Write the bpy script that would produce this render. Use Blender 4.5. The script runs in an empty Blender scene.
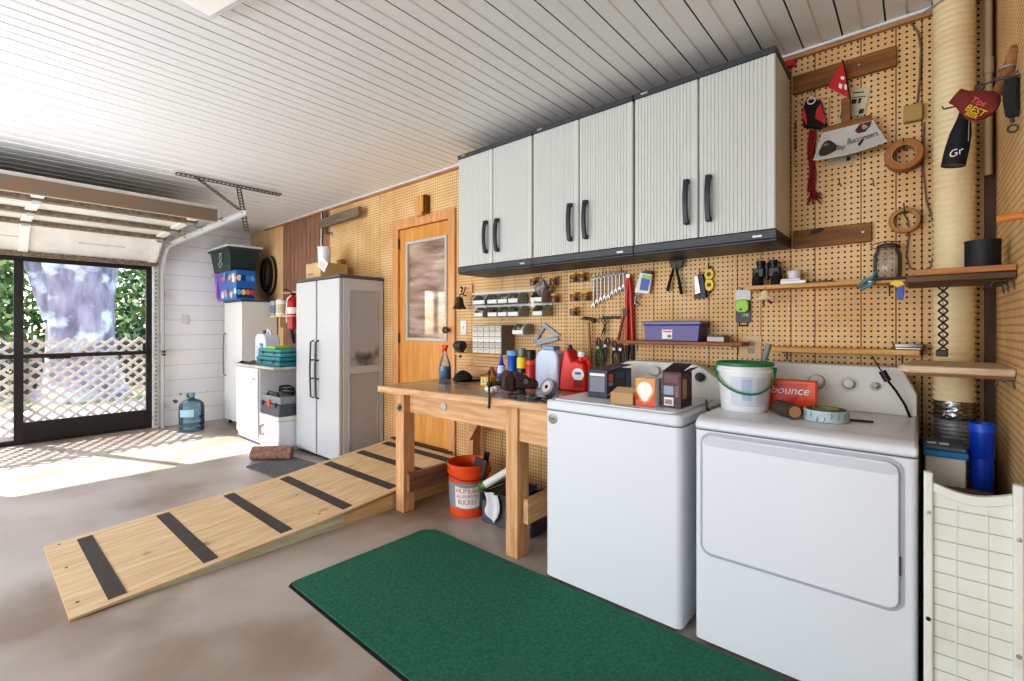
import bpy, bmesh, math, random
from math import sin, cos, pi, radians as R
from mathutils import Matrix, Vector
random.seed(7)
C = bpy.context.scene.collection
# ------------------------------------------------------------------ site survey
CX, HY, F, CAMH = 512.0, 327.5, 471.0, 1.30
FX, FY, RX, RY = -.6534, .7570, .7570, .6534
W = 2.76            # pegboard wall plane
H = 2.69            # ceiling
XL = -7.5           # garage door wall
XR = 0.232          # short pegboard return wall
def ray(px): u = (px-CX)/F; return FX+u*RX, FY+u*RY
def Y_(px, py, Y):
    dx, dy = ray(px); t = Y/dy; return Vector((dx*t, Y, CAMH+(HY-py)/F*t))
def X_(px, py, X):
    dx, dy = ray(px); t = X/dx; return Vector((X, dy*t, CAMH+(HY-py)/F*t))
def Z_(px, py, z):
    dx, dy = ray(px); t = (CAMH-z)*F/(py-HY); return Vector((dx*t, dy*t, z))
def rect(a, b, c, d, Y):
    m = (a+c)/2; p = Y_(a, b, Y); q = Y_(c, d, Y); t = Y_(m, b, Y).z; l = Y_(m, d, Y).z
    return p.x, q.x, l, t
# ------------------------------------------------------------------ materials
def lin(c):
    c = c/255.0; return c/12.92 if c <= .04045 else ((c+.055)/1.055)**2.4
def col(c): return (lin(c[0]), lin(c[1]), lin(c[2]), 1)
_M = {}
def mat(name, c, rough=.5, metal=0, var=0, scale=8, stretch=(1,1,1), bump=0, bscale=None, c2=None, spec=.5, alpha=None, trans=0, emit=0, detail=6, dirt=None):
    if name in _M: return _M[name]
    m = bpy.data.materials.new(name); m.use_nodes = True; nt = m.node_tree; N = nt.nodes; L = nt.links
    b = N['Principled BSDF']; b.inputs['Roughness'].default_value = rough; b.inputs['Metallic'].default_value = metal
    b.inputs['Base Color'].default_value = col(c); b.inputs['Specular IOR Level'].default_value = spec
    if trans: b.inputs['Transmission Weight'].default_value = trans
    if alpha is not None: b.inputs['Alpha'].default_value = alpha
    if emit: b.inputs['Emission Color'].default_value = col(c); b.inputs['Emission Strength'].default_value = emit
    if var or c2 or bump or dirt:
        tc = N.new('ShaderNodeTexCoord'); mp = N.new('ShaderNodeMapping'); mp.inputs['Scale'].default_value = stretch
        L.new(tc.outputs['Object'], mp.inputs['Vector'])
        nz = N.new('ShaderNodeTexNoise'); nz.inputs['Scale'].default_value = scale; nz.inputs['Detail'].default_value = detail
        L.new(mp.outputs['Vector'], nz.inputs['Vector'])
        if c2 is None: c2 = tuple(max(0, v*(1-var)) for v in c)
        rp = N.new('ShaderNodeValToRGB'); rp.color_ramp.elements[0].position = .35; rp.color_ramp.elements[1].position = .65
        rp.color_ramp.elements[0].color = col(c2); rp.color_ramp.elements[1].color = col(c)
        L.new(nz.outputs['Fac'], rp.inputs['Fac']); out = rp.outputs['Color']
        if dirt:
            n2 = N.new('ShaderNodeTexNoise'); n2.inputs['Scale'].default_value = dirt[1]; n2.inputs['Detail'].default_value = 5
            L.new(tc.outputs['Object'], n2.inputs['Vector'])
            r2 = N.new('ShaderNodeValToRGB'); r2.color_ramp.elements[0].position = dirt[2]; r2.color_ramp.elements[1].position = min(1, dirt[2]+.12)
            L.new(n2.outputs['Fac'], r2.inputs['Fac'])
            mx = N.new('ShaderNodeMix'); mx.data_type = 'RGBA'; mx.inputs['B'].default_value = col(dirt[0])
            L.new(r2.outputs['Color'], mx.inputs['Factor']); L.new(out, mx.inputs['A']); out = mx.outputs['Result']
        L.new(out, b.inputs['Base Color'])
        if bump:
            nb = N.new('ShaderNodeTexNoise'); nb.inputs['Scale'].default_value = bscale or scale*4; nb.inputs['Detail'].default_value = 4
            L.new(mp.outputs['Vector'], nb.inputs['Vector'])
            bp = N.new('ShaderNodeBump'); bp.inputs['Strength'].default_value = bump; bp.inputs['Distance'].default_value = .01
            L.new(nb.outputs['Fac'], bp.inputs['Height']); L.new(bp.outputs['Normal'], b.inputs['Normal'])
    _M[name] = m; return m
def wood(name, c, c2, axis='x', rough=.6, dirt=None, s=3.0):
    st = {'x': (1.2, 14, 14), 'y': (14, 1.2, 14), 'z': (14, 14, 1.2)}[axis]
    return mat(name, c, rough, c2=c2, scale=s, stretch=st, bump=.15, dirt=dirt, detail=8)
def glassy(name, c, rough=.05):
    # thin clear plastic / glass: mix of transparent and glossy
    if name in _M: return _M[name]
    m = bpy.data.materials.new(name); m.use_nodes = True; nt = m.node_tree; N = nt.nodes; L = nt.links
    for n in list(N): N.remove(n)
    o = N.new('ShaderNodeOutputMaterial'); t = N.new('ShaderNodeBsdfTransparent'); t.inputs['Color'].default_value = col(c)
    g = N.new('ShaderNodeBsdfGlossy'); g.inputs['Roughness'].default_value = rough; g.inputs['Color'].default_value = (.9, .9, .9, 1)
    d = N.new('ShaderNodeBsdfDiffuse'); d.inputs['Color'].default_value = col(c)
    fr = N.new('ShaderNodeFresnel'); fr.inputs['IOR'].default_value = 1.45
    m1 = N.new('ShaderNodeMixShader'); m1.inputs[0].default_value = .10; L.new(t.outputs[0], m1.inputs[1]); L.new(d.outputs[0], m1.inputs[2])
    m2 = N.new('ShaderNodeMixShader'); L.new(fr.outputs[0], m2.inputs[0]); L.new(m1.outputs[0], m2.inputs[1]); L.new(g.outputs[0], m2.inputs[2])
    L.new(m2.outputs[0], o.inputs[0]); _M[name] = m; return m
def mathn(nt, op, a, b=None, c=None):
    n = nt.nodes.new('ShaderNodeMath'); n.operation = op
    for i, v in enumerate((a, b, c)):
        if v is None: continue
        if isinstance(v, (int, float)): n.inputs[i].default_value = v
        else: nt.links.new(v, n.inputs[i])
    return n.outputs[0]
def pegmat(name, c, c2, hole):
    m = bpy.data.materials.new(name); m.use_nodes = True; nt = m.node_tree; N = nt.nodes; L = nt.links
    b = N['Principled BSDF']; b.inputs['Roughness'].default_value = .55
    tc = N.new('ShaderNodeTexCoord'); sp = N.new('ShaderNodeSeparateXYZ'); L.new(tc.outputs['Object'], sp.inputs[0])
    a = mathn(nt, 'ADD', sp.outputs['X'], sp.outputs['Y'])
    fa = mathn(nt, 'SUBTRACT', mathn(nt, 'FRACT', mathn(nt, 'MULTIPLY', mathn(nt, 'ADD', a, 20.0), 1/.0254)), .5)
    fz = mathn(nt, 'SUBTRACT', mathn(nt, 'FRACT', mathn(nt, 'MULTIPLY', sp.outputs['Z'], 1/.0254)), .5)
    d = mathn(nt, 'SQRT', mathn(nt, 'ADD', mathn(nt, 'MULTIPLY', fa, fa), mathn(nt, 'MULTIPLY', fz, fz)))
    hl = mathn(nt, 'LESS_THAN', d, .19)
    nz = N.new('ShaderNodeTexNoise'); nz.inputs['Scale'].default_value = 3.5; nz.inputs['Detail'].default_value = 8
    L.new(tc.outputs['Object'], nz.inputs['Vector'])
    rp = N.new('ShaderNodeValToRGB'); rp.color_ramp.elements[0].position = .35; rp.color_ramp.elements[1].position = .68
    rp.color_ramp.elements[0].color = col(c2); rp.color_ramp.elements[1].color = col(c); L.new(nz.outputs['Fac'], rp.inputs['Fac'])
    mx = N.new('ShaderNodeMix'); mx.data_type = 'RGBA'; mx.inputs['B'].default_value = col(hole)
    L.new(hl, mx.inputs['Factor']); L.new(rp.outputs['Color'], mx.inputs['A']); L.new(mx.outputs['Result'], b.inputs['Base Color'])
    _M[name] = m; return m
PEG = pegmat('pegboard', (236, 198, 144), (216, 172, 116), (16, 8, 4))
PEGDARK = mat('pegboard_groove', (84, 56, 32), .8)
white = mat('white_enamel', (226, 228, 232), .28)
whitegrey = mat('warm_white_plastic', (222, 221, 214), .45)
vinylm = mat('white_vinyl', (232, 232, 230), .35)
groovem = mat('vinyl_groove', (112, 112, 108), .7)
charcoal = mat('charcoal_plastic', (48, 50, 54), .45)
black = mat('black_plastic', (24, 24, 26), .4)
blackrub = mat('black_rubber', (20, 20, 21), .8)
steel = mat('steel', (140, 138, 136), .3, metal=1)
darksteel = mat('dark_steel', (72, 68, 64), .45, metal=.7)
galv = mat('galvanised', (190, 192, 192), .38, metal=.6, var=.15, scale=20)
cream = mat('cream_plastic', (226, 208, 168), .5)
bin_grey = mat('bin_grey', (168, 166, 156), .5, var=.15, scale=20)
label_w = mat('label_white', (235, 233, 226), .5)
red = mat('red_plastic', (226, 44, 20), .3)
redm = mat('red_paint', (190, 26, 24), .3)
orange = mat('orange_plastic', (232, 84, 26), .35)
yellow = mat('yellow_plastic', (240, 205, 30), .4)
blue = mat('blue_plastic', (24, 84, 176), .35)
teal = mat('teal_plastic', (22, 120, 128), .4)
green = mat('green_plastic', (20, 124, 72), .4)
lime = mat('lime_plastic', (150, 205, 40), .4)
purple = mat('purple_plastic', (78, 68, 132), .35)
pine = wood('pine', (232, 190, 144), (208, 156, 108), 'x')
piney = wood('pine_along_depth', (232, 190, 144), (208, 156, 108), 'y')
pinez = wood('pine_post', (226, 180, 132), (200, 146, 98), 'z')
oldwood = wood('weathered_board', (160, 120, 88), (122, 90, 66), 'y')
oak = wood('oak_board', (150, 100, 46), (112, 70, 28), 'x')
shelfw = wood('shelf_pine', (226, 176, 108), (196, 142, 80), 'x')
brass = mat('aged_brass', (96, 84, 62), .4, metal=.7, var=.3, scale=30)
clear = glassy('clear_glass', (240, 240, 236))
cardboard = mat('cardboard', (196, 158, 112), .8, var=.08)
# ------------------------------------------------------------------ mesh builder
class MB:
    def __init__(s, M=None): s.bm = bmesh.new(); s.M = M or Matrix(); s.mi = 0
    def add(s, vs, fs):
        b = [s.bm.verts.new(s.M @ Vector(v)) for v in vs]
        for f in fs:
            try: fc = s.bm.faces.new([b[i] for i in f]); fc.material_index = s.mi
            except ValueError: pass
        return s
    def box(s, x0, x1, y0, y1, z0, z1):
        if x0 > x1: x0, x1 = x1, x0
        if y0 > y1: y0, y1 = y1, y0
        if z0 > z1: z0, z1 = z1, z0
        return s.add([(x0,y0,z0),(x1,y0,z0),(x1,y1,z0),(x0,y1,z0),(x0,y0,z1),(x1,y0,z1),(x1,y1,z1),(x0,y1,z1)],
            [(0,3,2,1),(4,5,6,7),(0,1,5,4),(1,2,6,5),(2,3,7,6),(3,0,4,7)])
    def cbox(s, cx, cy, z0, w, d, h): return s.box(cx-w/2, cx+w/2, cy-d/2, cy+d/2, z0, z0+h)
    def prism(s, pts, a, b, ax='y'):
        def mk(p, t): return {'y': (p[0], t, p[1]), 'z': (p[0], p[1], t), 'x': (t, p[0], p[1])}[ax]
        n = len(pts); vs = [mk(p, a) for p in pts]+[mk(p, b) for p in pts]
        return s.add(vs, [tuple(range(n))[::-1], tuple(range(n, 2*n))]+[(i, (i+1) % n, n+(i+1) % n, n+i) for i in range(n)])
    def lathe(s, prof, c=(0,0,0), n=24, axis='z', cap=True):
        c = Vector(c); vs = []; fs = []
        for r, h in prof:
            for k in range(n):
                a = 2*pi*k/n; p = (r*cos(a), r*sin(a), h)
                if axis == 'y': p = (p[0], p[2], p[1])
                if axis == 'x': p = (p[2], p[0], p[1])
                vs.append(c+Vector(p))
        m = len(prof)
        for j in range(m-1):
            for k in range(n): fs.append((j*n+k, j*n+(k+1) % n, (j+1)*n+(k+1) % n, (j+1)*n+k))
        if cap: fs.append(tuple(range(n))[::-1]); fs.append(tuple(range((m-1)*n, m*n)))
        return s.add(vs, fs)
    def cyl(s, a, b, r0, r1=None, n=16):
        return s.tube([a, b], [r0, r0 if r1 is None else r1], n)
    def tube(s, pts, r, n=8, closed=False):
        pts = [Vector(p) for p in pts]; m = len(pts); rr = r if isinstance(r, (list, tuple)) else [r]*m
        vs = []; fs = []; up = None
        for i, p in enumerate(pts):
            if closed: t = pts[(i+1) % m]-pts[i-1]
            else: t = pts[min(i+1, m-1)]-pts[max(i-1, 0)]
            t.normalize()
            if up is None: up = t.orthogonal().normalized()
            up = (up-t*up.dot(t))
            up = up.normalized() if up.length > 1e-6 else t.orthogonal().normalized()
            q = t.cross(up)
            for k in range(n):
                a = 2*pi*k/n; vs.append(p+(up*cos(a)+q*sin(a))*rr[i])
        for i in range(m if closed else m-1):
            j = (i+1) % m
            for k in range(n): fs.append((i*n+k, i*n+(k+1) % n, j*n+(k+1) % n, j*n+k))
        if not closed: fs.append(tuple(range(n))[::-1]); fs.append(tuple(range((m-1)*n, m*n)))
        return s.add(vs, fs)
    def ball(s, c, r, n=14, m=9):
        r = (r, r, r) if isinstance(r, (int, float)) else r; vs = []; fs = []
        for j in range(1, m):
            th = pi*j/m
            for k in range(n):
                a = 2*pi*k/n; vs.append((c[0]+r[0]*sin(th)*cos(a), c[1]+r[1]*sin(th)*sin(a), c[2]+r[2]*cos(th)))
        vs += [(c[0], c[1], c[2]+r[2]), (c[0], c[1], c[2]-r[2])]; T_ = len(vs)-2
        for j in range(m-2):
            for k in range(n): fs.append((j*n+k, (j+1)*n+k, (j+1)*n+(k+1) % n, j*n+(k+1) % n))
        for k in range(n): fs.append((T_, k, (k+1) % n)); fs.append((T_+1, (m-2)*n+(k+1) % n, (m-2)*n+k))
        return s.add(vs, fs)
    def ring(s, c, Rr, r, axis='z', n=28, k=8, sx=1):
        pts = []
        for i in range(n):
            a = 2*pi*i/n; p = (Rr*cos(a)*sx, Rr*sin(a), 0)
            if axis == 'y': p = (p[0], 0, p[1])
            if axis == 'x': p = (0, p[0], p[1])
            pts.append(Vector(c)+Vector(p))
        return s.tube(pts, r, k, True)
    def grid(s, fn, nu, nv):
        vs = [fn(i/nu, j/nv) for i in range(nu+1) for j in range(nv+1)]; w = nv+1
        return s.add(vs, [(i*w+j, (i+1)*w+j, (i+1)*w+j+1, i*w+j+1) for i in range(nu) for j in range(nv)])
    def text(s, body, size, M, ext=.0004, align='CENTER', shear=0):
        cu = bpy.data.curves.new('lettering', 'FONT'); cu.body = body; cu.size = size; cu.extrude = ext; cu.align_x = align; cu.align_y = 'CENTER'; cu.shear = shear
        o = bpy.data.objects.new('lettering', cu); me = bpy.data.meshes.new_from_object(o)
        s.add([M @ v.co for v in me.vertices], [tuple(p.vertices) for p in me.polygons])
        bpy.data.objects.remove(o); bpy.data.meshes.remove(me); bpy.data.curves.remove(cu); return s
def FR(x, y, z, rx=0, ry=0, rz=0): # frame whose XY plane faces -Y (text on a wall / front)
    return Matrix.Translation((x, y, z)) @ Matrix.Rotation(R(rz), 4, 'Z') @ Matrix.Rotation(R(90+rx), 4, 'X') @ Matrix.Rotation(R(ry), 4, 'Z')
def rrect(x0, x1, y0, y1, r, n=5):
    p = []
    for cx, cy, a0 in ((x1-r, y1-r, 0), (x0+r, y1-r, 90), (x0+r, y0+r, 180), (x1-r, y0+r, 270)):
        for i in range(n+1): a = R(a0+90*i/n); p.append((cx+r*cos(a), cy+r*sin(a)))
    return p
def TR(x=0, y=0, z=0, rz=0, rx=0, ry=0, s=1):
    return Matrix.Translation((x, y, z)) @ Matrix.Rotation(R(rz), 4, 'Z') @ Matrix.Rotation(R(rx), 4, 'X') @ Matrix.Rotation(R(ry), 4, 'Y') @ Matrix.Scale(s, 4)
MW = {}
def mesh_of(mb, mats, smooth, name):
    bmesh.ops.recalc_face_normals(mb.bm, faces=mb.bm.faces)
    me = bpy.data.meshes.new(name); mb.bm.to_mesh(me); mb.bm.free()
    for m in (mats if isinstance(mats, (list, tuple)) else [mats]): me.materials.append(m)
    if smooth:
        for p in me.polygons: p.use_smooth = True
        me.set_sharp_from_angle(angle=R(38))
    return me
def bevel(o, w, seg=2):
    if w:
        md = o.modifiers.new('bevel', 'BEVEL'); md.width = w; md.segments = seg; md.limit_method = 'ANGLE'; md.angle_limit = R(40)
        for p in o.data.polygons: p.use_smooth = True
        o.data.set_sharp_from_angle(angle=R(50)) if seg < 2 else None
        wn = o.modifiers.new('wn', 'WEIGHTED_NORMAL'); wn.keep_sharp = True
def props(o, label, cat, group=None, kind=None):
    if label: o['label'] = label
    if cat: o['category'] = cat
    if group: o['group'] = group
    if kind: o['kind'] = kind
def T(name, label, cat, loc, rz=0, group=None):
    o = bpy.data.objects.new(name, None); C.objects.link(o); o.location = loc; o.rotation_euler = (0, 0, R(rz)); o.empty_display_size = .05
    MW[o] = Matrix.Translation(loc) @ Matrix.Rotation(R(rz), 4, 'Z'); props(o, label, cat, group); return o
def P(name, mb, mats, parent, bev=0, smooth=True, label=None, local=False, kind=None):
    if not local:
        mb.bm.transform(MW[parent].inverted())
    o = bpy.data.objects.new(name, mesh_of(mb, mats, smooth, name)); C.objects.link(o); o.parent = parent
    MW[o] = MW[parent]; bevel(o, bev)
    if label: o['label'] = label
    if kind: o['kind'] = kind
    return o
def S(name, mb, mats, label, cat, group=None, bev=0, smooth=True, kind=None):
    bb = [v.co for v in mb.bm.verts]
    c = Vector(((min(v.x for v in bb)+max(v.x for v in bb))/2, (min(v.y for v in bb)+max(v.y for v in bb))/2, min(v.z for v in bb)))
    mb.bm.transform(Matrix.Translation(-c))
    o = bpy.data.objects.new(name, mesh_of(mb, mats, smooth, name)); C.objects.link(o); o.location = c; MW[o] = Matrix.Translation(c)
    bevel(o, bev); props(o, label, cat, group, kind); return o
def ST(name, mb, mats, smooth=False, label=None, cat=None):
    o = bpy.data.objects.new(name, mesh_of(mb, mats, smooth, name)); C.objects.link(o); MW[o] = Matrix(); o['kind'] = 'structure'
    if label: o['label'] = label
    if cat: o['category'] = cat
    return o
def dup(root, loc, rz=0, label=None, group=None):
    r = root.copy(); C.objects.link(r); r.location = loc; r.rotation_euler = (0, 0, R(rz))
    if label: r['label'] = label
    if group: r['group'] = group
    for ch in [o for o in bpy.data.objects if o.parent == root]:
        c = ch.copy(); C.objects.link(c); c.parent = r
        for g in [o for o in bpy.data.objects if o.parent == ch]:
            d = g.copy(); C.objects.link(d); d.parent = c
    return r
#SECTIONS
# ================================================================== SETTING
# floor
b = MB(); b.box(XL-.12, 2.6, -4.2, W+.12, -.12, 0)
concrete = mat('polished_concrete', (188, 178, 170), .38, c2=(162, 148, 136), scale=1.3, bump=.06, bscale=30, detail=10, dirt=((142, 122, 104), .8, .54))
ST('floor', b, concrete)
# ceiling: panels of ribbed vinyl with deep grooves running towards the pegboard
b = MB(); pitch = .16; x = XL-.12; y0, y1 = -4.2, W+.12
off = (-.113) % pitch
x = XL-.12; k0 = math.floor((x-(-.113))/pitch)
k = k0
while True:
    g = -.113+k*pitch
    if g > 2.6: break
    a, c = g+.003, g+pitch-.004
    b.mi = 0
    b.add([(a, y0, H-.001), (a+.068, y0, H-.001), (a+.068, y1, H-.001), (a, y1, H-.001)], [(0, 1, 2, 3)])
    b.add([(a+.068, y0, H-.001), (a+.074, y0, H+.004), (a+.074, y1, H+.004), (a+.068, y1, H-.001)], [(0, 1, 2, 3)])
    b.add([(a+.074, y0, H+.004), (c, y0, H), (c, y1, H), (a+.074, y1, H+.004)], [(0, 1, 2, 3)])
    b.mi = 1
    b.add([(c, y0, H), (c+.002, y0, H+.014), (c+.002, y1, H+.014), (c, y1, H)], [(0, 1, 2, 3)])
    b.add([(c+.002, y0, H+.014), (c+.0065, y0, H+.014), (c+.0065, y1, H+.014), (c+.002, y1, H+.014)], [(0, 1, 2, 3)])
    b.add([(c+.0065, y0, H+.014), (c+.007, y0, H-.001), (c+.007, y1, H-.001), (c+.0065, y1, H+.014)], [(0, 1, 2, 3)])
    k += 1
b.mi = 0; b.box(XL-.12, 2.6, -4.2, W+.12, H+.03, H+.1)
ST('ceiling', b, [vinylm, groovem])
b = MB(); b.box(-6.98, XR, W-.036, W-.0225, H-.014, H-.0015); ST('trim_6', b, vinylm, label='white vinyl edge strip of the ribbed ceiling')
b = MB(); b.box(-6.98, XR, W-.022, W-.001, H-.03, H-.001)
ST('trim_1', b, wood('ceiling_strip_wood', (196, 150, 106), (160, 112, 70), 'x'), label='thin wooden strip where the pegboard meets the ceiling')
# wall behind the bench: plywood bay, dark panelling bay, pegboard bays with grooves
DX0, DX1 = -3.92, -3.02      # door casing outer edges
DZ = 2.335
b = MB()
b.mi = 1; b.box(XL, -6.417, W, W+.1, 0, H)
xa = -6.417
b.mi = 2
while xa < -5.387:
    xe = min(xa+.11, -5.387); b.mi = 2; b.box(xa+.004, xe-.004, W, W+.1, 0, H); b.mi = 3; b.box(xe-.004, xe+.004, W+.004, W+.1, 0, H); xa = xe
b.mi = 4; b.box(-5.387, -5.175, W, W+.1, 0, H)
gx = [-5.175, -4.57, -4.17, DX0]
b.mi = 0
for i in range(3):
    b.mi = 0; b.box(gx[i]+.002, gx[i+1]-.002, W, W+.1, 0, H)
    b.mi = 3; b.box(gx[i+1]-.002, gx[i+1]+.002, W+.004, W+.1, 0, H)
b.mi = 0; b.box(DX0, DX1, W, W+.1, DZ, H)
b.box(DX0, DX1, W+.06, W+.1, 0, DZ)
gpx = [472, 502, 515, 541, 566, 584, 604, 621, 654, 673, 709, 737.5, 761, 791, 815, 861, 896, 922, 950, 975]
gx = [DX1]+[Y_(p, 300, W).x for p in gpx]+[XR]
for i in range(len(gx)-1):
    b.mi = 0; b.box(gx[i]+.002, gx[i+1]-.002, W, W+.1, 0, H)
    b.mi = 3; b.box(gx[i+1]-.002, gx[i+1]+.002, W+.004, W+.1, 0, H)
ply = wood('plywood_wall', (232, 196, 146), (216, 176, 124), 'z', s=2)
panel = wood('brown_panelling', (160, 120, 96), (132, 96, 76), 'z', s=3)
ST('wall_back', b, [PEG, ply, panel, PEGDARK, wood('tan_strip', (176, 136, 104), (150, 112, 82), 'z', s=2)])
b = MB(); b.box(-6.9, -5.0, W-.012, W-.001, 1.745, 1.765)
ST('trim_2', b, ply)
# short pegboard return wall on the right
b = MB(); b.mi = 0; b.box(XR, XR+.012, 1.55, W-.0, 0, H); b.mi = 1; b.box(XR+.012, XR+.10, 1.55, W, 0, H)
ST('wall_right', b, [PEG, ply])
b = MB(); b.box(XR-.03, XR-.001, W-.09, W-.06, 0, H-.002)
ST('trim_3', b, wood('corner_shade', (92, 62, 40), (62, 40, 24), 'z'), label='dark strip standing in for the corner shade beside the flue duct')  # shade in the pegboard corner, imitated by a dark upright strip
# garage door wall of painted block, with opening
OY0, OY1, OZ = -1.95, 1.575, 2.11
def blockmat():
    m = bpy.data.materials.new('painted_block'); m.use_nodes = True; nt = m.node_tree; N = nt.nodes; L = nt.links
    bs = N['Principled BSDF']; bs.inputs['Roughness'].default_value = .6
    tc = N.new('ShaderNodeTexCoord'); mp = N.new('ShaderNodeMapping'); mp.inputs['Rotation'].default_value = (0, 0, 0)
    sp = N.new('ShaderNodeSeparateXYZ'); cb = N.new('ShaderNodeCombineXYZ'); L.new(tc.outputs['Object'], sp.inputs[0])
    L.new(sp.outputs['Y'], cb.inputs['X']); L.new(sp.outputs['Z'], cb.inputs['Y'])
    br = N.new('ShaderNodeTexBrick'); br.inputs['Scale'].default_value = 1; br.inputs['Brick Width'].default_value = 1.6; br.inputs['Row Height'].default_value = .2
    br.inputs['Mortar Size'].default_value = .003; br.inputs['Color1'].default_value = col((246, 246, 246)); br.inputs['Color2'].default_value = col((241, 242, 243)); br.inputs['Mortar'].default_value = col((188, 188, 186))
    L.new(cb.outputs[0], br.inputs['Vector'])
    nz = N.new('ShaderNodeTexNoise'); nz.inputs['Scale'].default_value = 9; nz.inputs['Detail'].default_value = 6; L.new(tc.outputs['Object'], nz.inputs['Vector'])
    rp = N.new('ShaderNodeValToRGB'); rp.color_ramp.elements[0].position = .63; rp.color_ramp.elements[1].position = .7; L.new(nz.outputs['Fac'], rp.inputs['Fac'])
    low = mathn(nt, 'LESS_THAN', sp.outputs['Z'], .42); fac = mathn(nt, 'MULTIPLY', rp.outputs['Color'], low)
    mx = N.new('ShaderNodeMix'); mx.data_type = 'RGBA'; mx.inputs['B'].default_value = col((96, 86, 74)); L.new(fac, mx.inputs['Factor']); L.new(br.outputs['Color'], mx.inputs['A'])
    L.new(mx.outputs['Result'], bs.inputs['Base Color']); return m
BLK = blockmat()
b = MB(); b.box(XL-.12, XL, OY1, W, 0, H); b.box(XL-.12, XL, OY0, OY1, OZ, H); b.box(XL-.12, XL, -4.2, OY0, 0, H)
ST('wall_left', b, BLK)
b = MB(); b.box(XL-.12, 2.6, -4.3, -4.2, 0, H); ST('wall_front', b, mat('plain_white_wall', (225, 222, 214), .7))
b = MB(); b.box(2.6, 2.7, -4.3, W+.1, 0, H); b.box(XR+.1, 2.6, W, W+.1, 0, H); ST('wall_far_right', b, mat('plain_white_wall', (225, 222, 214), .7))
# jamb strip of the opening with punched holes
b = MB(); b.mi = 0; b.box(XL+.002, XL+.035, OY1+.004, OY1+.055, 0, OZ+.02); b.box(XL+.002, XL+.035, OY0, OY1+.055, OZ+.005, OZ+.05)
b.mi = 1
for i in range(40): b.box(XL+.0351, XL+.037, OY1+.02, OY1+.035, .04+i*.053, .058+i*.053)
for i in range(38): b.box(XL+.0351, XL+.037, OY1-.05-i*.09, OY1-.03-i*.09, OZ+.02, OZ+.034)
ST('trim_4', b, [mat('painted_jamb', (214, 210, 204), .5, var=.15, scale=14), darksteel], label='punched metal jamb strip around the garage opening')
# entry door
t = T('door_1', 'honey coloured wooden entry door with an upper window at the top of the ramp', 'door', ((DX0+DX1)/2, W, .2))
t['kind'] = 'structure'
honey = wood('honey_wood', (226, 164, 88), (208, 142, 66), 'z', rough=.4, s=2)
cas = wood('door_casing_wood', (226, 170, 116), (208, 146, 90), 'z', rough=.45, s=2)
b = MB(); cw = .085
b.box(DX0, DX0+cw, W-.02, W+.05, .02, DZ); b.box(DX1-cw, DX1, W-.02, W+.05, .02, DZ); b.box(DX0+cw, DX1-cw, W-.02, W+.05, DZ-cw, DZ)
P('casing', b, cas, t, bev=.004)
a0, a1, z0, z1 = DX0+cw+.004, DX1-cw-.004, .23, DZ-cw-.006
wx0, wx1 = X_(0,0,-1).x, 0
q = Y_(413, 350, W); wx0 = Y_(406, 300, W).x; wx1 = Y_(447, 300, W).x; wz1 = Y_(428, 238, W).z; wz0 = Y_(428, 341, W).z
b = MB(); b.box(a0, wx0, W+.005, W+.045, z0, z1); b.box(wx1, a1, W+.005, W+.045, z0, z1); b.box(wx0, wx1, W+.005, W+.045, z0, wz0); b.box(wx0, wx1, W+.005, W+.045, wz1, z1)
leaf = P('door_leaf', b, honey, t)
b = MB(); f = .028; yy = W-.006
b.box(wx0, wx0+f, yy, W+.04, wz0, wz1); b.box(wx1-f, wx1, yy, W+.04, wz0, wz1); b.box(wx0+f, wx1-f, yy, W+.04, wz0, wz0+f); b.box(wx0+f, wx1-f, yy, W+.04, wz1-f, wz1)
P('window_frame', b, mat('window_frame_grey', (196, 192, 182), .4), t, bev=.003)
b = MB(); b.box(wx0+f, wx1-f, W+.018, W+.022, wz0+f, wz1-f)
gm = mat('painted_reflection_glass', (206, 182, 166), .04, c2=(128, 100, 86), scale=2, stretch=(1, 1, 6), spec=1.0)  # blurred reflection of the room painted into the pane colours
P('window_pane', b, gm, t)
b = MB(); p = Y_(450.5, 330, W); b.lathe([(.03, W-.002), (.03, W-.014), (.012, W-.016), (.012, W-.045), (.03, W-.055), (.03, W-.07), (.012, W-.078)], (p.x, 0, p.z), 20, 'y'); P('door_knob', b, brass, t)
for zz in (2.06, 1.15, .4):
    b = MB(); b.cyl((DX0+cw+.002, W-.008, zz), (DX0+cw+.002, W-.008, zz+.1), .008); P('hinge', b, darksteel, t)
b = MB(); b.box(DX0+.02, DX1-.02, W-.06, W-.002, .2215, .2295); ST('trim_5', b, darksteel, label='dark door sill plate')
# ---------------------------------------------------------------- screen in the garage opening
bz = mat('black_bronze', (34, 30, 28), .4)
t = T('screen_door', 'black framed sliding screen filling the garage opening with a wide kick rail', 'screen door', (XL-.05, 0, 0))
xs0, xs1 = XL-.075, XL-.03
b = MB(); b.box(xs0, xs1, OY0, OY1-.002, OZ-.07, OZ-.002); b.box(xs0, xs1, OY1-.06, OY1-.002, .02, OZ-.07); b.box(xs0, xs1, OY0, OY0+.06, .02, OZ-.07); b.box(xs0, xs1, OY0, OY1-.002, .0, .02)
P('outer_frame', b, bz, t)
for yy in (.34, -.82):
    b = MB(); b.box(xs0, xs1+.008, yy, yy+.075, .021, OZ-.071); P('stile', b, bz, t)
for ya, yb_ in ((.416, OY1-.061), (-.744, .339), (OY0+.061, -.821)):
    b = MB(); b.box(xs0, xs1, ya, yb_, .025, .24 if ya > 0 else .05); P('kick_rail', b, bz, t)
    b = MB(); b.box(xs0, xs1, ya, yb_, .955, 1.0); P('mid_rail', b, bz, t)
b = MB(); b.box(xs1, xs1+.03, OY1-.1, OY1-.075, 1.0, 1.1); b.box(xs1, xs1+.02, .62, .8, .94, .955); P('latch', b, black, t)
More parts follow.
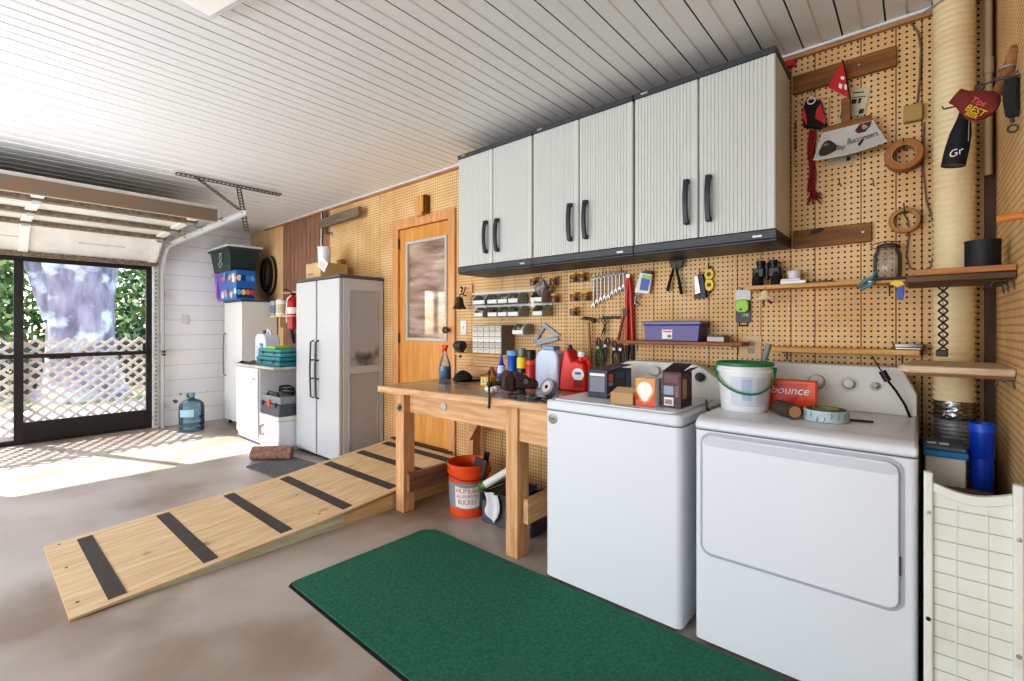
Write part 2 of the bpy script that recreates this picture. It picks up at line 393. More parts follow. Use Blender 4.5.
# lattice, on the outside of the screen
b = MB(); latm = mat('white_lattice', (236, 230, 224), .6)
LY0, LY1, LZ0, LZ1 = OY0+.03, OY1-.03, .1, 1.17
def slat(b, y0, z0, dy, dz, x, w):
    # clip line to the rectangle
    t0, t1 = 0, 9
    for p, d, lo, hi in ((y0, dy, LY0, LY1), (z0, dz, LZ0, LZ1)):
        a, c = (lo-p)/d, (hi-p)/d
        if a > c: a, c = c, a
        t0, t1 = max(t0, a), min(t1, c)
    if t1-t0 < .06: return
    ya, za, yb, zb = y0+dy*t0, z0+dz*t0, y0+dy*t1, z0+dz*t1
    n = Vector((0, -dz, dy)).normalized()*w/2
    A, B = Vector((x, ya, za)), Vector((x, yb, zb)); e = Vector((.005, 0, 0))
    b.add([A-n-e, A+n-e, B+n-e, B-n-e, A-n+e, A+n+e, B+n+e, B-n+e], [(0,1,2,3), (4,5,6,7), (0,1,5,4), (1,2,6,5), (2,3,7,6), (3,0,4,7)])
for i in range(-12, 40):
    yy = LY0-1.2+i*.135
    slat(b, yy, LZ0, .75, .66, XL-.115, .032); 
for i in range(0, 52):
    yy = LY0+i*.135
    slat(b, yy, LZ0, -.75, .66, XL-.126, .032)
t = T('lattice_panel', 'white diagonal garden lattice fixed across the lower half of the screen opening', 'lattice', (XL-.12, (LY0+LY1)/2, .1))
P('slats', b, latm, t, smooth=False)
b = MB(); b.box(XL-.14, XL-.105, LY0-.03, LY1+.03, LZ0-.1, LZ0); P('bottom_rail', b, latm, t)
# ---------------------------------------------------------------- sectional door
t = T('garage_door', 'raised white sectional garage door with brown weathered struts', 'garage door', (-6.3, -.2, 2.1))
dm = mat('white_door_panel', (226, 222, 212), .5, var=.05)
strutm = mat('brown_strut', (134, 118, 98), .6, c2=(96, 80, 62), scale=30)
rust = mat('rusty_beam', (122, 112, 98), .7, c2=(136, 106, 80), scale=26, stretch=(1, .3, 1))
DY0, DY1 = OY0-.03, 1.60
sec = [(-7.37, 2.10), (-7.03, 2.405), (-6.43, 2.425), (-5.82, 2.435), (-5.2, 2.44)]
sec = [(-7.40, 2.13), (-7.02, 2.42), (-6.42, 2.435), (-5.82, 2.445), (-5.2, 2.45)]
for i in range(4):
    (xa, za), (xb, zb) = sec[i], sec[i+1]
    d = Vector((xb-xa, 0, zb-za)).normalized(); n = Vector((-d.z, 0, d.x)); A = Vector((xa, 0, za))+d*.004; B = Vector((xb, 0, zb))-d*.004
    b = MB(); b.prism([(A.x, A.z), (B.x, B.z), (B.x+n.x*.035, B.z+n.z*.035), (A.x+n.x*.035, A.z+n.z*.035)], DY0, DY1, 'y')
    p_ = P('door_section', b, dm, t, smooth=False)
    b = MB()
    for q in range(4):
        u0 = DY0+.35+q*.82
        M0 = A.lerp(B, .45); b.prism([(M0.x-n.x*.002, M0.z-n.z*.002), (M0.x-n.x*.002+d.x*.012, M0.z-n.z*.002+d.z*.012), (M0.x+d.x*.012, M0.z+d.z*.012), (M0.x, M0.z)], u0, u0+.42, 'y')
    P('embossed_line', b, mat('panel_line', (180, 176, 168), .6), t, smooth=False)
for i, (xa, za) in enumerate(sec[:-1]):
    b = MB(); h = .055 if i else .05
    if i == 0: b.box(xa-.02, xa+.03, DY0, DY1, za-.05, za-.006)
    else: b.box(xa-.05, xa+.045, DY0, DY1, za-.045, za-.004)
    P('strut', b, strutm, t, smooth=False)
b = MB(); b.box(-5.22, -5.175, DY0, DY1+.0, 2.335, 2.449); P('reinforcing_beam', b, rust, t, smooth=False, label='rust flecked brown beam along the leading edge')
b = MB(); b.box(-5.235, -5.2205, DY0, DY1, 2.335, 2.352); P('beam_flange', b, dm, t, smooth=False)
for yy in (.38, -.85, 1.52):
    b = MB()
    for i in range(4):
        (xa, za), (xb, zb) = sec[i], sec[i+1]
        b.add([(xa, yy-.02, za-.006), (xa, yy+.06, za-.006), (xb, yy+.06, zb-.006), (xb, yy-.02, zb-.006), (xa, yy-.02, za-.025), (xa, yy+.06, za-.025), (xb, yy+.06, zb-.025), (xb, yy-.02, zb-.025)], [(0,1,2,3),(4,5,6,7),(0,1,5,4),(1,2,6,5),(2,3,7,6),(3,0,4,7)])
    P('stile', b, mat('white_door_stile', (232, 229, 220), .45), t, smooth=False)
    for xa, za in sec[1:4]:
        b = MB(); b.cyl((xa-.03, yy-.01, za-.05), (xa-.03, yy+.05, za-.05), .014); b.cyl((xa+.03, yy-.01, za-.05), (xa+.03, yy+.05, za-.05), .014); b.box(xa-.05, xa+.05, yy, yy+.04, za-.058, za-.046)
        P('hinge', b, galv, t)
for xa, za in sec[1:]:
    b = MB(); b.cyl((xa-.05, 1.53, za-.07), (xa-.05, 1.672, za-.07), .008); b.lathe([(.025, 1.655), (.025, 1.672)], (xa-.05, 0, za-.07), 16, 'y'); P('roller', b, galv, t)
# tracks
for yy, lab in ((1.66, 'galvanised door track curving up beside the block wall'), (-2.04, 'galvanised door track on the far side of the opening')):
    t = T('door_track', lab, 'track', (XL+.05, yy, 0))
    path = [(XL+.09, .0), (XL+.09, 1.95)]+[(XL+.09+.34*(1-cos(R(a))), 1.95+.385*sin(R(a))) for a in range(10, 91, 10)]+[(-6.0, 2.338), (-4.66, 2.345)]
    b = MB()
    for (xa, za), (xb, zb) in zip(path[:-1], path[1:]):
        d = Vector((xb-xa, 0, zb-za)).normalized()*.003; n = Vector((-d.z, 0, d.x)).normalized()*.026
        for s, (ya, yb) in ((0, (yy+.012, yy+.016)), (1, (yy-.016, yy+.016)), (-1, (yy-.016, yy+.016))):
            if s == 0: o1, o2 = -n, n
            else: o1, o2 = n*s, n*s*.9
            b.add([(xa+o1.x, ya, za+o1.z), (xa+o2.x, ya, za+o2.z), (xb+o2.x, ya, zb+o2.z), (xb+o1.x, ya, zb+o1.z), (xa+o1.x, yb, za+o1.z), (xa+o2.x, yb, za+o2.z), (xb+o2.x, yb, zb+o2.z), (xb+o1.x, yb, zb+o1.z)], [(0,1,2,3),(4,5,6,7),(0,1,5,4),(1,2,6,5),(2,3,7,6),(3,0,4,7)])
    P('rail', b, mat('track_white', (214, 214, 210), .35, metal=.3), t, smooth=False)
    for zz in (.25, .95, 1.7):
        b = MB(); b.box(XL+.001, XL+.08, yy+.018, yy+.03, zz, zz+.06); P('wall_bracket', b, galv, t)
    b = MB(); b.box(XL+.12, XL+.16, yy-.02, yy+.02, .98, 1.0); b.cyl((XL+.12, yy, .95), (XL+.2, yy, .95), .012); P('bolt', b, darksteel, t)
# perforated angle hanger
def perf(b, A, B, w, side):
    A, B = Vector(A), Vector(B); d = (B-A); n = int(d.length/.035); s = Vector(side).normalized()*w/2; th = d.normalized().cross(s).normalized()*.002
    # ladder of steel: two edges and cross webs, holes open
    def bar(P0, P1, hw):
        e = (P1-P0).normalized(); q = e.cross(th.normalized())*hw
        b.add([P0-q-th, P0+q-th, P1+q-th, P1-q-th, P0-q+th, P0+q+th, P1+q+th, P1-q+th], [(0,1,2,3),(4,5,6,7),(0,1,5,4),(1,2,6,5),(2,3,7,6),(3,0,4,7)])
    bar(A-s, B-s, .006); bar(A+s, B+s, .006)
    for i in range(n+1):
        c = A+d*i/n; bar(c-s, c+s, .006)
t = T('hanger_bracket', 'perforated steel angle hanger fixed to the ceiling above the door track', 'bracket', (-5.0, 1.66, 2.34))
hm = mat('hanger_steel', (112, 108, 100), .4, metal=.6)
b = MB(); perf(b, (-5.0, 1.22, H-.02), (-5.0, 2.12, H-.02), .035, (1, 0, .4)); P('ceiling_angle', b, hm, t, smooth=False)
b = MB(); b.box(-5.05, -5.02, 1.19, 2.15, H-.012, H-.0015); P('backing_strip', b, whitegrey, t)
pv = (-4.70, 1.705)
b = MB(); perf(b, (-4.98, 1.72, H-.03), (-4.72, 1.70, 2.20), .034, (0, 1, 0)); P('drop_angle', b, hm, t, smooth=False)
b = MB(); perf(b, (-4.98, 1.38, H-.03), (-4.74, 1.69, 2.36), .032, (0, 1, 0)); P('diagonal_brace', b, hm, t, smooth=False)
# ceiling fitting
p = Vector((-2.36, .71, 0))
b = MB(TR(p.x, p.y, H-.003, 12)); b.box(0, .5, -.5, 0, -.03, 0); o = MB(TR(p.x, p.y, H-.034, 12))
t = T('ceiling_light', 'flat square white light fitting on the ribbed ceiling', 'light', (p.x, p.y, H-.05))
P('housing', b, white, t, bev=.004); o.box(.03, .47, -.47, -.03, -.008, 0); P('diffuser', o, mat('diffuser', (250, 250, 245), .3, emit=.05), t)
# outlets on the walls
def plate(name, label, cat, x, y, z, w, h, m, kind='sw', axis='y', group=None):
    t = T(name, label, cat, (x, y, z))
    if axis == 'y':
        b = MB(); b.prism(rrect(x-w/2, x+w/2, z-h/2, z+h/2, .006), y-.006, y-.0005, 'y'); P('cover', b, m, t, bev=.0015)
        for s in (-1, 1):
            b = MB()
            if kind == 'sw':
                if s == 1: b.box(x-.006, x+.006, y-.014, y-.0055, z-.012, z+.014); P('toggle', b, whitegrey, t)
            else: b.prism(rrect(x-.017, x+.017, z+s*.02-.014, z+s*.02+.014, .007), y-.009, y-.0061, 'y'); P('socket', b, mat('socket_face', (170, 152, 118), .5), t)
    else:
        b = MB(); b.box(y+.0005, y+.012, x-w/2, x+w/2, z-h/2, z+h/2); P('cover', b, m, t, bev=.002)
        b = MB(); b.box(y+.0122, y+.016, x-w/4, x+w/4, z-h/4, z+h/4); P('socket', b, whitegrey, t)
    return t
p = Y_(464, 327.5, W); plate('light_switch', 'ivory switch plate on the pegboard beside the wooden door', 'switch', p.x, W, p.z, .075, .12, whitegrey)
p = Y_(751.5, 347, W); plate('power_outlet', 'ivory double socket on the pegboard above the green lidded bucket', 'outlet', p.x, W, p.z, .1, .125, mat('ivory', (214, 186, 138), .5), 'out')
p = X_(185, 319.5, XL); plate('wall_outlet', 'white outlet cover on the painted block wall', 'outlet', p.y, XL, p.z, .085, .12, whitegrey, 'out', 'x')
# ================================================================== OUTDOORS
t0 = mat('grass_ground', (120, 150, 70), .9, c2=(176, 160, 110), scale=1.4, detail=9)
b = MB(); b.box(-40, XL-.13, -22, 24, -.2, -.06); o = ST('ground', b, t0)
b = MB(); b.box(XL-3.2, XL-.13, -6, 6, -.055, -.02); ST('driveway_slab', b, mat('driveway', (205, 198, 184), .8, var=.1, scale=3))
def leaves(b, c, r, n, s, rnd):
    for _ in range(n):
        th = rnd.uniform(0, 2*pi); ph = math.acos(rnd.uniform(-1, 1)); k = rnd.uniform(.5, 1)**.5
        p = Vector((c[0]+r[0]*k*sin(ph)*cos(th), c[1]+r[1]*k*sin(ph)*sin(th), c[2]+r[2]*k*cos(ph)))
        a = Vector((rnd.uniform(-1, 1), rnd.uniform(-1, 1), rnd.uniform(-1, 1))).normalized()*s; q = a.orthogonal().normalized()*s*.5
        q.rotate(Matrix.Rotation(rnd.uniform(0, 6), 3, a.normalized())); b.mi = rnd.randrange(3); b.add([p-a, p+q, p+a, p-q], [(0, 1, 2, 3)])
LM = [mat('leaf_dark', (72, 92, 56), .6), mat('leaf_mid', (128, 152, 92), .6), mat('leaf_light', (186, 206, 140), .6)]
bark = mat('grey_bark', (158, 150, 166), .9, c2=(104, 98, 112), scale=5, stretch=(1, 1, .35), bump=1.0, bscale=14, dirt=((196, 200, 214), 2.2, .52))
rnd = random.Random(3)
t = T('oak_tree', 'huge old grey barked tree just outside the garage opening', 'tree', (-12.2, 1.45, -.06))
b = MB()
def trunk(b, pts, rr, n=28, wob=.09):
    rd = random.Random(5); ph = [rd.uniform(0, 6) for _ in range(6)]; vs = []; fs = []
    for i, p in enumerate(pts):
        for k in range(n):
            a = 2*pi*k/n; r = rr[i]*(1+wob*sin(3*a+ph[0])+wob*.6*sin(5*a+ph[1]+i*.2)+wob*.4*sin(9*a+ph[2]))
            vs.append((p[0]+r*cos(a), p[1]+r*sin(a), p[2]))
    for i in range(len(pts)-1):
        for k in range(n): fs.append((i*n+k, i*n+(k+1) % n, (i+1)*n+(k+1) % n, (i+1)*n+k))
    fs.append(tuple(range(n))[::-1]); fs.append(tuple(range((len(pts)-1)*n, len(pts)*n))); b.add(vs, fs)
trunk(b, [(-12.2, 1.45, -.1), (-12.2, 1.45, .2), (-12.2, 1.45, .6), (-12.2, 1.42, 1.2), (-12.2, 1.4, 1.9), (-12.2, 1.4, 2.6), (-12.2, 1.4, 3.6), (-12.2, 1.5, 5)], [.75, .62, .52, .48, .5, .56, .6, .5])
P('trunk', b, bark, t)
b = MB(); b.tube([(-12.2, 1.2, 1.5), (-12.25, .98, 2.3), (-12.4, .75, 3.1), (-12.8, .3, 4.2)], [.3, .27, .25, .2], 14); P('branch', b, bark, t)
b = MB(); b.tube([(-12.2, 1.6, 2.2), (-12.4, 1.75, 3.2), (-12.9, 2.1, 4.4)], [.3, .26, .2], 14); P('branch', b, bark, t)
specs = [((-16.2, -.35, 1.9), (1.1, 1.35, 2.0), 'dense leafy shrub behind the fence left of the big tree'), ((-16.2, 2.95, 1.9), (1.1, 1.3, 2.0), 'pale green shrub behind the fence right of the big tree'), ((-20.5, 1.3, 2.6), (1.0, 5.4, 3.0), 'tall hedge straight behind the big tree'),
         ((-17.5, -3.6, 2.3), (1.5, 1.8, 2.4), 'broad shrub far left beyond the fence'), ((-17.5, 6.2, 2.3), (1.5, 1.8, 2.4), 'broad shrub far right beyond the fence')]
for c, r, lab in specs:
    t = T('shrub', lab, 'shrub', (c[0], c[1], -.06), group='shrubs beyond the fence')
    b = MB(); leaves(b, c, r, int(2600*r[1]*r[2]/3), .12, rnd); P('foliage', b, LM, t, smooth=False)
    b = MB()
    for k in range(5):
        a = k*1.3; b.tube([(c[0]+.1*cos(a), c[1]+.1*sin(a), -.08), (c[0]+.3*cos(a), c[1]+.4*sin(a), c[2]*.6), (c[0]+.5*cos(a), c[1]+.7*sin(a), c[2]*1.2)], [.04, .03, .015], 6)
    P('stem', b, bark, t)
t = T('picket_fence', 'dark wooden picket fence beyond the big tree', 'fence', (-13.9, 1, -.06))
b = MB()
for k in range(95):
    yy = -6+k*.15; b.prism([(yy, -.06), (yy+.09, -.06), (yy+.09, 1.02), (yy+.045, 1.1), (yy, 1.02)], -13.9, -13.875, 'x')
fm = mat('fence_wood', (92, 84, 78), .8, var=.25)
P('pickets', b, fm, t, smooth=False)
b = MB(); b.box(-13.874, -13.83, -6, 8.3, .25, .33); b.box(-13.874, -13.83, -6, 8.3, .78, .86); P('rail', b, fm, t)
# ================================================================== BIG OBJECTS
# ---- ramp
ramp_t = wood('ramp_plywood', (222, 196, 158), (202, 170, 126), 'y', rough=.65, s=2.2, dirt=((120, 92, 64), 4.5, .68))
ramp_s = mat('ramp_side', (214, 212, 182), .7, c2=(188, 182, 150), scale=12, stretch=(1, .2, 2))
grip = mat('grip_tape', (82, 76, 72), .9, var=.2, scale=90)
t = T('wheelchair_ramp', 'long low plywood ramp with black grip strips leading up to the wooden door', 'ramp', (-3.37, 1.5, 0))
X0, X1, YA, YB, YC = -3.90, -2.85, .30, 1.62, 2.695
zf = lambda y: .012+(y-YA)*(.095-.012)/(YB-YA) if y <= YB else .095+(y-YB)*(.215-.095)/(YC-YB)
b = MB(); b.prism([(YA, 0), (YB, 0), (YB, zf(YB)-.016), (YA, .004)], X0+.01, X1-.001, 'x'); P('lower_side_board', b, ramp_s, t, smooth=False)
b = MB(); b.prism([(YB+.002, 0), (YC, 0), (YC, zf(YC)-.05), (YB+.45, zf(YB)+.02), (YB+.002, zf(YB)-.02)], X0+.01, X1-.002, 'x'); P('upper_side_board', b, wood('ramp_board', (228, 196, 146), (206, 168, 116), 'y'), t, smooth=False)
for ya, yb, nm in ((YA-.002, YB-.002, 'lower_deck'), (YB, YC, 'upper_deck')):
    e = .0155
    b = MB(); m_ = X0+.55
    for xa, xb in ((X0, m_-.0015), (m_+.0015, X1+.012)):
        b.prism([(ya, zf(ya)-e+.004), (yb, zf(yb)-e), (yb, zf(yb)), (ya, zf(ya))], xa, xb, 'x')
    P(nm, b, ramp_t, t, smooth=False)
for yy in (.47, .86, 1.26, 1.66, 2.02, 2.33, 2.6):
    b = MB(); w = .035; xo = .06
    b.prism([(yy-w, zf(yy-w)+.0008), (yy+w, zf(yy+w)+.0008), (yy+w, zf(yy+w)+.003), (yy-w, zf(yy-w)+.003)], X0+xo, X1-.03, 'x'); P('grip_strip', b, grip, t, smooth=False)
for x, y in ((-3.85,.36),(-3.45,.35),(-2.98,.34),(-3.8,1.55),(-2.95,1.5),(-3.4,1.56)):
    b = MB(); b.lathe([(.008, zf(y)+.0005), (.008, zf(y)+.0015)], (x, y, 0), 8); P('screw_head', b, black, t)
# ---- green mat
matm = mat('green_mat', (50, 126, 98), .95, c2=(34, 104, 80), scale=60, bump=1.0, bscale=260, dirt=((52, 118, 92), 2.2, .6))
b = MB(); b.prism([(-2.40, 1.09), (-2.38, 1.07), (.1, 1.05), (.1, 1.955), (-2.33, 1.955), (-2.39, 1.90)], .004, .014, 'z')
t = T('floor_mat', 'large green carpet mat lying in front of the washer and dryer', 'mat', (-1.2, 1.5, 0)); P('pile', b, matm, t, smooth=False)
b = MB(); b.prism([(-2.412, 1.08), (-2.39, 1.055), (.11, 1.035), (.11, 1.965), (-2.335, 1.966), (-2.402, 1.905)], .0005, .0039, 'z'); P('backing', b, blackrub, t, smooth=False)
# ---- small grey doormat
b = MB(); b.prism([(-4.74, 1.70), (-3.905, 1.76), (-3.905, 2.22), (-4.84, 2.13)], .001, .009, 'z'); S('door_mat', b, mat('grey_mat', (120, 120, 122), .95, var=.25, scale=60, bump=.6), 'small grey mat on the floor in front of the tall storage cabinet', 'mat', smooth=False)
# ---- wall cabinets
ribm = mat('ribbed_grey_door', (208, 209, 202), .45)
trimk = mat('slate_trim', (70, 72, 76), .45, var=.1, scale=60)
ycf, ycb = 2.43, W-.004
xb = [Y_(458, 200, ycf).x, Y_(532.3, 200, ycf).x, Y_(633.6, 200, ycf).x, Y_(777, 200, ycf).x]
cz0, cz1 = 1.700, 2.595
def handle(b, x, z, y, h):
    r = .011
    pr = [(y, z+h/2), (y-.030, z+h/2-.004), (y-.040, z+h*.22), (y-.043, z), (y-.040, z-h*.22), (y-.030, z-h/2+.004), (y, z-h/2), (y, z-h/2+.022), (y-.018, z-h/2+.030), (y-.025, z-h*.2), (y-.027, z), (y-.025, z+h*.2), (y-.018, z+h/2-.030), (y, z+h/2-.022)]
    b.prism(pr, x-.0125, x+.0125, 'x')
cl = ['grey ribbed wall cabinet at the far end above the shelf bins', 'middle grey ribbed wall cabinet above the wrenches', 'grey ribbed wall cabinet nearest the flue duct above the purple box']
for i in range(3):
    a, c = xb[i]+.002, xb[i+1]-.002
    t = T('wall_cabinet', cl[i], 'cabinet', ((a+c)/2, ycb, cz0), group='grey ribbed wall cabinets')
    b = MB(); b.box(a+.004, c-.004, ycf+.035, ycb, cz0+.055, cz1-.03); P('body', b, whitegrey, t, bev=.004)
    b = MB(); b.box(a, c, ycf+.004, ycb, cz0, cz0+.012); b.box(a, c, ycf-.004, ycf+.012, cz0+.012, cz0+.054); b.box(a, a+.012, ycf+.012, ycb, cz0+.012, cz0+.054); b.box(c-.012, c, ycf+.012, ycb, cz0+.012, cz0+.054); P('bottom_tray', b, trimk, t, bev=.003)
    b = MB(); b.box(a, c, ycf-.008, ycb, cz1-.029, cz1); P('top_cap', b, trimk, t, bev=.004)
    for zz in (cz0+.028, cz1-.014):
        b = MB(); xx = a+.045 if zz > 2 else c-.1; yq = ycf-.0085 if zz > 2 else ycf-.0045; b.prism(rrect(xx, xx+.04, zz-.005, zz+.005, .003), yq-.002, yq, 'y'); P('badge', b, galv, t)
    m = (a+c)/2
    for s, (p0, p1) in ((-1, (a+.004, m-.003)), (1, (m+.003, c-.004))):
        pts = [(p0, ycf+.034), (p0, ycf+.006), (p0+.005, ycf), (p0+.022, ycf)]
        n = 17; w = (p1-p0-.044)/n
        for k in range(n):
            xx = p0+.022+k*w; pts += [(xx+w*.12, ycf+.003), (xx+w*.42, ycf+.003), (xx+w*.56, ycf+.0), (xx+w*.98, ycf+.0)]
        pts += [(p1-.005, ycf), (p1, ycf+.006), (p1, ycf+.034)]
        b = MB(); b.prism(pts, cz0+.058, cz1-.031, 'z'); d = P('door', b, ribm, t, smooth=False)
        b = MB(); handle(b, m+s*.055, 1.945, ycf-.0005, .235); P('handle', b, charcoal, d, bev=.003)
# ---- tall storage cabinet
t = T('storage_cabinet', 'tall pale grey resin storage cabinet with double doors at the side of the ramp', 'cabinet', (-4.5, 2.5, 0))
a, c, y0, y1, z1 = -4.965, -4.09, 2.27, 2.75, 1.80
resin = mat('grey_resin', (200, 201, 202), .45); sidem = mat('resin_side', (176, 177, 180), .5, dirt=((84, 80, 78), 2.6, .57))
b = MB(); b.box(a, c, y0+.04, y1, .02, z1-.03); P('body', b, resin, t, bev=.006)
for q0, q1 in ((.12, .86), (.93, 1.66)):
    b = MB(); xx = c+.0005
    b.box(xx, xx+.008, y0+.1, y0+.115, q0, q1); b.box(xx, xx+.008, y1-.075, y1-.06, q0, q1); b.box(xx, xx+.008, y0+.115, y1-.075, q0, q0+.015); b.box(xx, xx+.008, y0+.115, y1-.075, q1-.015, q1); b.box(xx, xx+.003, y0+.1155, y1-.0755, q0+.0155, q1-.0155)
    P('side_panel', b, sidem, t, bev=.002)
b = MB(); b.box(a-.01, c+.012, y0+.0, y1, z1-.028, z1); P('top_cap', b, mat('cabinet_cap', (92, 92, 94), .5), t, bev=.006)
m = (a+c)/2
b = MB(); b.box(m-.022, m+.022, y0+.02, y0+.038, .03, z1-.03); P('centre_strip', b, mat('shadow_grey', (110, 112, 114), .5), t)
for s, (p0, p1) in ((-1, (a+.002, m-.016)), (1, (m+.016, c-.002))):
    b = MB(); b.box(p0, p1, y0, y0+.036, .045, z1-.034); d = P('door', b, resin, t, bev=.008)
    b = MB(); xh = m+s*.052
    zc = .885; h = .57
    b.tube([(xh, y0-.001, zc+h/2), (xh, y0-.032, zc+h/2-.012), (xh, y0-.04, zc), (xh, y0-.032, zc-h/2+.012), (xh, y0-.001, zc-h/2)], .009, 8); b.box(xh-.006, xh+.006, y0-.034, y0-.001, zc+.085, zc+.1); b.box(xh-.006, xh+.006, y0-.034, y0-.001, zc-.1, zc-.085)
    P('handle', b, mat('dark_handle', (70, 70, 72), .4), d)
b = MB(); b.box(a+.02, c-.02, y0+.05, y1-.02, .0, .02); P('foot', b, black, t)
# ---- far white cabinet
t = T('storage_cabinet', 'tall plain white cabinet in the far corner beside the block wall', 'cabinet', (-6.83, 2.5, 0))
a, c, y0, y1, z1 = -7.17, -6.55, 2.30, 2.74, 1.66
wc = mat('cream_white_melamine', (228, 226, 220), .4)
b = MB(); b.box(a, c, y0+.03, y1, .06, z1-.025); P('body', b, wc, t, bev=.004)
b = MB(); b.box(a+.002, c-.002, y0, y0+.028, .065, z1-.028); d = P('door', b, wc, t, bev=.006)
b = MB(); xh = a+.07; b.tube([(xh, y0-.001, 1.22), (xh, y0-.03, 1.2), (xh, y0-.036, .93), (xh, y0-.03, .67), (xh, y0-.001, .65)], .01, 8); P('handle', b, mat('grey_handle', (130, 130, 130), .4), d)
b = MB(); b.box(a-.01, c+.01, y0-.01, y1, z1-.024, z1); P('top_cap', b, mat('cabinet_cap', (92, 92, 94), .5), t, bev=.003)
for xx in (a+.04, c-.04):
    for yy in (y0+.06, y1-.05):
        b = MB(); b.lathe([(.022, 0), (.018, .06)], (xx, yy, 0), 12); P('foot', b, black, t)
# ---- white freezer
t = T('chest_cabinet', 'white waist high appliance standing between the far cabinet and the cooler', 'appliance', (-5.8, 2.4, 0))
a, c, y0, y1, z1 = -6.10, -5.485, 2.085, 2.72, .86
b = MB(); b.box(a, c, y0+.02, y1, .03, z1); P('body', b, white, t, bev=.008)
b = MB(); b.box(a+.003, c-.003, y0, y0+.018, .09, z1-.01); P('door', b, white, t, bev=.006)
b = MB(); b.box(c-.14, c-.06, y0-.003, y0-.0005, .72, .735); P('badge', b, galv, t)
b = MB(); b.box(a+.03, c-.03, y0+.03, y1-.03, 0, .03); P('foot', b, black, t)
# board that lies across it
b = MB(); b.box(-6.13, -5.0, 2.06, 2.72, .861, .885)
o = S('board', b, mat('painted_board', (214, 206, 190), .6, var=.15), 'wide off-white board lying across the white appliance', 'board', bev=.003)
b = MB(); b.box(-5.05, -5.0, 2.4, 2.7, 0, .86); S('support_post', b, pinez, 'wooden post holding the free end of the off-white board', 'post')
# ---- washer
def appliance(x0, x1, y0, y1, z1, r):
    b = MB(); b.prism(rrect(x0, x1, y0, y1, r, 6), .02, z1, 'z'); return b
t = T('washing_machine', 'white top loading washing machine beside the workbench', 'washer', (-1.1, 2.3, 0))
x0, x1, y0, y1 = -1.472, -.757, 1.968, 2.66
b = appliance(x0, x1, y0, y1, .872, .03); P('body', b, white, t)
dz = .925
b = MB(); b.prism(rrect(x0, x1, y0-.002, y1, .032, 6), .876, dz, 'z'); P('top_deck', b, white, t, bev=.01)
b = MB(); b.prism(rrect(x0+.008, x1-.008, y0+.006, y1-.01, .03, 6), .872, .8765, 'z'); P('seam', b, mat('seam_grey', (120, 122, 126), .6), t)
b = MB(); b.prism(rrect(x0+.035, x1-.035, y0+.02, y1-.17, .03, 6), dz+.0005, dz+.009, 'z'); P('lid', b, white, t, bev=.004)
b = MB(); b.box(x1-.33, x1-.20, y0+.028, y0+.036, dz+.0095, dz+.0105); P('lid_lettering', b, mat('ink_grey', (90, 92, 100), .5), t)
def arch(xa, xc, z0, zt, n=14, sh=.28):
    pts = [(xa, z0)]; h = zt-z0
    for i in range(n+1):
        u = i/n; k = min(1, u/sh) if u < .5 else min(1, (1-u)/sh); pts.append((xa+(xc-xa)*u, z0+h*(.45+.55*sin(k*pi/2))))
    pts.append((xc, z0)); return pts
ym = 2.52
def console(xa, xc, z0, zt, mtl, t, nm='control_panel', sh=.28, tilt=.05, fs=.45):
    pts = arch(xa, xc, z0, zt, sh=sh); b = MB(); n = len(pts)
    vs = [(p[0], ym+tilt*(p[1]-z0)/(zt-z0), p[1]) for p in pts]+[(p[0], 2.65, p[1]) for p in pts]
    b.add(vs, [tuple(range(n)), tuple(range(n, 2*n))]+[(i, (i+1) % n, n+(i+1) % n, n+i) for i in range(n)])
    return P(nm, b, mtl, t, bev=.006)
conm = mat('console_white', (216, 214, 206), .4)
console(x0+.005, x1+.0, dz+.0005, 1.105, conm, t)
def knob(px, py, r, y, m1, m2, t, z0, zt, tilt=.05):
    p = Y_(px, py, y); yy = ym+tilt*(p.z-z0)/(zt-z0)
    p = Y_(px, py, yy); a = math.atan2(tilt, zt-z0)
    M = Matrix.Translation(p) @ Matrix.Rotation(-a, 4, 'X')
    b = MB(M); b.lathe([(r, -.001), (r, -.004)], (0, 0, 0), 28, 'y'); P('dial', b, m2, t)
    b = MB(M); b.lathe([(r*.78, -.0045), (r*.74, -.022), (r*.6, -.025)], (0, 0, 0), 28, 'y'); b.box(-r*.09, r*.09, -.029, -.0245, -r*.6, r*.6); P('knob', b, m1, t)
    b = MB(M)
    for k in range(22):
        a2 = 2*pi*k/22; xq, zq = cos(a2)*r*1.28, sin(a2)*r*1.28; b.box(xq-.0015, xq+.0015, -.002, -.0003, zq-.0015, zq+.0015)
    P('dial_marks', b, mat('ink_grey', (90, 92, 100), .5), t)
knob(656, 371.5, .034, ym, conm, mat('dial_ring', (150, 150, 150), .3, metal=.5), t, dz, 1.105)
knob(700.5, 377.5, .03, ym, charcoal, mat('dial_ring', (150, 150, 150), .3, metal=.5), t, dz, 1.105)
p = Y_(553, 418.5, y0); b = MB(); b.lathe([(.027, y0-.0005), (.027, y0-.0035), (.022, y0-.004)], (p.x, 0, p.z), 24, 'y'); b.mi = 1
b.box(p.x-.012, p.x+.012, y0-.006, y0-.0038, p.z-.002, p.z+.002); P('badge', b, [steel, black], t)
for xx in (x0+.05, x1-.05):
    for yy in (y0+.05, y1-.05):
        b = MB(); b.lathe([(.02, .0145), (.016, .02)], (xx, yy, 0), 12); P('foot', b, black, t)
WX0, WX1 = x0, x1
# ---- dryer
t = T('clothes_dryer', 'white front loading clothes dryer beside the flue duct', 'dryer', (-.35, 2.3, 0))
x0, x1, y0, y1 = -.703, .0, 1.975, 2.66
b = appliance(x0, x1, y0, y1, .878, .022); P('body', b, white, t)
b = MB(); b.prism(rrect(x0+.006, x1-.006, y0+.006, y1-.01, .02, 6), .878, .8825, 'z'); P('seam', b, mat('seam_grey', (120, 122, 126), .6), t)
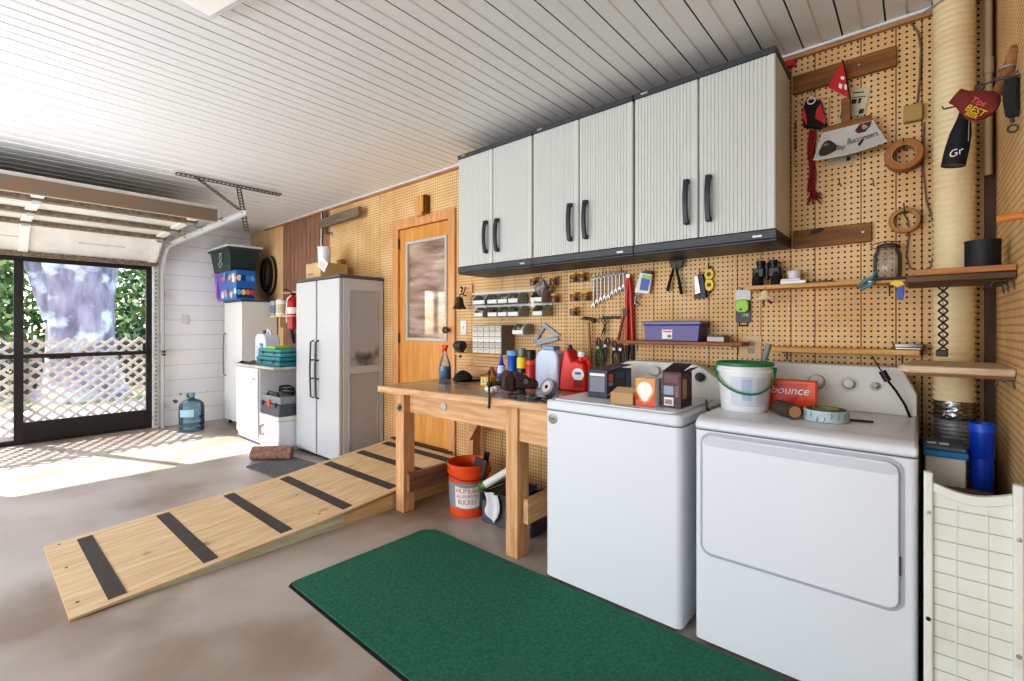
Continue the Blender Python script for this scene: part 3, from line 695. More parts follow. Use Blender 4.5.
# deck with a sloped front edge
n = [(y0-.001, .8825), (y0-.001, .905), (y0+.012, .918), (y0+.05, .934), (y1, .934), (y1, .8825)]
b = MB(); b.prism(n, x0, x1, 'x'); P('top_deck', b, white, t, bev=.01)
dz2 = .9345
console(x0+.005, x1-.004, dz2, 1.13, conm, t, sh=.07, tilt=.07)
kr = mat('dial_ring', (150, 150, 150), .3, metal=.5)
knob(817, 382, .036, ym, conm, kr, t, dz2, 1.13, .07); knob(849, 384.5, .026, ym, conm, kr, t, dz2, 1.13, .07); knob(875.5, 386.5, .014, ym, galv, kr, t, dz2, 1.13, .07)
# door: recess groove + door slab with rounded corners and a hand grip scoop
dx0, dx1, q0, q1 = -.667, -.047, .385, .862
def annulus(b, o, i, ya, yb):
    n = len(o); vs = [(p[0], ya, p[1]) for p in o]+[(p[0], ya, p[1]) for p in i]+[(p[0], yb, p[1]) for p in o]+[(p[0], yb, p[1]) for p in i]
    f = []
    for k in range(n):
        j = (k+1) % n; f += [(k, j, n+j, n+k), (2*n+k, 3*n+k, 3*n+j, 2*n+j), (k, 2*n+k, 2*n+j, j), (n+k, n+j, 3*n+j, 3*n+k)]
    b.add(vs, f)
b = MB(); annulus(b, rrect(dx0-.012, dx1+.012, q0-.012, q1+.012, .045, 8), rrect(dx0-.002, dx1+.002, q0-.002, q1+.002, .036, 8), y0-.004, y0-.0002); P('door_surround', b, mat('recess_grey', (176, 180, 188), .35), t)
b = MB(); b.prism(rrect(dx0, dx1, q0, q1-.0, .035, 8), y0-.016, y0-.0003, 'y'); d = P('door', b, white, t, bev=.005)
b = MB(); b.prism(rrect(dx0+.005, dx1-.005, q1-.04, q1-.006, .015, 6), y0-.0175, y0-.0162, 'y'); P('grip', b, mat('recess_light', (204, 207, 213), .3), d, bev=.001)
b = MB(); b.box(dx1-.0, dx1+.004, y0-.012, y0-.004, .5, .56); P('hinge', b, charcoal, d)
for xx in (x0+.05, x1-.05):
    for yy in (y0+.05, y1-.05):
        b = MB(); b.lathe([(.02, .0145), (.016, .02)], (xx, yy, 0), 12); P('foot', b, black, t)
# ---- workbench
t = T('workbench', 'heavy pine workbench with square posts standing between ramp and washer', 'workbench', (-2.15, 2.4, 0))
bh = .90; fl = Vector((-2.835, 1.86)); fr_ = Vector((-1.475, 2.0))
b = MB(); b.prism([tuple(fl), (fr_.x, fr_.y), (-1.475, 2.70), (-2.835, 2.70)], bh-.045, bh-.006, 'z'); P('top', b, piney if False else pine, t, bev=.003)
b = MB(); b.prism([(fl.x+.002, fl.y+.002), (fr_.x, fr_.y+.002), (-1.475, 2.70), (-2.833, 2.70)], bh-.0058, bh, 'z'); P('worn_surface', b, mat('worn_bench', (176, 156, 132), .22, c2=(148, 118, 88), scale=3, dirt=((88, 84, 82), 3.5, .6)), t)
def post(x0, x1, y0, y1, z0, z1, nm='leg', m=None):
    b = MB(); b.box(x0, x1, y0, y1, z0, z1); return P(nm, b, m or pinez, t, bev=.003)
post(-2.822, -2.728, 2.0, 2.095, 0, bh-.0455); post(-1.787, -1.700, 2.015, 2.12, 0, bh-.0455); post(-2.74, -2.65, 2.60, 2.69, 0, bh-.0455); post(-1.787, -1.7, 2.60, 2.69, 0, bh-.0455)
b = MB(); b.box(-2.727, -1.788, 2.05, 2.088, .70, bh-.046); P('apron', b, pine, t, bev=.003)
b = MB(); b.box(-1.699, -1.48, 2.03, 2.068, .66, bh-.046); P('apron', b, pine, t, bev=.003)
b = MB(); b.prism([(-2.44, .72), (-2.52, .72), (-2.649, .52), (-2.649, .42)], 2.56, 2.598, 'y'); P('knee_brace', b, pine, t)
b = MB(); b.box(-2.727, -2.69, 2.02, 2.72, .145, .275); P('side_stretcher', b, oldwood, t, bev=.003)
b = MB(); b.box(-1.698, -1.66, 2.06, 2.72, .19, .33); P('side_stretcher', b, piney, t, bev=.003)
b = MB(); b.lathe([(.03, 1.999), (.03, 1.996), (.016, 1.995), (.016, 1.985), (.006, 1.984), (.006, 1.978)], (-2.776, 0, .735), 18, 'y'); P('bolt', b, steel, t)
p = Y_(444, 409, 2.05); b = MB(); b.lathe([(.028, 2.0495), (.028, 2.043), (.018, 2.042)], (p.x, 0, .78), 18, 'y'); P('bolt', b, galv, t)
# backsplash board
b = MB(); b.box(-2.88, -1.2, W-.05, W-.002, .905, .985); S('backsplash_board', b, pine, 'pine board running along the pegboard behind the workbench top', 'board', bev=.002)
# ================================================================== THINGS ON THE PEGBOARD
def hook(name_parent, x, z, L=.06, y=W): # small steel hook geometry
    b = MB(); b.tube([(x, y+.001, z), (x, y-L, z), (x, y-L-.006, z+.006), (x, y-L-.006, z+.02)], .0022, 6); return b
def peg(x, z, label, group=None, L=.05):
    return S('peg_hook', hook(None, x, z, L), darksteel, label, 'hook', group)
# ---- boards fixed to the pegboard
x0, x1, _, _ = rect(792.5, 60, 896.5, 80, W-.02)
zt = Y_(896, 45, W-.02).z; zb = Y_(896, 65.4, W-.02).z
t = T('wall_board', 'brown stained board screwed flat high on the pegboard above the pirate sign', 'board', ((x0+x1)/2, W, zb))
b = MB(); b.box(x0, x1, W-.021, W+.001, zb, zt); P('plank', b, oak, t, bev=.003)
b = MB(); p = Y_(859, 65, W-.02); b.lathe([(.006, W-.0215), (.005, W-.024)], (p.x, 0, p.z), 10, 'y'); P('screw', b, galv, t)
x0, x1, _, _ = rect(793, 230, 871.5, 240, W-.02); zt = Y_(871, 222, W-.02).z; zb = Y_(871, 241.5, W-.02).z
t = T('wall_board', 'brown board with a dark oval knot on the pegboard below the two empty hooks', 'board', ((x0+x1)/2, W, zb))
b = MB(); b.box(x0, x1, W-.021, W+.001, zb, zt); P('plank', b, oak, t, bev=.003)
b = MB(); p = Y_(817, 231, W-.02)
b.mi = 0; b.prism([(p.x+.03*cos(a*pi/8), p.z+.012*sin(a*pi/8)+.006*cos(a*pi/8)) for a in range(16)], W-.0222, W-.0212, 'y')
P('knot', b, mat('dark_knot', (52, 30, 14), .6), t)
b = MB(); p = Y_(863, 232, W-.02); b.lathe([(.006, W-.0215), (.005, W-.024)], (p.x, 0, p.z), 10, 'y'); P('screw', b, galv, t)
# red cap beside the cabinet
p = Y_(790, 64, W-.03); b = MB(); b.box(p.x-.03, p.x+.022, W-.03, W-.003, p.z-.01, p.z+.022); b.tube([(p.x-.02, W-.018, p.z-.01), (p.x-.008, W-.018, p.z-.055)], .008); S('clip_lamp', b, redm, 'small red cap shaped thing wedged between the wall cabinet and the upper brown board', 'clip', bev=.004)
# ---- papers
paper = mat('newsprint', (208, 200, 172), .8, var=.05); ink = mat('print_ink', (58, 50, 46), .8)
def quad(b, pts, Y, th=.0012):
    P3 = [Y_(px, py, Y) for px, py in pts]; n = len(P3); b.add([tuple(p) for p in P3]+[(p.x, p.y+th, p.z) for p in P3], [tuple(range(n)), tuple(range(n, 2*n))]+[(i, (i+1) % n, n+(i+1) % n, n+i) for i in range(n)])
def poly_on(b, pts, Y, th=.0012): quad(b, pts, Y, th)
Yp = W-.006
t = T('newspaper_clipping', 'printed clipping with small dark pictures pinned right of the red pennant', 'clipping', tuple(Y_(860, 115, Yp)))
b = MB(); quad(b, [(850, 117), (864.5, 114.5), (871, 87), (850.5, 88.5)], Yp); P('sheet', b, paper, t, smooth=False)
b = MB()
for q in ([(851.5,104),(856,103.5),(857,99),(852,99.5)], [(858,103.5),(860.5,103),(861.5,98),(858.6,98.3)], [(858.5,114),(863,113.2),(864.3,108.5),(859.3,109)], [(852,98),(866,96.5),(866.2,95.8),(852,97.2)], [(853,93.5),(864,92.3),(864.3,91.3),(853,92.5)]): quad(b, q, Yp-.0013, .0008)
P('printed_picture', b, ink, t, smooth=False, kind='stuff')
t = T('paper_slip', 'narrow pale slip with a dark picture leaning left of the wooden stick', 'clipping', tuple(Y_(840, 123, Yp)))
b = MB(); quad(b, [(837, 124), (843.5, 122), (845, 99), (842.5, 99)], Yp); P('sheet', b, paper, t, smooth=False)
b = MB(); quad(b, [(839.5, 119), (843, 117), (843.6, 110), (841.5, 111)], Yp-.0013, .0008); P('printed_picture', b, ink, t, smooth=False)
t = T('paper_card', 'small pale card showing below the bottom edge of the pirate sign', 'clipping', tuple(Y_(838, 166, Yp)))
b = MB(); quad(b, [(825, 165.5), (852, 164), (853, 154), (828, 156)], Yp); P('sheet', b, paper, t, smooth=False)
b = MB(); quad(b, [(846, 161), (850, 160.5), (850.6, 156.5), (846.8, 157)], Yp-.0013, .0008); P('printed_picture', b, ink, t, smooth=False)
t = T('clear_bag', 'flat tan edged plastic sleeve hanging behind the red and black packet', 'sleeve', tuple(Y_(812, 165, Yp)))
b = MB(); 
for q in ([(793.5,104),(795,104),(795,165),(793.5,165)], [(793.5,165),(818,163),(818,162),(793.5,164)], [(795,104.5),(826,98),(826,97),(795,103.2)], [(828.5,97.5),(830,97.3),(829.5,120),(828.3,120)]): quad(b, q, Yp, .002)
P('edge', b, mat('tan_edge', (190, 160, 112), .6), t, smooth=False, kind='stuff')
b = MB()
for i in range(7): quad(b, [(794, 123+i*4), (796.6, 122.8+i*4), (796.6, 125+i*4), (794, 125.3+i*4)], Yp-.002, .0015)
P('red_print', b, mat('maroon', (112, 24, 30), .6), t, smooth=False, kind='stuff')
# red + black packet
Yq = W-.03
t = T('glove_packet', 'red and black packet with a white ring hanging beside the wall cabinet', 'packet', tuple(Y_(815, 130, Yq)))
b = MB(); quad(b, [(803, 127), (825, 129), (827, 124), (821, 100), (806, 99), (802, 110)], Yq, .022); P('pouch', b, mat('black_pouch', (28, 22, 24), .6, var=.4, scale=50, bump=.6), t, bev=.006)
b = MB(); quad(b, [(815, 118), (825, 124), (826, 121), (821, 103), (816, 110)], Yq-.003, .003); P('red_panel', b, redm, t, smooth=False)
b = MB(); quad(b, [(802.3, 116), (806, 125), (807, 121), (804, 107)], Yq-.003, .003); P('trim_strip', b, red, t, smooth=False)
b = MB(); p = Y_(811.5, 101, Yq); b.ring((p.x, W-.035, p.z), .016, .0035, 'y', 16, 6); P('ring', b, white, t)
b = MB(); q2 = Y_(812, 97, W); b.tube([(q2.x, W-.001, q2.z+.01), (q2.x, W-.05, q2.z+.01), (q2.x, W-.05, q2.z+.025)], .002, 6); P('hook', b, darksteel, t)
# red bead strand with tassel
t = T('bead_necklace', 'dark red bead strands with a frayed tassel hanging under the packet', 'necklace', tuple(Y_(812, 208, Yq)))
bm_ = mat('red_beads', (150, 26, 34), .35); b = MB()
for s in (-1, 0, 1):
    for i in range(24):
        f = i/23; p = Y_(811.5+s*(2.2+1.0*sin(f*9+s)), 131+f*60, Yq+.012); b.ball(tuple(p), .0068, 8, 5)
P('bead_strand', b, bm_, t, kind='stuff')
b = MB(); rn = random.Random(4)
for i in range(16):
    p = Y_(812, 189, Yq); q = Y_(812+rn.uniform(-9, 12), 206-rn.uniform(0, 14), Yq+rn.uniform(-.02, .015)); b.tube([p, p.lerp(q, .5)+Vector((0, 0, -.01)), q], [.004, .004, .0015], 5)
P('tassel', b, mat('dark_red_fringe', (120, 20, 28), .8), t, kind='stuff')
# pirate sign: wooden tee handle with curved sheet, red pennant stuck on top
Ys = W-.05
t = T('team_sign', 'curved grey sheet sign lettered Buccaneers hanging from a wooden crossbar and stick', 'sign', tuple(Y_(850, 161, Ys)))
b = MB(); A = Y_(847, 98, Ys); B = Y_(846, 124, Ys); b.box(A.x-.022, A.x+.014, Ys-.006, Ys+.012, B.z, A.z); P('stick', b, oak, t, bev=.003)
b = MB(); quad(b, [(822, 135), (873, 121.5), (871.5, 114), (821.5, 128)], Ys-.02, .026); P('crossbar', b, oak, t, bev=.003)
b = MB(); TL, TRr, BL, BR = (822, 133), (873, 120), (813, 160.5), (887.5, 141.5)
def sheet(u, v, dy=0):
    px = (TL[0]*(1-u)+TRr[0]*u)*(1-v)+(BL[0]*(1-u)+BR[0]*u)*v; py = (TL[1]*(1-u)+TRr[1]*u)*(1-v)+(BL[1]*(1-u)+BR[1]*u)*v+3*v*sin(pi*u)
    p = Y_(px, py, Ys-.022-.05*v*v-dy); return p
b.grid(lambda u, v: sheet(u, v), 12, 8); b.grid(lambda u, v: sheet(u, v, .002), 12, 8); sh = P('sheet', b, mat('sign_grey', (196, 192, 186), .35), t)
b = MB()
for i in range(12): b.add([sheet(i/12, 1, .0), sheet((i+1)/12, 1, 0), sheet((i+1)/12, 1, .004)+Vector((0,0,.004)), sheet(i/12, 1, .004)+Vector((0,0,.004)), sheet(i/12, .965, .004), sheet((i+1)/12, .965, .004)], [(0,1,2,3), (3,2,5,4)])
P('white_rim', b, white, t)
def onsheet(body, u0, u1, v, hgt, m, shear=.25):
    # lettering bent to follow the sheet
    tmp = MB(); tmp.text(body, 1.0, Matrix(), ext=0, align='LEFT', shear=shear); xs = [w.co.x for w in tmp.bm.verts]; a, c = min(xs), max(xs)
    for w in tmp.bm.verts:
        f = (w.co.x-a)/(c-a); w.co = sheet(u0+(u1-u0)*f, v-w.co.y*hgt-.12*f*0, .0045)
    return tmp
b = onsheet('Buccaneers', .47, .95, .55, .30, None); P('lettering', b, black, sh, smooth=False)
b = onsheet('Bay', .29, .45, .68, .24, None); P('lettering', b, black, sh, smooth=False)
def blob(u, v, ru, rv, m, nm, n=18, wob=.12, d=.0035, flag=False):
    b = MB(); pts = []
    for k in range(n):
        a = 2*pi*k/n; r = 1+wob*sin(3*a+1); pts.append(sheet(u+ru*r*cos(a), v+rv*r*sin(a), d))
    b.add(pts, [tuple(range(n))]); return P(nm, b, m, sh, smooth=False)
blob(.17, .62, .13, .27, mat('helmet_dark', (66, 58, 52), .5), 'emblem'); blob(.14, .52, .05, .08, mat('helmet_light', (150, 142, 132), .5), 'emblem_highlight', d=.0045)
b = MB(); b.add([sheet(.62, .22, .004), sheet(.74, .02, .004), sheet(.97, .02, .004), sheet(.9, .2, .004), sheet(.78, .36, .004), sheet(.66, .34, .004)], [(0,1,2,3,4,5)]); P('flag_emblem', b, mat('emblem_maroon', (84, 34, 34), .5), sh, smooth=False)
blob(.8, .17, .05, .09, mat('emblem_pale', (170, 150, 140), .5), 'emblem_skull', d=.005)
b = MB(); b.add([sheet(.62, .72, .004), sheet(.7, .6, .004), sheet(.73, .62, .004), sheet(.64, .82, .004)], [(0,1,2,3)]); P('sword_emblem', b, mat('emblem_maroon', (84, 34, 34), .5), sh, smooth=False)
t = T('pennant', 'small red triangular pennant on a black stick stuck above the wooden tee', 'pennant', tuple(Y_(846, 99, Ys)))
b = MB(); b.tube([Y_(842.5, 60, Ys-.012), Y_(850, 99, Ys-.012)], .004, 8); P('stick', b, black, t)
b = MB(); quad(b, [(842.8, 62), (827.5, 87), (849.3, 98)], Ys-.018, .002); f_ = P('flag', b, mat('pennant_red', (196, 22, 34), .6), t, smooth=False)
b = MB(); 
for q in ([(841,76),(844.5,77),(844,80),(840.5,79)], [(839,83),(842.5,84.5),(841.8,89),(838.5,87.5)], [(844.5,84),(847,85),(846.6,90),(844.2,89)]): quad(b, q, Ys-.0195, .001)
P('print_mark', b, label_w, f_, smooth=False, kind='stuff')
# ---- tape rolls on hooks
def taperoll(px, py, R_, r_, w, m, label, grp='masking tape rolls hung on the pegboard'):
    p = Y_(px, py, W-.04); t = T('tape_roll', label, 'tape roll', (p.x, p.y, p.z-R_), group=grp)
    b = MB(); b.lathe([(r_+.003, 0), (R_-.003, 0), (R_, .003), (R_, w-.003), (R_-.003, w), (r_+.003, w)], (p.x, W-.012-w, p.z), 32, 'y', cap=False)
    P('tape', b, m, t)
    b = MB(); b.lathe([(r_, -.001), (r_+.003, -.001), (r_+.003, w+.001), (r_, w+.001), (r_, -.001)], (p.x, W-.012-w, p.z), 32, 'y', cap=False); P('core', b, cardboard, t)
    b = MB(); b.tube([(p.x, W+.001, p.z+r_-.004), (p.x, W-.07, p.z+r_-.004), (p.x-.002, W-.075, p.z+r_+.03)], .0028, 6); P('hook', b, darksteel, t)
taperoll(904, 156, .068, .040, .062, mat('old_masking_tape', (164, 106, 48), .5), 'fat brown tape roll on a hook, the upper of two')
taperoll(904.5, 220, .056, .040, .03, mat('pale_masking_tape', (176, 120, 60), .5), 'thin tan tape roll on a hook above the glass jar')
p = Y_(841, 186, W); peg(p.x, p.z, 'empty steel hook left of its pair below the pirate sign', 'empty pegboard hooks'); p = Y_(874, 186, W); peg(p.x, p.z, 'empty steel hook right of its pair, left of the thin tape roll', 'empty pegboard hooks')
# adapter and cable
p = Y_(914, 114, W); t = T('plug_adapter', 'old ivory plug box on the pegboard with a cable running to the ceiling', 'adapter', (p.x, W, p.z-.04))
b = MB(); b.box(p.x-.036, p.x+.03, W-.035, W-.002, p.z-.04, p.z+.035); P('box', b, mat('old_ivory', (178, 148, 84), .5), t, bev=.006)
pts = [Y_(x, y, W-.006) for x, y in ((890, 24), (900, 20), (910, 22), (918, 32), (921, 48), (920, 75), (917, 105))]; b = MB(); b.tube(pts, .004, 6); P('cable', b, mat('grey_cable', (120, 104, 84), .6), t)
pts = [Y_(x, y, W-.008) for x, y in ((924, 122), (923, 170), (926, 200), (933, 222), (934, 248), (931, 266), (922, 272), (910, 268), (906, 256), (909, 235), (908, 222), (903, 212))]
S('hanging_wire', (lambda b: b.tube(pts, .0032, 6))(MB()), mat('grey_cable', (120, 104, 84), .6), 'long grey wire looping down the pegboard around the thin tape roll', 'wire')
# ---- shelves with brackets
def shelf(pa, pb, Y0, th, label, m, yb=W-.001):
    (ax, ay), (bx, by) = pa, pb; A = Y_(ax, ay, Y0); B = Y_(bx, by, Y0); z = (A.z+B.z)/2
    t = T('wall_shelf', label, 'shelf', ((A.x+B.x)/2, W, z-th)); b = MB(); b.box(A.x, B.x, Y0, yb, z-th, z); P('plank', b, m, t, bev=.003)
    n = max(2, int((B.x-A.x)/.35))
    for i in range(n):
        xx = A.x+.06+(B.x-A.x-.12)*i/(n-1); b = MB(); b.tube([(xx, W-.002, z-.07), (xx, W-.004, z-th-.004), (xx, Y0+.03, z-th-.004)], .003, 6); P('bracket', b, darksteel, t)
    return z, A.x, B.x
us, ua, ub = shelf((746, 286.5), (906, 277), W-.13, .02, 'narrow pine shelf holding the binoculars and the glass jar', shelfw)
ls, la, lb = shelf((768, 347.5), (920, 349.5), W-.13, .024, 'bare pine shelf just above the dryer controls', shelfw)
ps, pa_, pb_ = shelf((617.5, 339.5), (742, 343.5), W-.15, .02, 'reddish brown shelf under the purple box', wood('red_shelf', (168, 104, 62), (140, 82, 46), 'x'))
# ---- on the upper shelf
def onS(px, Y, z): return Y_(px, 300, Y).x, Y, z
# binoculars
p = Y_(767, 284, W-.07); t = T('binoculars', 'black binoculars standing upright on the narrow pine shelf', 'binoculars', (p.x, W-.07, us))
for s in (-1, 1):
    b = MB(); b.lathe([(.026, .001), (.027, .02), (.024, .05), (.022, .07)], (p.x+s*.044, W-.07, us), 20); P('objective_barrel', b, blackrub, t)
    b = MB(); b.lathe([(.017, .05), (.018, .11), (.022, .112), (.022, .128), (.019, .13)], (p.x+s*.029, W-.07, us), 20); P('eyepiece', b, black, t)
    b = MB(); b.prism(rrect(p.x+s*.036-.03, p.x+s*.036+.03, W-.09, W-.05, .012), us+.045, us+.092, 'z'); P('prism_housing', b, black, t, bev=.004)
b = MB(); b.cyl((p.x, W-.07, us+.03), (p.x, W-.07, us+.115), .009); P('hinge_bar', b, charcoal, t)
x = Y_(797, 280, W-.075).x
t = T('storage_box', 'flat white box lying on the pine shelf right of the binoculars', 'box', (x, W-.07, us)); b = MB(); b.box(x-.065, x+.045, W-.12, W-.02, us+.0005, us+.016); P('base', b, white, t, bev=.002)
b = MB(); b.box(x-.063, x+.02, W-.118, W-.022, us+.0165, us+.026); P('lid', b, label_w, t, bev=.002)
b = MB(); b.lathe([(.026, us+.0265), (.030, us+.058), (.032, us+.058), (.032, us+.066), (.030, us+.067)], (x-.012, W-.07, 0), 22); S('plastic_tub', b, mat('milky_tub', (218, 216, 214), .4), 'small milky round tub sitting on the flat white box', 'tub')
x = Y_(820, 280, W-.075).x; b = MB(TR(x, W-.07, us+.0005, -12)); b.box(-.055, .055, -.03, .03, 0, .009); S('notebook', b, black, 'thin black booklet lying on the pine shelf right of the white box', 'booklet', bev=.002)
# glass jar
p = Y_(887.5, 276, W-.07); t = T('glass_jar', 'large clear glass jar with a wire bail on the right end of the pine shelf', 'jar', (p.x, W-.07, us))
b = MB(); b.lathe([(.001, .0015), (.046, .0015), (.05, .01), (.052, .06), (.051, .11), (.043, .13), (.038, .137), (.038, .145)], (p.x, W-.07, us), 28, cap=False); P('body', b, clear, t)
b = MB(); b.lathe([(.04, .1455), (.041, .150), (.035, .156), (.02, .162), (.002, .163)], (p.x, W-.07, us), 24); P('lid', b, glassy('lid_glass', (200, 196, 186)), t)
b = MB(); b.ring((p.x, W-.07, us+.141), .0405, .0022, 'z'); b.tube([(p.x-.041, W-.07, us+.14), (p.x-.06, W-.09, us+.15), (p.x-.04, W-.1, us+.162), (p.x, W-.1, us+.168), (p.x+.04, W-.1, us+.16), (p.x+.041, W-.07, us+.14)], .0022, 6); P('wire_bail', b, darksteel, t)
# teal clamp, toy
def clampthing(px, py, ang, m, m2, label, s=1, Y=W-.155):
    p = Y_(px, py, Y); t = T('spring_clamp', label, 'clamp', tuple(p)); M = Matrix.Translation(p) @ Matrix.Rotation(R(ang), 4, 'Y') @ Matrix.Scale(s, 4)
    for k, (r0, nm) in enumerate(((6, 'upper_jaw'), (-6, 'lower_jaw'))):
        b = MB(M @ Matrix.Rotation(R(r0), 4, 'Y')); h = .004+k*0; sg = 1 if k == 0 else -1
        b.prism([(-.055, sg*.002), (-.05, sg*.012), (-.01, sg*.022), (.02, sg*.016), (.05, sg*.03), (.056, sg*.024), (.02, sg*.004)], -.009, .009, 'y'); P(nm, b, m if k == 0 else m2, t, bev=.002)
    b = MB(M); b.cyl((.004, -.012, 0), (.004, .012, 0), .007); P('pivot', b, steel, t)
clampthing(869, 281.5, -38, teal, teal, 'teal spring clamp gripping the edge of the pine shelf below the jar', .9)
p = Y_(899, 288, W-.16); t = T('spring_clamp', 'yellow and blue plastic clamp at the right end of the pine shelf', 'clamp', tuple(p))
b = MB(FR(p.x, p.y, p.z)); b.prism([(-.034, .018), (-.012, .034), (.012, .028), (.02, .012), (-.006, .002), (-.018, .012)], -.008, .008, 'z'); P('yellow_jaw', b, yellow, t, bev=.002)
b = MB(FR(p.x, p.y, p.z)); b.prism([(-.008, .001), (.016, .012), (.018, -.016), (.014, -.052), (-.006, -.05), (-.006, -.02)], -.009, .009, 'z'); P('blue_handle', b, blue, t, bev=.002)
# lime pack
p = Y_(742.5, 306, W-.02); x, z = p.x, p.z; t = T('tool_pack', 'lime green and black tool pack with a white header below the left shelf end', 'pack', (x, W, z-.07))
b = MB(); b.prism(rrect(x-.038, x+.038, z-.09, z+.03, .008), W-.008, W-.004, 'y'); P('card', b, black, t)
b = MB(); b.prism(rrect(x-.038, x+.038, z+.031, z+.088, .006), W-.012, W-.004, 'y'); P('header', b, mat('header_grey', (214, 214, 210), .5), t)
b = MB(); b.prism(rrect(x-.033, x+.031, z-.035, z+.035, .022), W-.03, W-.0085, 'y'); g_ = P('green_shell', b, lime, t, bev=.004)
b = MB(); b.lathe([(.007, W-.0305), (.007, W-.032)], (x-.006, 0, z-.018), 14, 'y'); P('round_vent', b, black, g_)
b = MB(); b.text('ITR', .022, FR(x+.012, W-.0085, z-.05), .0005); P('lettering', b, label_w, t, smooth=False)
b = MB(); b.tube([(x+.02, W-.002, z-.09), (x+.02, W-.01, z-.105), (x-.02, W-.01, z-.105), (x-.02, W-.002, z-.09)], .004, 6); P('loop', b, black, t)
b = MB(); b.tube([(x-.02, W+.001, z+.1), (x-.012, W-.04, z+.1), (x+.002, W-.042, z+.085)], .0022, 6); P('hook', b, darksteel, t)
# cream figure
p = Y_(765, 296, W-.15); t = T('soft_toy', 'small cream stuffed figure with dark red legs dangling from the pine shelf', 'toy', tuple(p))
cm = mat('cream_fleece', (222, 200, 158), .9, bump=.4, bscale=120)
M = Matrix.Translation(p); b = MB(M)
n_ = 0
b.ball((0, 0, .012), (.02, .014, .018), 14, 9); b.ball((0, 0, -.008), (.03, .016, .014), 14, 9); b.ball((-.026, 0, -.014), (.016, .01, .008)); b.ball((.028, 0, -.012), (.016, .01, .008)); P('body', b, cm, t)
b = MB(M); b.tube([(-.004, 0, -.018), (-.008, 0, -.036), (-.002, -.004, -.05)], [.006, .005, .004], 8); P('leg', b, mat('maroon', (112, 24, 30), .6), t); b = MB(M); b.tube([(.012, 0, -.016), (.022, 0, -.03), (.03, -.004, -.036)], [.006, .006, .007], 8); P('leg', b, mat('maroon', (112, 24, 30), .6), t)
b = MB(M); b.tube([(0, 0, .028), (0, .0, .045)], .0015, 5); P('string', b, black, t)
# soap tray on lower shelf
p = Y_(909, 345, W-.08); x = p.x; t = T('metal_tray', 'small dented metal tray on the right end of the bare pine shelf', 'tray', (x, W-.07, ls))
b = MB(); b.prism(rrect(x-.05, x+.05, W-.125, W-.02, .012), ls+.0005, ls+.012, 'z'); P('base', b, steel, t, bev=.003)
b = MB(); annulus(b, rrect(x-.054, x+.054, -.053, .053, .014), rrect(x-.036, x+.036, -.035, .035, .02), 0, .012)
for v in b.bm.verts: v.co = Vector((v.co.x, W-.0725+v.co.z, ls+.0125+v.co.y))
P('rim', b, mat('rim_steel', (120, 116, 110), .3, metal=.8), t)
# ---- purple box
x0 = Y_(643, 330, W-.15).x; x1 = Y_(700, 330, W-.15).x; pz1 = ps+.1
t = T('pencil_box', 'purple lidded plastic box with a white label on the reddish shelf', 'box', ((x0+x1)/2, W-.08, ps))
b = MB(); b.prism([(x0+.012, ps+.0006), (x1-.012, ps+.0006), (x1-.002, ps+.092), (x0+.002, ps+.092)], W-.145, W-.02, 'y'); P('body', b, purple, t, bev=.004)
b = MB(); b.box(x0-.004, x1+.004, W-.149, W-.016, ps+.0925, ps+.115); P('lid', b, mat('purple_lid', (90, 80, 144), .3), t, bev=.004)
b = MB(); xm = x0+(x1-x0)*.44; b.box(xm-.03, xm+.03, W-.1485, W-.1455, ps+.014, ps+.066); lb_ = P('label', b, label_w, t, smooth=False)
b = MB(); b.box(xm-.024, xm+.024, W-.15, W-.149, ps+.05, ps+.06); P('red_print', b, red, lb_, smooth=False)
b = MB()
for i in range(7): b.box(xm+.004+i*.003, xm+.0055+i*.003, W-.15, W-.149, ps+.02, ps+.036)
P('bar_code', b, black, lb_, smooth=False, kind='stuff')
x = Y_(716, 338, W-.12).x; b = MB(); b.box(x-.045, x+.045, W-.13, W-.04, ps+.0006, ps+.03); b.box(x-.04, x+.04, W-.125, W-.045, ps+.0301, ps+.036); S('tin_box', b, mat('grey_tin', (140, 140, 138), .4, metal=.4), 'flat grey tin on the right end of the reddish shelf', 'tin', bev=.003)
# ---- tools right of the wrenches
def pz(px, py, Y=W-.02): return Y_(px, py, Y)
# loppers / pruning shears
p = pz(675, 270, W-.03); t = T('pruning_shears', 'black handled pruning shears hanging open on the pegboard below the wall cabinet', 'shears', tuple(p)); 
b = MB(); b.tube([pz(674, 267, W-.03), pz(671, 277, W-.03), pz(667.5, 291, W-.03)], [.006, .009, .010], 8); P('handle', b, blackrub, t)
b = MB(); b.tube([pz(676, 267, W-.035), pz(679, 280, W-.035), pz(681.5, 294, W-.035)], [.006, .009, .010], 8); P('handle', b, blackrub, t)
b = MB(); quad(b, [(671, 268), (668.5, 260.5), (675, 259), (683, 260), (681.5, 266), (676.5, 270)], W-.04, .01); P('blade', b, darksteel, t, bev=.002)
b = MB(); b.lathe([(.009, -.006), (.009, .006)], tuple(pz(675, 266.5, W-.045)), 14, 'y'); P('pivot', b, darksteel, t)
b = MB(); q = pz(676, 262); b.tube([(q.x, W+.001, q.z), (q.x, W-.05, q.z), (q.x, W-.052, q.z+.014)], .0024, 6); P('hook', b, darksteel, t)
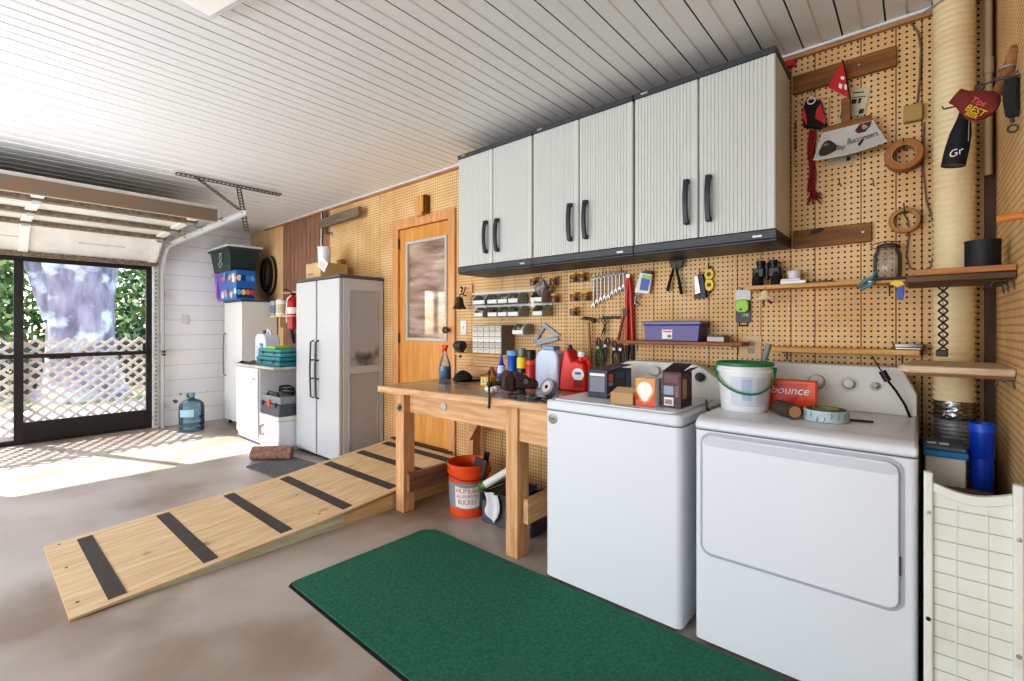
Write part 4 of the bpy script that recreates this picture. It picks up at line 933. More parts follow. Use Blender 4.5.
# sharpening block
t = T('scraper_tool', 'slim silver and black scraper hanging between the shears and the yellow level', 'scraper', tuple(pz(698, 298)))
b = MB(); quad(b, [(695, 295), (693.5, 276), (698, 275), (701, 293)], W-.03, .022); P('blade_body', b, steel, t, bev=.003); b = MB(); quad(b, [(701.3, 296), (698.2, 274), (702.5, 273.5), (706, 294)], W-.028, .02); P('back', b, charcoal, t, bev=.003)
b = MB(); quad(b, [(693.5, 298.5), (693.5, 295.5), (706, 294.5), (706, 297.5)], W-.036, .03); P('base', b, charcoal, t, bev=.002)
b = MB(); q = pz(700.5, 272); b.tube([(q.x, W-.001, q.z), (q.x, W-.04, q.z), (q.x, W-.042, q.z+.02)], .003, 6); P('hook', b, redm, t)
# yellow gauge with two holes
p = pz(709, 279.5); t = T('torpedo_level', 'yellow figure-eight shaped gauge with two round holes hanging beside the reddish shelf end', 'gauge', tuple(p))
x, z = p.x, p.z; b = MB()
for s in (-1, 1): 
    o = [(.024*cos(a*pi/9), .034*sin(a*pi/9)) for a in range(18)]
    annulus(b, [(x+q[0], z+s*.03+q[1]) for q in o], [(x+q[0]*.5, z+s*.03+q[1]*.34) for q in o], W-.022, W-.006)
P('frame', b, yellow, t, bev=.001)
for s in (-1, 1):
    b = MB(); b.lathe([(.0125, -.004), (.0125, .004)], (x, W-.0135, z+s*.03), 14, 'y'); P('disc', b, black, t)
b = MB(); b.tube([(x, W+.001, z+.075), (x, W-.03, z+.075), (x, W-.032, z+.09)], .003, 6); b.cyl((x, W-.015, z+.056), (x, W-.015, z+.075), .009); P('hook', b, darksteel, t)
b = MB(); b.cyl((x, W-.015, z-.064), (x, W-.015, z-.078), .008); P('tip', b, charcoal, t)
# ---- wrenches
def wrench(px, pyt, L, label):
    p = pz(px, pyt, W-.022); t = T('wrench', label, 'wrench', (p.x, p.y, p.z-L), group='wrenches in a row on pegboard hooks')
    x, y, z = p.x, p.y, p.z; w = .0042+.0034*(L/.2)
    b = MB(); b.prism([(x-w*.7, z-.012), (x+w*.7, z-.012), (x+w*.6, z-L+.02), (x-w*.6, z-L+.02)], y-.003, y+.003, 'y'); P('shank', b, steel, t, bev=.0015)
    b = MB(); o = [(w*1.7*cos(a*pi/6), w*1.7*sin(a*pi/6)) for a in range(12)]; annulus(b, [(x+q[0], z+q[1]-.003) for q in o], [(x+q[0]*.55, z+q[1]*.55-.003) for q in o], y-.005, y+.005); P('ring_end', b, steel, t)
    b = MB(); zz = z-L+.008; b.prism([(x-w*1.8, zz-.012), (x-w*.8, zz-.016), (x-w*.8, zz-.002), (x+w*.8, zz-.002), (x+w*.8, zz-.016), (x+w*1.8, zz-.012), (x+w*1.6, zz+.006), (x+w*.6, zz+.016), (x-w*.6, zz+.016), (x-w*1.6, zz+.006)], y-.005, y+.005, 'y'); P('open_end', b, steel, t)
    b = MB(); b.tube([(x, W+.001, z+.004), (x, W-.045, z+.004), (x, W-.047, z+.03)], .0024, 6); P('hook', b, darksteel, t)
wl = ['longest steel wrench at the left end of the wrench row', 'second wrench from the left end of the row', 'third wrench from the left end of the row', 'fourth wrench from the left end of the row', 'middle wrench of the nine in the row', 'fourth wrench from the red bolt cutter in the row', 'third wrench from the red bolt cutter in the row', 'second wrench left of the red bolt cutter', 'shortest wrench, next to the red bolt cutter']
for i in range(9): wrench(593.5+i*3.75, 278-i*.7, [.19, .17, .16, .15, .15, .13, .12, .11, .10][i], wl[i])
# ---- red bolt cutters
t = T('bolt_cutters', 'tall red handled bolt cutters hanging on the pegboard behind the reddish shelf end', 'bolt cutters', tuple(pz(630, 362, W-.03)))
for a_, c_, d_ in (((628.2, 276), (626.8, 300), (627, 341)), ((629.6, 276), (631.2, 300), (632.8, 341))):
    b = MB(); b.tube([pz(*a_, W-.03), pz(*c_, W-.03), pz(*d_, W-.022)], [.011, .012, .013], 10); P('handle', b, redm, t)
b = MB(); b.lathe([(.014, -.012), (.014, .012)], tuple(pz(628.7, 276, W-.03)), 14, 'y'); P('end_cap', b, galv, t)
b = MB(); b.tube([pz(627.5, 345, W-.016), pz(627, 361, W-.016)], [.014, .009], 8); P('jaw', b, darksteel, t); b = MB(); b.tube([pz(632, 345, W-.016), pz(632.5, 361, W-.016)], [.014, .009], 8); P('jaw', b, darksteel, t)
# dark red pipe wrench left of it
t = T('pipe_wrench', 'dark red pipe wrench hanging slanted left of the bolt cutters', 'wrench', tuple(pz(620, 338, W-.025)))
b = MB(); b.tube([pz(624, 316, W-.03), pz(621, 328, W-.03), pz(618.3, 340, W-.03)], [.007, .009, .009], 8); P('handle', b, mat('maroon_paint', (132, 28, 26), .4), t)
b = MB(); quad(b, [(622.5, 316), (622, 309), (626, 307.5), (627.5, 311), (625.5, 317)], W-.04, .018); P('jaw', b, darksteel, t, bev=.002)
# packet with blue and green print
p = pz(643, 283, W-.03); t = T('wipes_packet', 'white packet with a green and blue panel hanging right of the bolt cutters', 'packet', tuple(p))
b = MB(); quad(b, [(634, 292.5), (649, 294), (652, 274), (640, 271.5)], W-.035, .02); P('pouch', b, label_w, t, bev=.005)
b = MB(); quad(b, [(639.5, 290), (647.5, 290.8), (650, 279.5), (641.5, 278)], W-.0375, .002); P('blue_panel', b, blue, t, smooth=False); b = MB(); quad(b, [(641.7, 277.8), (650, 279.2), (650.8, 275.8), (642.5, 274.3)], W-.0375, .002); P('green_panel', b, lime, t, smooth=False)
b = MB(); quad(b, [(640, 272.5), (652, 274.5), (651.5, 271), (646, 270)], W-.039, .024); P('dark_cap', b, mat('navy', (24, 34, 70), .4), t, bev=.003)
t = T('c_clamp', 'small silver clamp dangling below the white packet', 'clamp', tuple(pz(637, 305)))
b = MB(); b.tube([pz(640, 296, W-.02), pz(635.5, 296, W-.02), pz(635, 303, W-.02), pz(639.5, 305, W-.02)], .0055, 8); P('frame', b, steel, t); b = MB(); b.tube([pz(639, 294, W-.02), pz(637.5, 301, W-.02)], .0035, 8); P('screw', b, galv, t)
# ---- hammer, pliers and their hooks
t = T('hammer', 'claw hammer with a wooden handle hanging head up behind the red jug', 'hammer', tuple(pz(590, 363, W-.04)))
A, B = pz(588.5, 322, W-.04), pz(590.5, 364, W-.04); b = MB(); b.tube([A, A.lerp(B, .3), B], [.009, .011, .015], 10); P('handle', b, mat('ash_handle', (190, 134, 86), .5, var=.1), t)
b = MB(); b.tube([pz(595, 321, W-.04), pz(590, 319, W-.04), pz(586, 318.3, W-.04)], [.014, .012, .013], 10); b.tube([pz(587, 318.3, W-.04), pz(583.5, 318, W-.04), pz(581.3, 319.5, W-.04)], [.012, .008, .003], 8); P('head', b, darksteel, t)
def pliers(x0, y0, x1, y1, m, label, sp=4):
    t = T('pliers', label, 'pliers', tuple(pz(x1, y1, W-.03)), group='pliers hung below the wrench row'); mx, my = x0+(x1-x0)*.35, y0+(y1-y0)*.35
    b = MB(); b.tube([pz(mx, my, W-.03), pz(x0-1.5, (y0+my)/2, W-.03), pz(x0, y0, W-.03)], [.009, .009, .003], 8); P('jaw', b, darksteel, t)
    b = MB(); b.tube([pz(mx, my, W-.032), pz(x0+2.5, (y0+my)/2, W-.032), pz(x0+1, y0, W-.032)], [.009, .008, .003], 8); P('jaw', b, darksteel, t)
    for s in (-1, 1):
        b = MB(); b.tube([pz(mx, my, W-.03), pz((mx+x1)/2+s*sp, (my+y1)/2-2, W-.03), pz(x1+s*sp*.8, y1, W-.03)], [.007, .008, .007], 8); P('handle', b, m, t)
    b = MB(); b.lathe([(.01, -.009), (.01, .009)], tuple(pz(mx, my, W-.031)), 12, 'y'); P('pivot', b, steel, t)
    q = pz((mx+x1)/2, my+3, W); b = MB(); b.tube([(q.x, W+.001, q.z), (q.x, W-.045, q.z), (q.x, W-.047, q.z+.012)], .0022, 6); P('hook', b, darksteel, t)
pliers(598, 337, 600, 367, green, 'green handled pliers hanging right of the hammer', 3.5)
pliers(607, 337, 603.5, 362, charcoal, 'slim dark pliers hanging just right of the green handled pair', 2)
pliers(614, 340, 616, 366, black, 'black handled pliers hanging left of the bolt cutter jaws', 3)
pliers(620, 342, 622, 363, charcoal, 'small dark snips hanging beside the bolt cutter jaws', 2.4)
t = T('tool_rail', 'dark steel hook rail above the pliers', 'rail', tuple(pz(611, 317)))
b = MB(); A, B = pz(602, 317.5, W-.006), pz(621, 317.5, W-.006); b.box(A.x, B.x, W-.008, W-.001, A.z-.008, A.z+.008); P('bar', b, darksteel, t)
for q in (603, 607, 611, 615, 619):
    b = MB(); p = pz(q, 318.5, W); b.tube([(p.x, W-.008, p.z), (p.x, W-.04, p.z), (p.x, W-.042, p.z+.018)], .003, 6); P('hook', b, darksteel, t)
t = T('scissors', 'dark shears with loop handles hanging from the hook rail', 'scissors', tuple(pz(605, 335)))
for s in (-1, 1):
    b = MB(); p = pz(605+s*1.8, 320.5, W-.03); b.ring(tuple(p), .011, .003, 'y', 14, 6); P('finger_loop', b, black, t)
    b = MB(); b.tube([pz(605+s*1.4, 323, W-.03), pz(604.5-s, 330, W-.03), pz(602-s*1.5, 337, W-.03)], [.004, .006, .001], 6); P('blade', b, darksteel, t)
# ---- hanging spice-type jars with orange lids
lidm = mat('amber_lid', (244, 184, 74), .4)
jl = [((533.5, 281), 'hanging amber lidded jar above the crumpled bag in the bin rack', 1), ((553.5, 280.5), 'amber lidded jar, alone on its hanger left of the top row', 1), ((573.5, 277.5), 'amber lidded jar, left of the two in the top row', 1), ((582.5, 276.5), 'amber lidded jar, right of the two in the top row', 1),
      ((573.8, 296.5), 'amber lidded jar, left of the two in the middle row', 1), ((586, 296), 'amber lidded jar, right of the two in the middle row', 1), ((573.5, 311), 'dark filled amber lidded jar, lowest of the cluster', 2), ((554.5, 298), 'amber lidded jar beside the right end of the upper bin rack', 1)]
fill = [mat('jar_fill_brown', (176, 130, 80), .7, var=.4, scale=120), mat('jar_fill_dark', (84, 76, 70), .7, var=.4, scale=120)]
for (q, lab, k) in jl:
    p = pz(q[0], q[1], W-.04); t = T('screw_jar', lab, 'jar', (p.x, p.y, p.z-.03), group='amber lidded hardware jars')
    b = MB(); b.lathe([(.024, .0), (.026, .006), (.026, .042), (.022, .048)], (p.x, p.y, p.z-.032), 18); P('glass', b, glassy('jar_glass', (236, 220, 190)), t)
    b = MB(); b.lathe([(.022, .002), (.0235, .006), (.0235, .03)], (p.x, p.y, p.z-.031), 14); P('contents', b, fill[k-1], t, kind='stuff')
    b = MB(); b.lathe([(.0275, .0485), (.0275, .06), (.024, .061)], (p.x, p.y, p.z-.032), 18); b.box(p.x-.012, p.x+.012, p.y, W-.001, p.z+.027, p.z+.0285); P('lid', b, lidm, t)
# ---- bins
def rail(pa, pb, label):
    A, B = pz(*pa, W-.01), pz(*pb, W-.01); zz = (A.z+B.z)/2; t = T('bin_rail', label, 'rail', ((A.x+B.x)/2, W, zz)); b = MB(); b.box(A.x, B.x, W-.016, W+.001, zz, zz+.02); P('strip', b, whitegrey, t, bev=.002)
    for q in (A.x+.03, B.x-.03): b = MB(); b.lathe([(.006, W-.0165), (.006, W-.019)], (q, 0, zz+.01), 8, 'y'); P('screw', b, steel, t)
    return zz
def bin_(pl, pr, pyb, label, fillm, lump, zb=None):
    Yb = W-.13; A, B = Y_(pl, pyb, Yb), Y_(pr, pyb, Yb); x0, x1 = A.x+.002, B.x-.002; z = zb if zb is not None else A.z; h = .078; y0, y1 = Yb, W-.018
    t = T('parts_bin', label, 'bin', ((x0+x1)/2, W-.07, z), group='grey parts bins hung on the pegboard'); e = .003
    b = MB(); b.box(x0, x1, y0, y1, z, z+e); b.box(x0, x1, y1-e, y1, z+e, z+h)
    for xx in (x0, x1-e): b.prism([(y0, z+e), (y1-e, z+e), (y1-e, z+h), (y0+.045, z+h), (y0, z+.036)], xx, xx+e, 'x')
    b.box(x0+e, x1-e, y0, y0+e, z+e, z+.034); P('tub', b, bin_grey, t, smooth=False)
    b = MB(); b.box(x0+.004, x1-.004, y0-.0025, y0-.0003, z+.004, z+.031); P('label_slot', b, label_w, t, smooth=False)
    rn = random.Random(int(pl*7)); b = MB()
    for i in range(10):
        c = Vector((rn.uniform(x0+.012, x1-.012), rn.uniform(y0+.02, y1-.02), z+rn.uniform(.03, .05))); d = Vector((rn.uniform(-1, 1), rn.uniform(-.6, .6), rn.uniform(-.2, .7))).normalized()*lump; b.tube([c-d*.3, c+d*.3], rn.uniform(.004, .008), 6)
    P('contents', b, fillm, t, kind='stuff')
met = mat('loose_hardware', (150, 148, 144), .35, metal=.6); dk = mat('dark_hardware', (70, 62, 54), .5, metal=.4); pale = mat('pale_hardware', (206, 200, 190), .5)
r1 = [(472.5, 485, 'parts bin beside the bell, leftmost in the top rack', dk), (487, 497, 'second parts bin of the top rack from the bell', met), (497.4, 507.4, 'third parts bin of the top rack, holding pale fittings', pale), (507.8, 518, 'fourth parts bin of the top rack, with bright plugs', pale), (530, 542, 'top rack parts bin at the right, under the crumpled bag', dk)]
for a_, c_, lab, fm_ in r1: bin_(a_, c_, 304.5, lab, fm_, .03, Y_(500, 303.5, W-.13).z)
r2 = [(474, 483, 'parts bin leftmost in the lower rack', pale), (487.5, 497, 'second parts bin of the lower rack', dk), (497.4, 507, 'third parts bin of the lower rack with a long bolt sticking up', met), (507.4, 518.5, 'fourth parts bin of the lower rack with greenish coils', mat('green_fitting', (96, 140, 116), .5)), (532, 542.5, 'parts bin at the right end of the lower rack', dk)]
for a_, c_, lab, fm_ in r2: bin_(a_, c_, 317, lab, fm_, .04, Y_(500, 316.5, W-.13).z)
bin_(512, 523.5, 334.5, 'single parts bin right of the small drawer cabinet', pale, .035, Y_(518, 334.5, W-.13).z)
rail((472, 293), (552, 293), 'mounting rail behind the upper row of parts bins'); rail((472, 307), (552, 307), 'mounting rail behind the lower row of parts bins')
# crumpled plastic bag
b = MB(); p = Y_(541, 287, W-.1); rn = random.Random(9)
b.grid(lambda u, v: (p.x+(.055*(1+.25*sin(7*u*pi+v*4)))*sin(v*pi)*cos(u*2*pi)+.02*v, p.y+.035*sin(v*pi)*sin(u*2*pi), p.z-.06+.11*v+.012*sin(u*11*pi+v*5)), 20, 10); b.bm.transform(Matrix.Identity(4)); bmesh.ops.remove_doubles(b.bm, verts=b.bm.verts, dist=.002)
S('plastic_bag', b, mat('crumpled_bag', (178, 172, 164), .25, var=.3, scale=30, bump=.8), 'crumpled clear grey bag stuffed into the right bin of the top rack', 'bag')
p = Y_(532.5, 303, W-.142); b = MB(); b.box(p.x-.014, p.x+.012, p.y, p.y+.001, p.z-.03, p.z+.02); S('price_tag', b, label_w, 'small white paper tag hanging from the crumpled bag', 'tag')
# small drawer cabinet
Yd = W-.15; A, B = Y_(472.5, 350, Yd), Y_(501, 350, Yd); dzt = Y_(487, 325.5, Yd).z; dzb = Y_(487, 353.5, Yd).z
t = T('drawer_cabinet', 'small grey hardware cabinet with five rows of clear fronted drawers', 'drawer cabinet', ((A.x+B.x)/2, W-.07, dzb))
b = MB(); b.box(A.x-.004, B.x+.004, Yd+.006, W-.002, dzb-.004, dzt+.004); P('case', b, mat('cabinet_greige', (128, 118, 104), .5), t, bev=.002)
cw_, ch_ = (B.x-A.x)/5, (dzt-dzb)/5
for i in range(5):
    for j in range(5):
        xx, zz = A.x+i*cw_, dzb+j*ch_
        b = MB(); b.box(xx+.003, xx+cw_-.003, Yd-.001, Yd+.0055, zz+.003, zz+ch_-.003); d = P('drawer', b, mat('clear_drawer_%d' % ((i*3+j) % 3), [(222, 216, 204), (200, 194, 184), (236, 232, 222)][(i*3+j) % 3], .25), t, smooth=False)
        b = MB(); b.box(xx+cw_*.3, xx+cw_*.7, Yd-.008, Yd-.0012, zz+ch_*.62, zz+ch_*.72); P('pull', b, mat('drawer_pull', (150, 144, 134), .4), d, smooth=False)
# ledge under it
zz = dzb-.005; A = Y_(449, 357, W-.16); t = T('ledge', 'pegboard ledge shelf carrying the small drawer cabinet and the pencil sharpener', 'shelf', (A.x+.2, W, zz-.02))
b = MB(); b.box(Y_(455, 357, W-.16).x, Y_(514, 357, W-.16).x, W-.165, W+.001, zz-.016, zz); P('plank', b, shelfw, t, bev=.002)
b = MB(); b.box(Y_(456, 357, W-.16).x, Y_(513, 357, W-.16).x, W-.03, W+.001, zz-.045, zz-.0165); P('cleat', b, pine, t)
LZ = zz
# pencil sharpener
p = Y_(458.5, 352, W-.12); x, y = p.x, W-.10; t = T('pencil_sharpener', 'old crank pencil sharpener mounted on the ledge left of the drawer cabinet', 'sharpener', (x, y, LZ))
b = MB(); b.prism([(x-.028, LZ+.0005), (x+.028, LZ+.0005), (x+.018, LZ+.03), (x-.018, LZ+.03)], y-.02, y+.02, 'y'); P('base', b, darksteel, t, bev=.003)
b = MB(); b.lathe([(.012, -.05), (.04, -.04), (.043, .0), (.04, .034), (.02, .04)], (x, y, LZ+.055), 20, 'x'); P('shavings_case', b, mat('sharpener_grey', (70, 70, 72), .3, metal=.5), t)
b = MB(); b.lathe([(.024, -.07), (.032, -.051)], (x, y, LZ+.055), 18, 'x'); P('end_plate', b, steel, t)
b = MB(); b.tube([(x+.036, y, LZ+.055), (x+.05, y, LZ+.055), (x+.052, y-.03, LZ+.015), (x+.054, y-.045, LZ-.02)], .004, 6); b.ball((x+.054, y-.05, LZ-.03), .011); P('crank', b, darksteel, t)
# bell on a wooden plaque
p = Y_(466, 292, W-.015); t = T('ship_bell', 'small dark brass hanging bell on a scroll bracket beside the door casing', 'bell', (p.x, W, p.z-.07))
b = MB(); b.box(p.x-.03, p.x+.075, W-.02, W-.001, p.z-.045, p.z+.06); P('plaque', b, pine, t, bev=.003)
bx, by_, bz_ = Y_(459.5, 300, W-.12).x, W-.12, Y_(459.5, 309, W-.12).z
b = MB(); b.lathe([(.058, 0), (.055, .008), (.043, .026), (.035, .05), (.032, .078), (.024, .094), (.007, .102)], (bx, by_, bz_), 26); P('bell', b, brass, t)
b = MB(); b.ball((bx, by_, bz_+.0), .008); b.cyl((bx, by_, bz_), (bx, by_, bz_+.05), .002); P('clapper', b, darksteel, t)
b = MB(); b.tube([(bx, by_, bz_+.1), (bx, by_, bz_+.115), (bx+.015, by_+.03, bz_+.125), (p.x, W-.022, p.z+.04)], .005, 8); b.tube([(p.x+.01, W-.022, p.z-.03), (p.x+.005, W-.05, p.z-.03), (p.x+.0, W-.07, p.z), (p.x, W-.05, p.z+.03)], .005, 8); b.ball((p.x, W-.07, p.z+.034), .01); P('bracket', b, brass, t)
# wall clutter: small hooks under cabinet
p = pz(479, 274, W); t = T('key_hook', 'small dark key hooks under the far end of the wall cabinets', 'hook', tuple(p)); b = MB(); b.box(p.x-.03, p.x+.03, W-.01, W-.001, p.z, p.z+.012); P('bar', b, darksteel, t)
for s in (-.02, .005, .024): b = MB(); b.tube([(p.x+s, W-.01, p.z+.004), (p.x+s, W-.025, p.z-.01), (p.x+s, W-.02, p.z-.025)], .003, 6); P('hook', b, darksteel, t)
# triangular squares
t = T('framing_square', 'grey triangular squares fanned out on the pegboard above the blue jug', 'square', tuple(pz(547, 344, W-.02)))
for k, (pts, hole) in enumerate((([(532, 343), (560, 335.5), (544, 323)], [(537, 339.5), (554, 335), (544.5, 328)]), ([(533, 346.5), (558, 340), (557, 338), (540, 339)], None))):
    b = MB(); Yk = W-.02-.012*k
    if hole:
        o3 = [Y_(q[0], q[1], Yk) for q in pts]; i3 = [Y_(q[0], q[1], Yk) for q in hole]; annulus(b, [(q.x, q.z) for q in o3], [(q.x, q.z) for q in i3], Yk, Yk+.006)
    else: quad(b, pts, Yk, .006)
    P('plate', b, mat('square_grey', (132, 134, 138), .35, metal=.5), t, smooth=False)
# door bell chime over the door
p = Y_(421, 205, W-.05); t = T('door_chime', 'tan wooden chime box with a brass tube mounted above the wooden door', 'chime', (p.x, W, p.z-.07))
b = MB(); b.box(p.x-.075, p.x+.02, W-.06, W-.001, p.z-.095, p.z+.08); P('box', b, cas, t, bev=.004)
b = MB(); b.box(p.x+.021, p.x+.07, W-.055, W-.001, p.z-.085, p.z+.085); P('dark_cover', b, mat('bronze_cover', (112, 78, 30), .4, metal=.4), t, bev=.004)
b = MB(); b.cyl((p.x+.045, W-.066, p.z-.07), (p.x+.045, W-.066, p.z+.07), .010); P('tube', b, mat('bright_brass', (220, 180, 90), .25, metal=1), t)
# ================================================================== ON THE WORKBENCH
BH = bh+.0005
def bz(px, py): return Z_(px, py, BH)
def topz(px, py, pt): # height of pixel row py over base point pt
    t = pt.x*FX+pt.y*FY; return CAMH+(HY-py)/F*t
# spray bottle
p = bz(445, 379); x, y = p.x, p.y; h = topz(445, 345, p)-BH; SP = Matrix.Translation((x, y, BH)) @ Matrix.Diagonal((1.05, 1.05, h/.225, 1)) @ Matrix.Translation((-x, -y, -BH))
t = T('spray_bottle', 'clear spray bottle of blue liquid with a red nozzle at the bench end', 'spray bottle', (x, y, BH))
b = MB(SP); b.lathe([(.04, .0), (.046, .008), (.046, .075), (.04, .10), (.022, .15), (.014, .175), (.014, .185)], (x, y, BH), 24); P('bottle', b, glassy('clear_bottle', (240, 248, 252)), t)
b = MB(SP); b.lathe([(.038, .003), (.044, .01), (.044, .078), (.043, .085)], (x, y, BH), 24); P('liquid', b, mat('window_cleaner', (20, 120, 160), .2), t)
b = MB(SP); b.lathe([(.016, .184), (.017, .2), (.012, .205)], (x, y, BH), 16); b.box(x-.012, x+.022, y-.011, y+.011, BH+.205, BH+.225); b.box(x-.034, x-.012, y-.006, y+.006, BH+.212, BH+.224); P('nozzle', b, red, t, bev=.002)
b = MB(SP); b.tube([(x-.014, y, BH+.208), (x-.026, y, BH+.195), (x-.03, y, BH+.178)], .004, 6); P('trigger', b, red, t)
# cap
p = bz(465, 377); p.y = 2.48; p.x = Y_(463, 377, 2.48).x; M = TR(p.x, p.y, BH, -12); t = T('baseball_cap', 'black cap lying on the workbench between the spray bottle and the yellow box', 'cap', tuple(Vector((p.x, p.y, BH))))
b = MB(M); vs = []
b.grid(lambda u, v: (.085*cos(u*2*pi)*cos(v*pi/2), .07*sin(u*2*pi)*cos(v*pi/2), .001+.065*sin(v*pi/2)*(1+.12*sin(u*6*pi))), 24, 8); bmesh.ops.remove_doubles(b.bm, verts=b.bm.verts, dist=.001); P('crown', b, mat('black_cloth', (26, 24, 26), .8, bump=.4, bscale=40), t)
b = MB(M); b.grid(lambda u, v: ((.08+.07*v)*cos((u-.5)*2.2-pi*.0), (.075+.05*v)*sin((u-.5)*2.2), .004+.012*v*(1-(2*u-1)**2)), 14, 4); b.grid(lambda u, v: ((.08+.07*v)*cos((u-.5)*2.2), (.075+.05*v)*sin((u-.5)*2.2), .001+.012*v*(1-(2*u-1)**2)), 14, 4); P('brim', b, mat('black_cloth', (26, 24, 26), .8, bump=.4, bscale=40), t)
# leather scrap
p = bz(475, 373); b = MB(TR(-2.50, 2.645, BH)); b.grid(lambda u, v: (-.09+.18*u, -.05+.10*v, .004+.075*sin(pi*u)*sin(pi*v)*(1+.3*sin(9*u+5*v))), 16, 12); b.grid(lambda u, v: (-.09+.18*u, -.05+.10*v, .001), 2, 2); S('leather_scrap', b, mat('tan_leather', (176, 112, 62), .6, var=.25, scale=20, bump=.5), 'crumpled tan leather scrap behind the black cap on the workbench', 'leather')
# yellow box
def carton(px, py, w, d, h, rz, mats, nm, label, cat, zb=BH, z=None):
    p = Z_(px, py, zb); t = T(nm, label, cat, (p.x, p.y, zb), rz); b = MB(); b.box(-w/2, w/2, -d/2, d/2, 0, h); P('carton', b, mats, t, local=True, bev=.0015); return t
t = carton(488, 385.5, .085, .06, .062, 8, mat('yellow_card', (238, 186, 34), .5), 'screw_box', 'small yellow box of screws on the workbench left of the vise', 'box')
b = MB(); b.box(-.034, .0, -.0312, -.0302, .012, .05); P('label', b, label_w, t, local=True, smooth=False); b = MB(); 
for k in range(3): b.box(-.03, -.006, -.032, -.0313, .018+k*.011, .023+k*.011)
P('print', b, black, t, local=True, smooth=False, kind='stuff'); b = MB(); b.box(-.0425, .0425, -.0306, .0306, .0625, .064); P('lid', b, mat('yellow_lid', (226, 160, 24), .5), t, local=True, smooth=False)
# white rag
p = bz(491, 394); b = MB(); rn = random.Random(12)
for i in range(9): b.ball((p.x+rn.uniform(-.03, .03), p.y+rn.uniform(-.02, .02), BH+.022+rn.uniform(0, .035)), (rn.uniform(.018, .03), rn.uniform(.016, .024), rn.uniform(.016, .022)), 10, 7)
S('cleaning_rag', b, mat('white_rag', (228, 222, 214), .9, bump=.8, bscale=90), 'crumpled white rag stuffed beside the vise handle on the bench edge', 'rag')
# vise
x, y = -1.765, 2.10; t = T('bench_vise', 'dark brown cast iron bench vise near the front edge of the workbench', 'vise', (x, y, BH))
vm = mat('vise_brown', (84, 58, 54), .5, c2=(58, 40, 38), scale=30, bump=.4)
M = TR(x, y, BH, 58)
b = MB(M); b.lathe([(.062, .0), (.062, .014), (.045, .02), (.04, .045)], (0, 0, 0), 26); P('swivel_base', b, vm, t, bev=.002)
b = MB(M); b.prism([(-.03, .045), (.10, .045), (.115, .06), (.11, .09), (.07, .10), (.03, .13), (-.005, .142), (-.03, .142)], -.042, .042, 'y'); P('body', b, vm, t, bev=.01)
b = MB(M); b.prism([(-.095, .04), (-.0355, .03), (-.0355, .145), (-.07, .152), (-.105, .12), (-.11, .07)], -.052, .052, 'y'); P('front_jaw', b, vm, t, bev=.012)
b = MB(M); b.box(-.0352, -.0303, -.046, .046, .112, .14); P('jaw_plate', b, steel, t, bev=.001)
b = MB(M); b.cyl((-.11, 0, .08), (-.165, 0, .075), .013); P('screw', b, darksteel, t)
b = MB(M); b.cyl((-.175, 0, .14), (-.175, 0, -.055), .006); b.ball((-.175, 0, .142), .010); b.ball((-.175, 0, -.055), .010); b.ball((-.172, 0, .075), .018)
P('handle', b, darksteel, t)
b = MB(M); b.cyl((.03, .043, .09), (.03, .05, .09), .014); b.cyl((.03, -.05, .09), (.03, -.043, .09), .014); P('side_nut', b, steel, t)
# bottles & cans at the back
def bottle(px, Yb, top, prof, m, nm, label, cat, parts=()):
    q = Y_(px, top, Yb); x = q.x; hh = max([k[1] for k in prof]+[k[1] for pr in parts for k in pr[1]]); f = (q.z-BH)/hh
    t = T(nm, label, cat, (x, Yb, BH)); b = MB(); b.lathe([(r*1.08, z*f) for r, z in prof], (0, 0, 0), 22); P('body', b, m, t, local=True)
    for pn, pr, pm in parts: b = MB(); b.lathe([(r*1.08, z*f) for r, z in pr], (0, 0, 0), 22); P(pn, b, pm, t, local=True)
    return t
YB2 = 2.46
t = bottle(501.5, YB2, 354.5, [(.028, 0), (.031, .006), (.03, .08), (.022, .115)], mat('glue_white', (206, 214, 232), .4), 'glue_bottle', 'white glue bottle with a blue pointed nozzle at the back of the bench', 'bottle', [('nozzle', [(.021, .1155), (.014, .13), (.007, .165), (.004, .18)], mat('nozzle_blue', (50, 60, 170), .4)), ('label', [(.0315, .03), (.0315, .07)], mat('label_blue', (90, 120, 200), .5))])
bottle(512.5, YB2, 350.5, [(.028, 0), (.034, .005), (.034, .03), (.029, .045), (.029, .105), (.034, .118), (.036, .125)], mat('bright_blue', (10, 96, 200), .35), 'flashlight', 'bright blue flashlight standing on its head between glue bottle and spray can', 'flashlight', [('lens_rim', [(.036, .1255), (.0385, .13), (.0385, .145), (.034, .147)], mat('rim_lightblue', (120, 180, 230), .3))])
t = bottle(522, YB2-.02, 348, [(.03, 0), (.033, .003), (.033, .135), (.026, .147), (.012, .152)], mat('can_black', (30, 30, 34), .3), 'spray_can', 'yellow and black spray can standing behind the vise', 'spray can', [('cap', [(.013, .1525), (.026, .153), (.026, .19), (.02, .194)], mat('clear_cap', (120, 130, 116), .3)), ('yellow_band', [(.0334, .095), (.0334, .14), (.027, .149)], yellow), ('lower_band', [(.0334, .05), (.0334, .07)], yellow)])
bottle(530.8, YB2-.03, 350, [(.03, 0), (.033, .003), (.033, .125), (.022, .14)], mat('can_red', (196, 40, 34), .3), 'spray_can', 'red spray can with a black cap standing behind the vise', 'spray can', [('cap', [(.023, .1405), (.03, .141), (.03, .18), (.026, .184)], black), ('orange_band', [(.0334, .115), (.0334, .134)], orange), ('dark_band', [(.0334, .03), (.0334, .05)], mat('band_dark', (60, 20, 20), .4))])
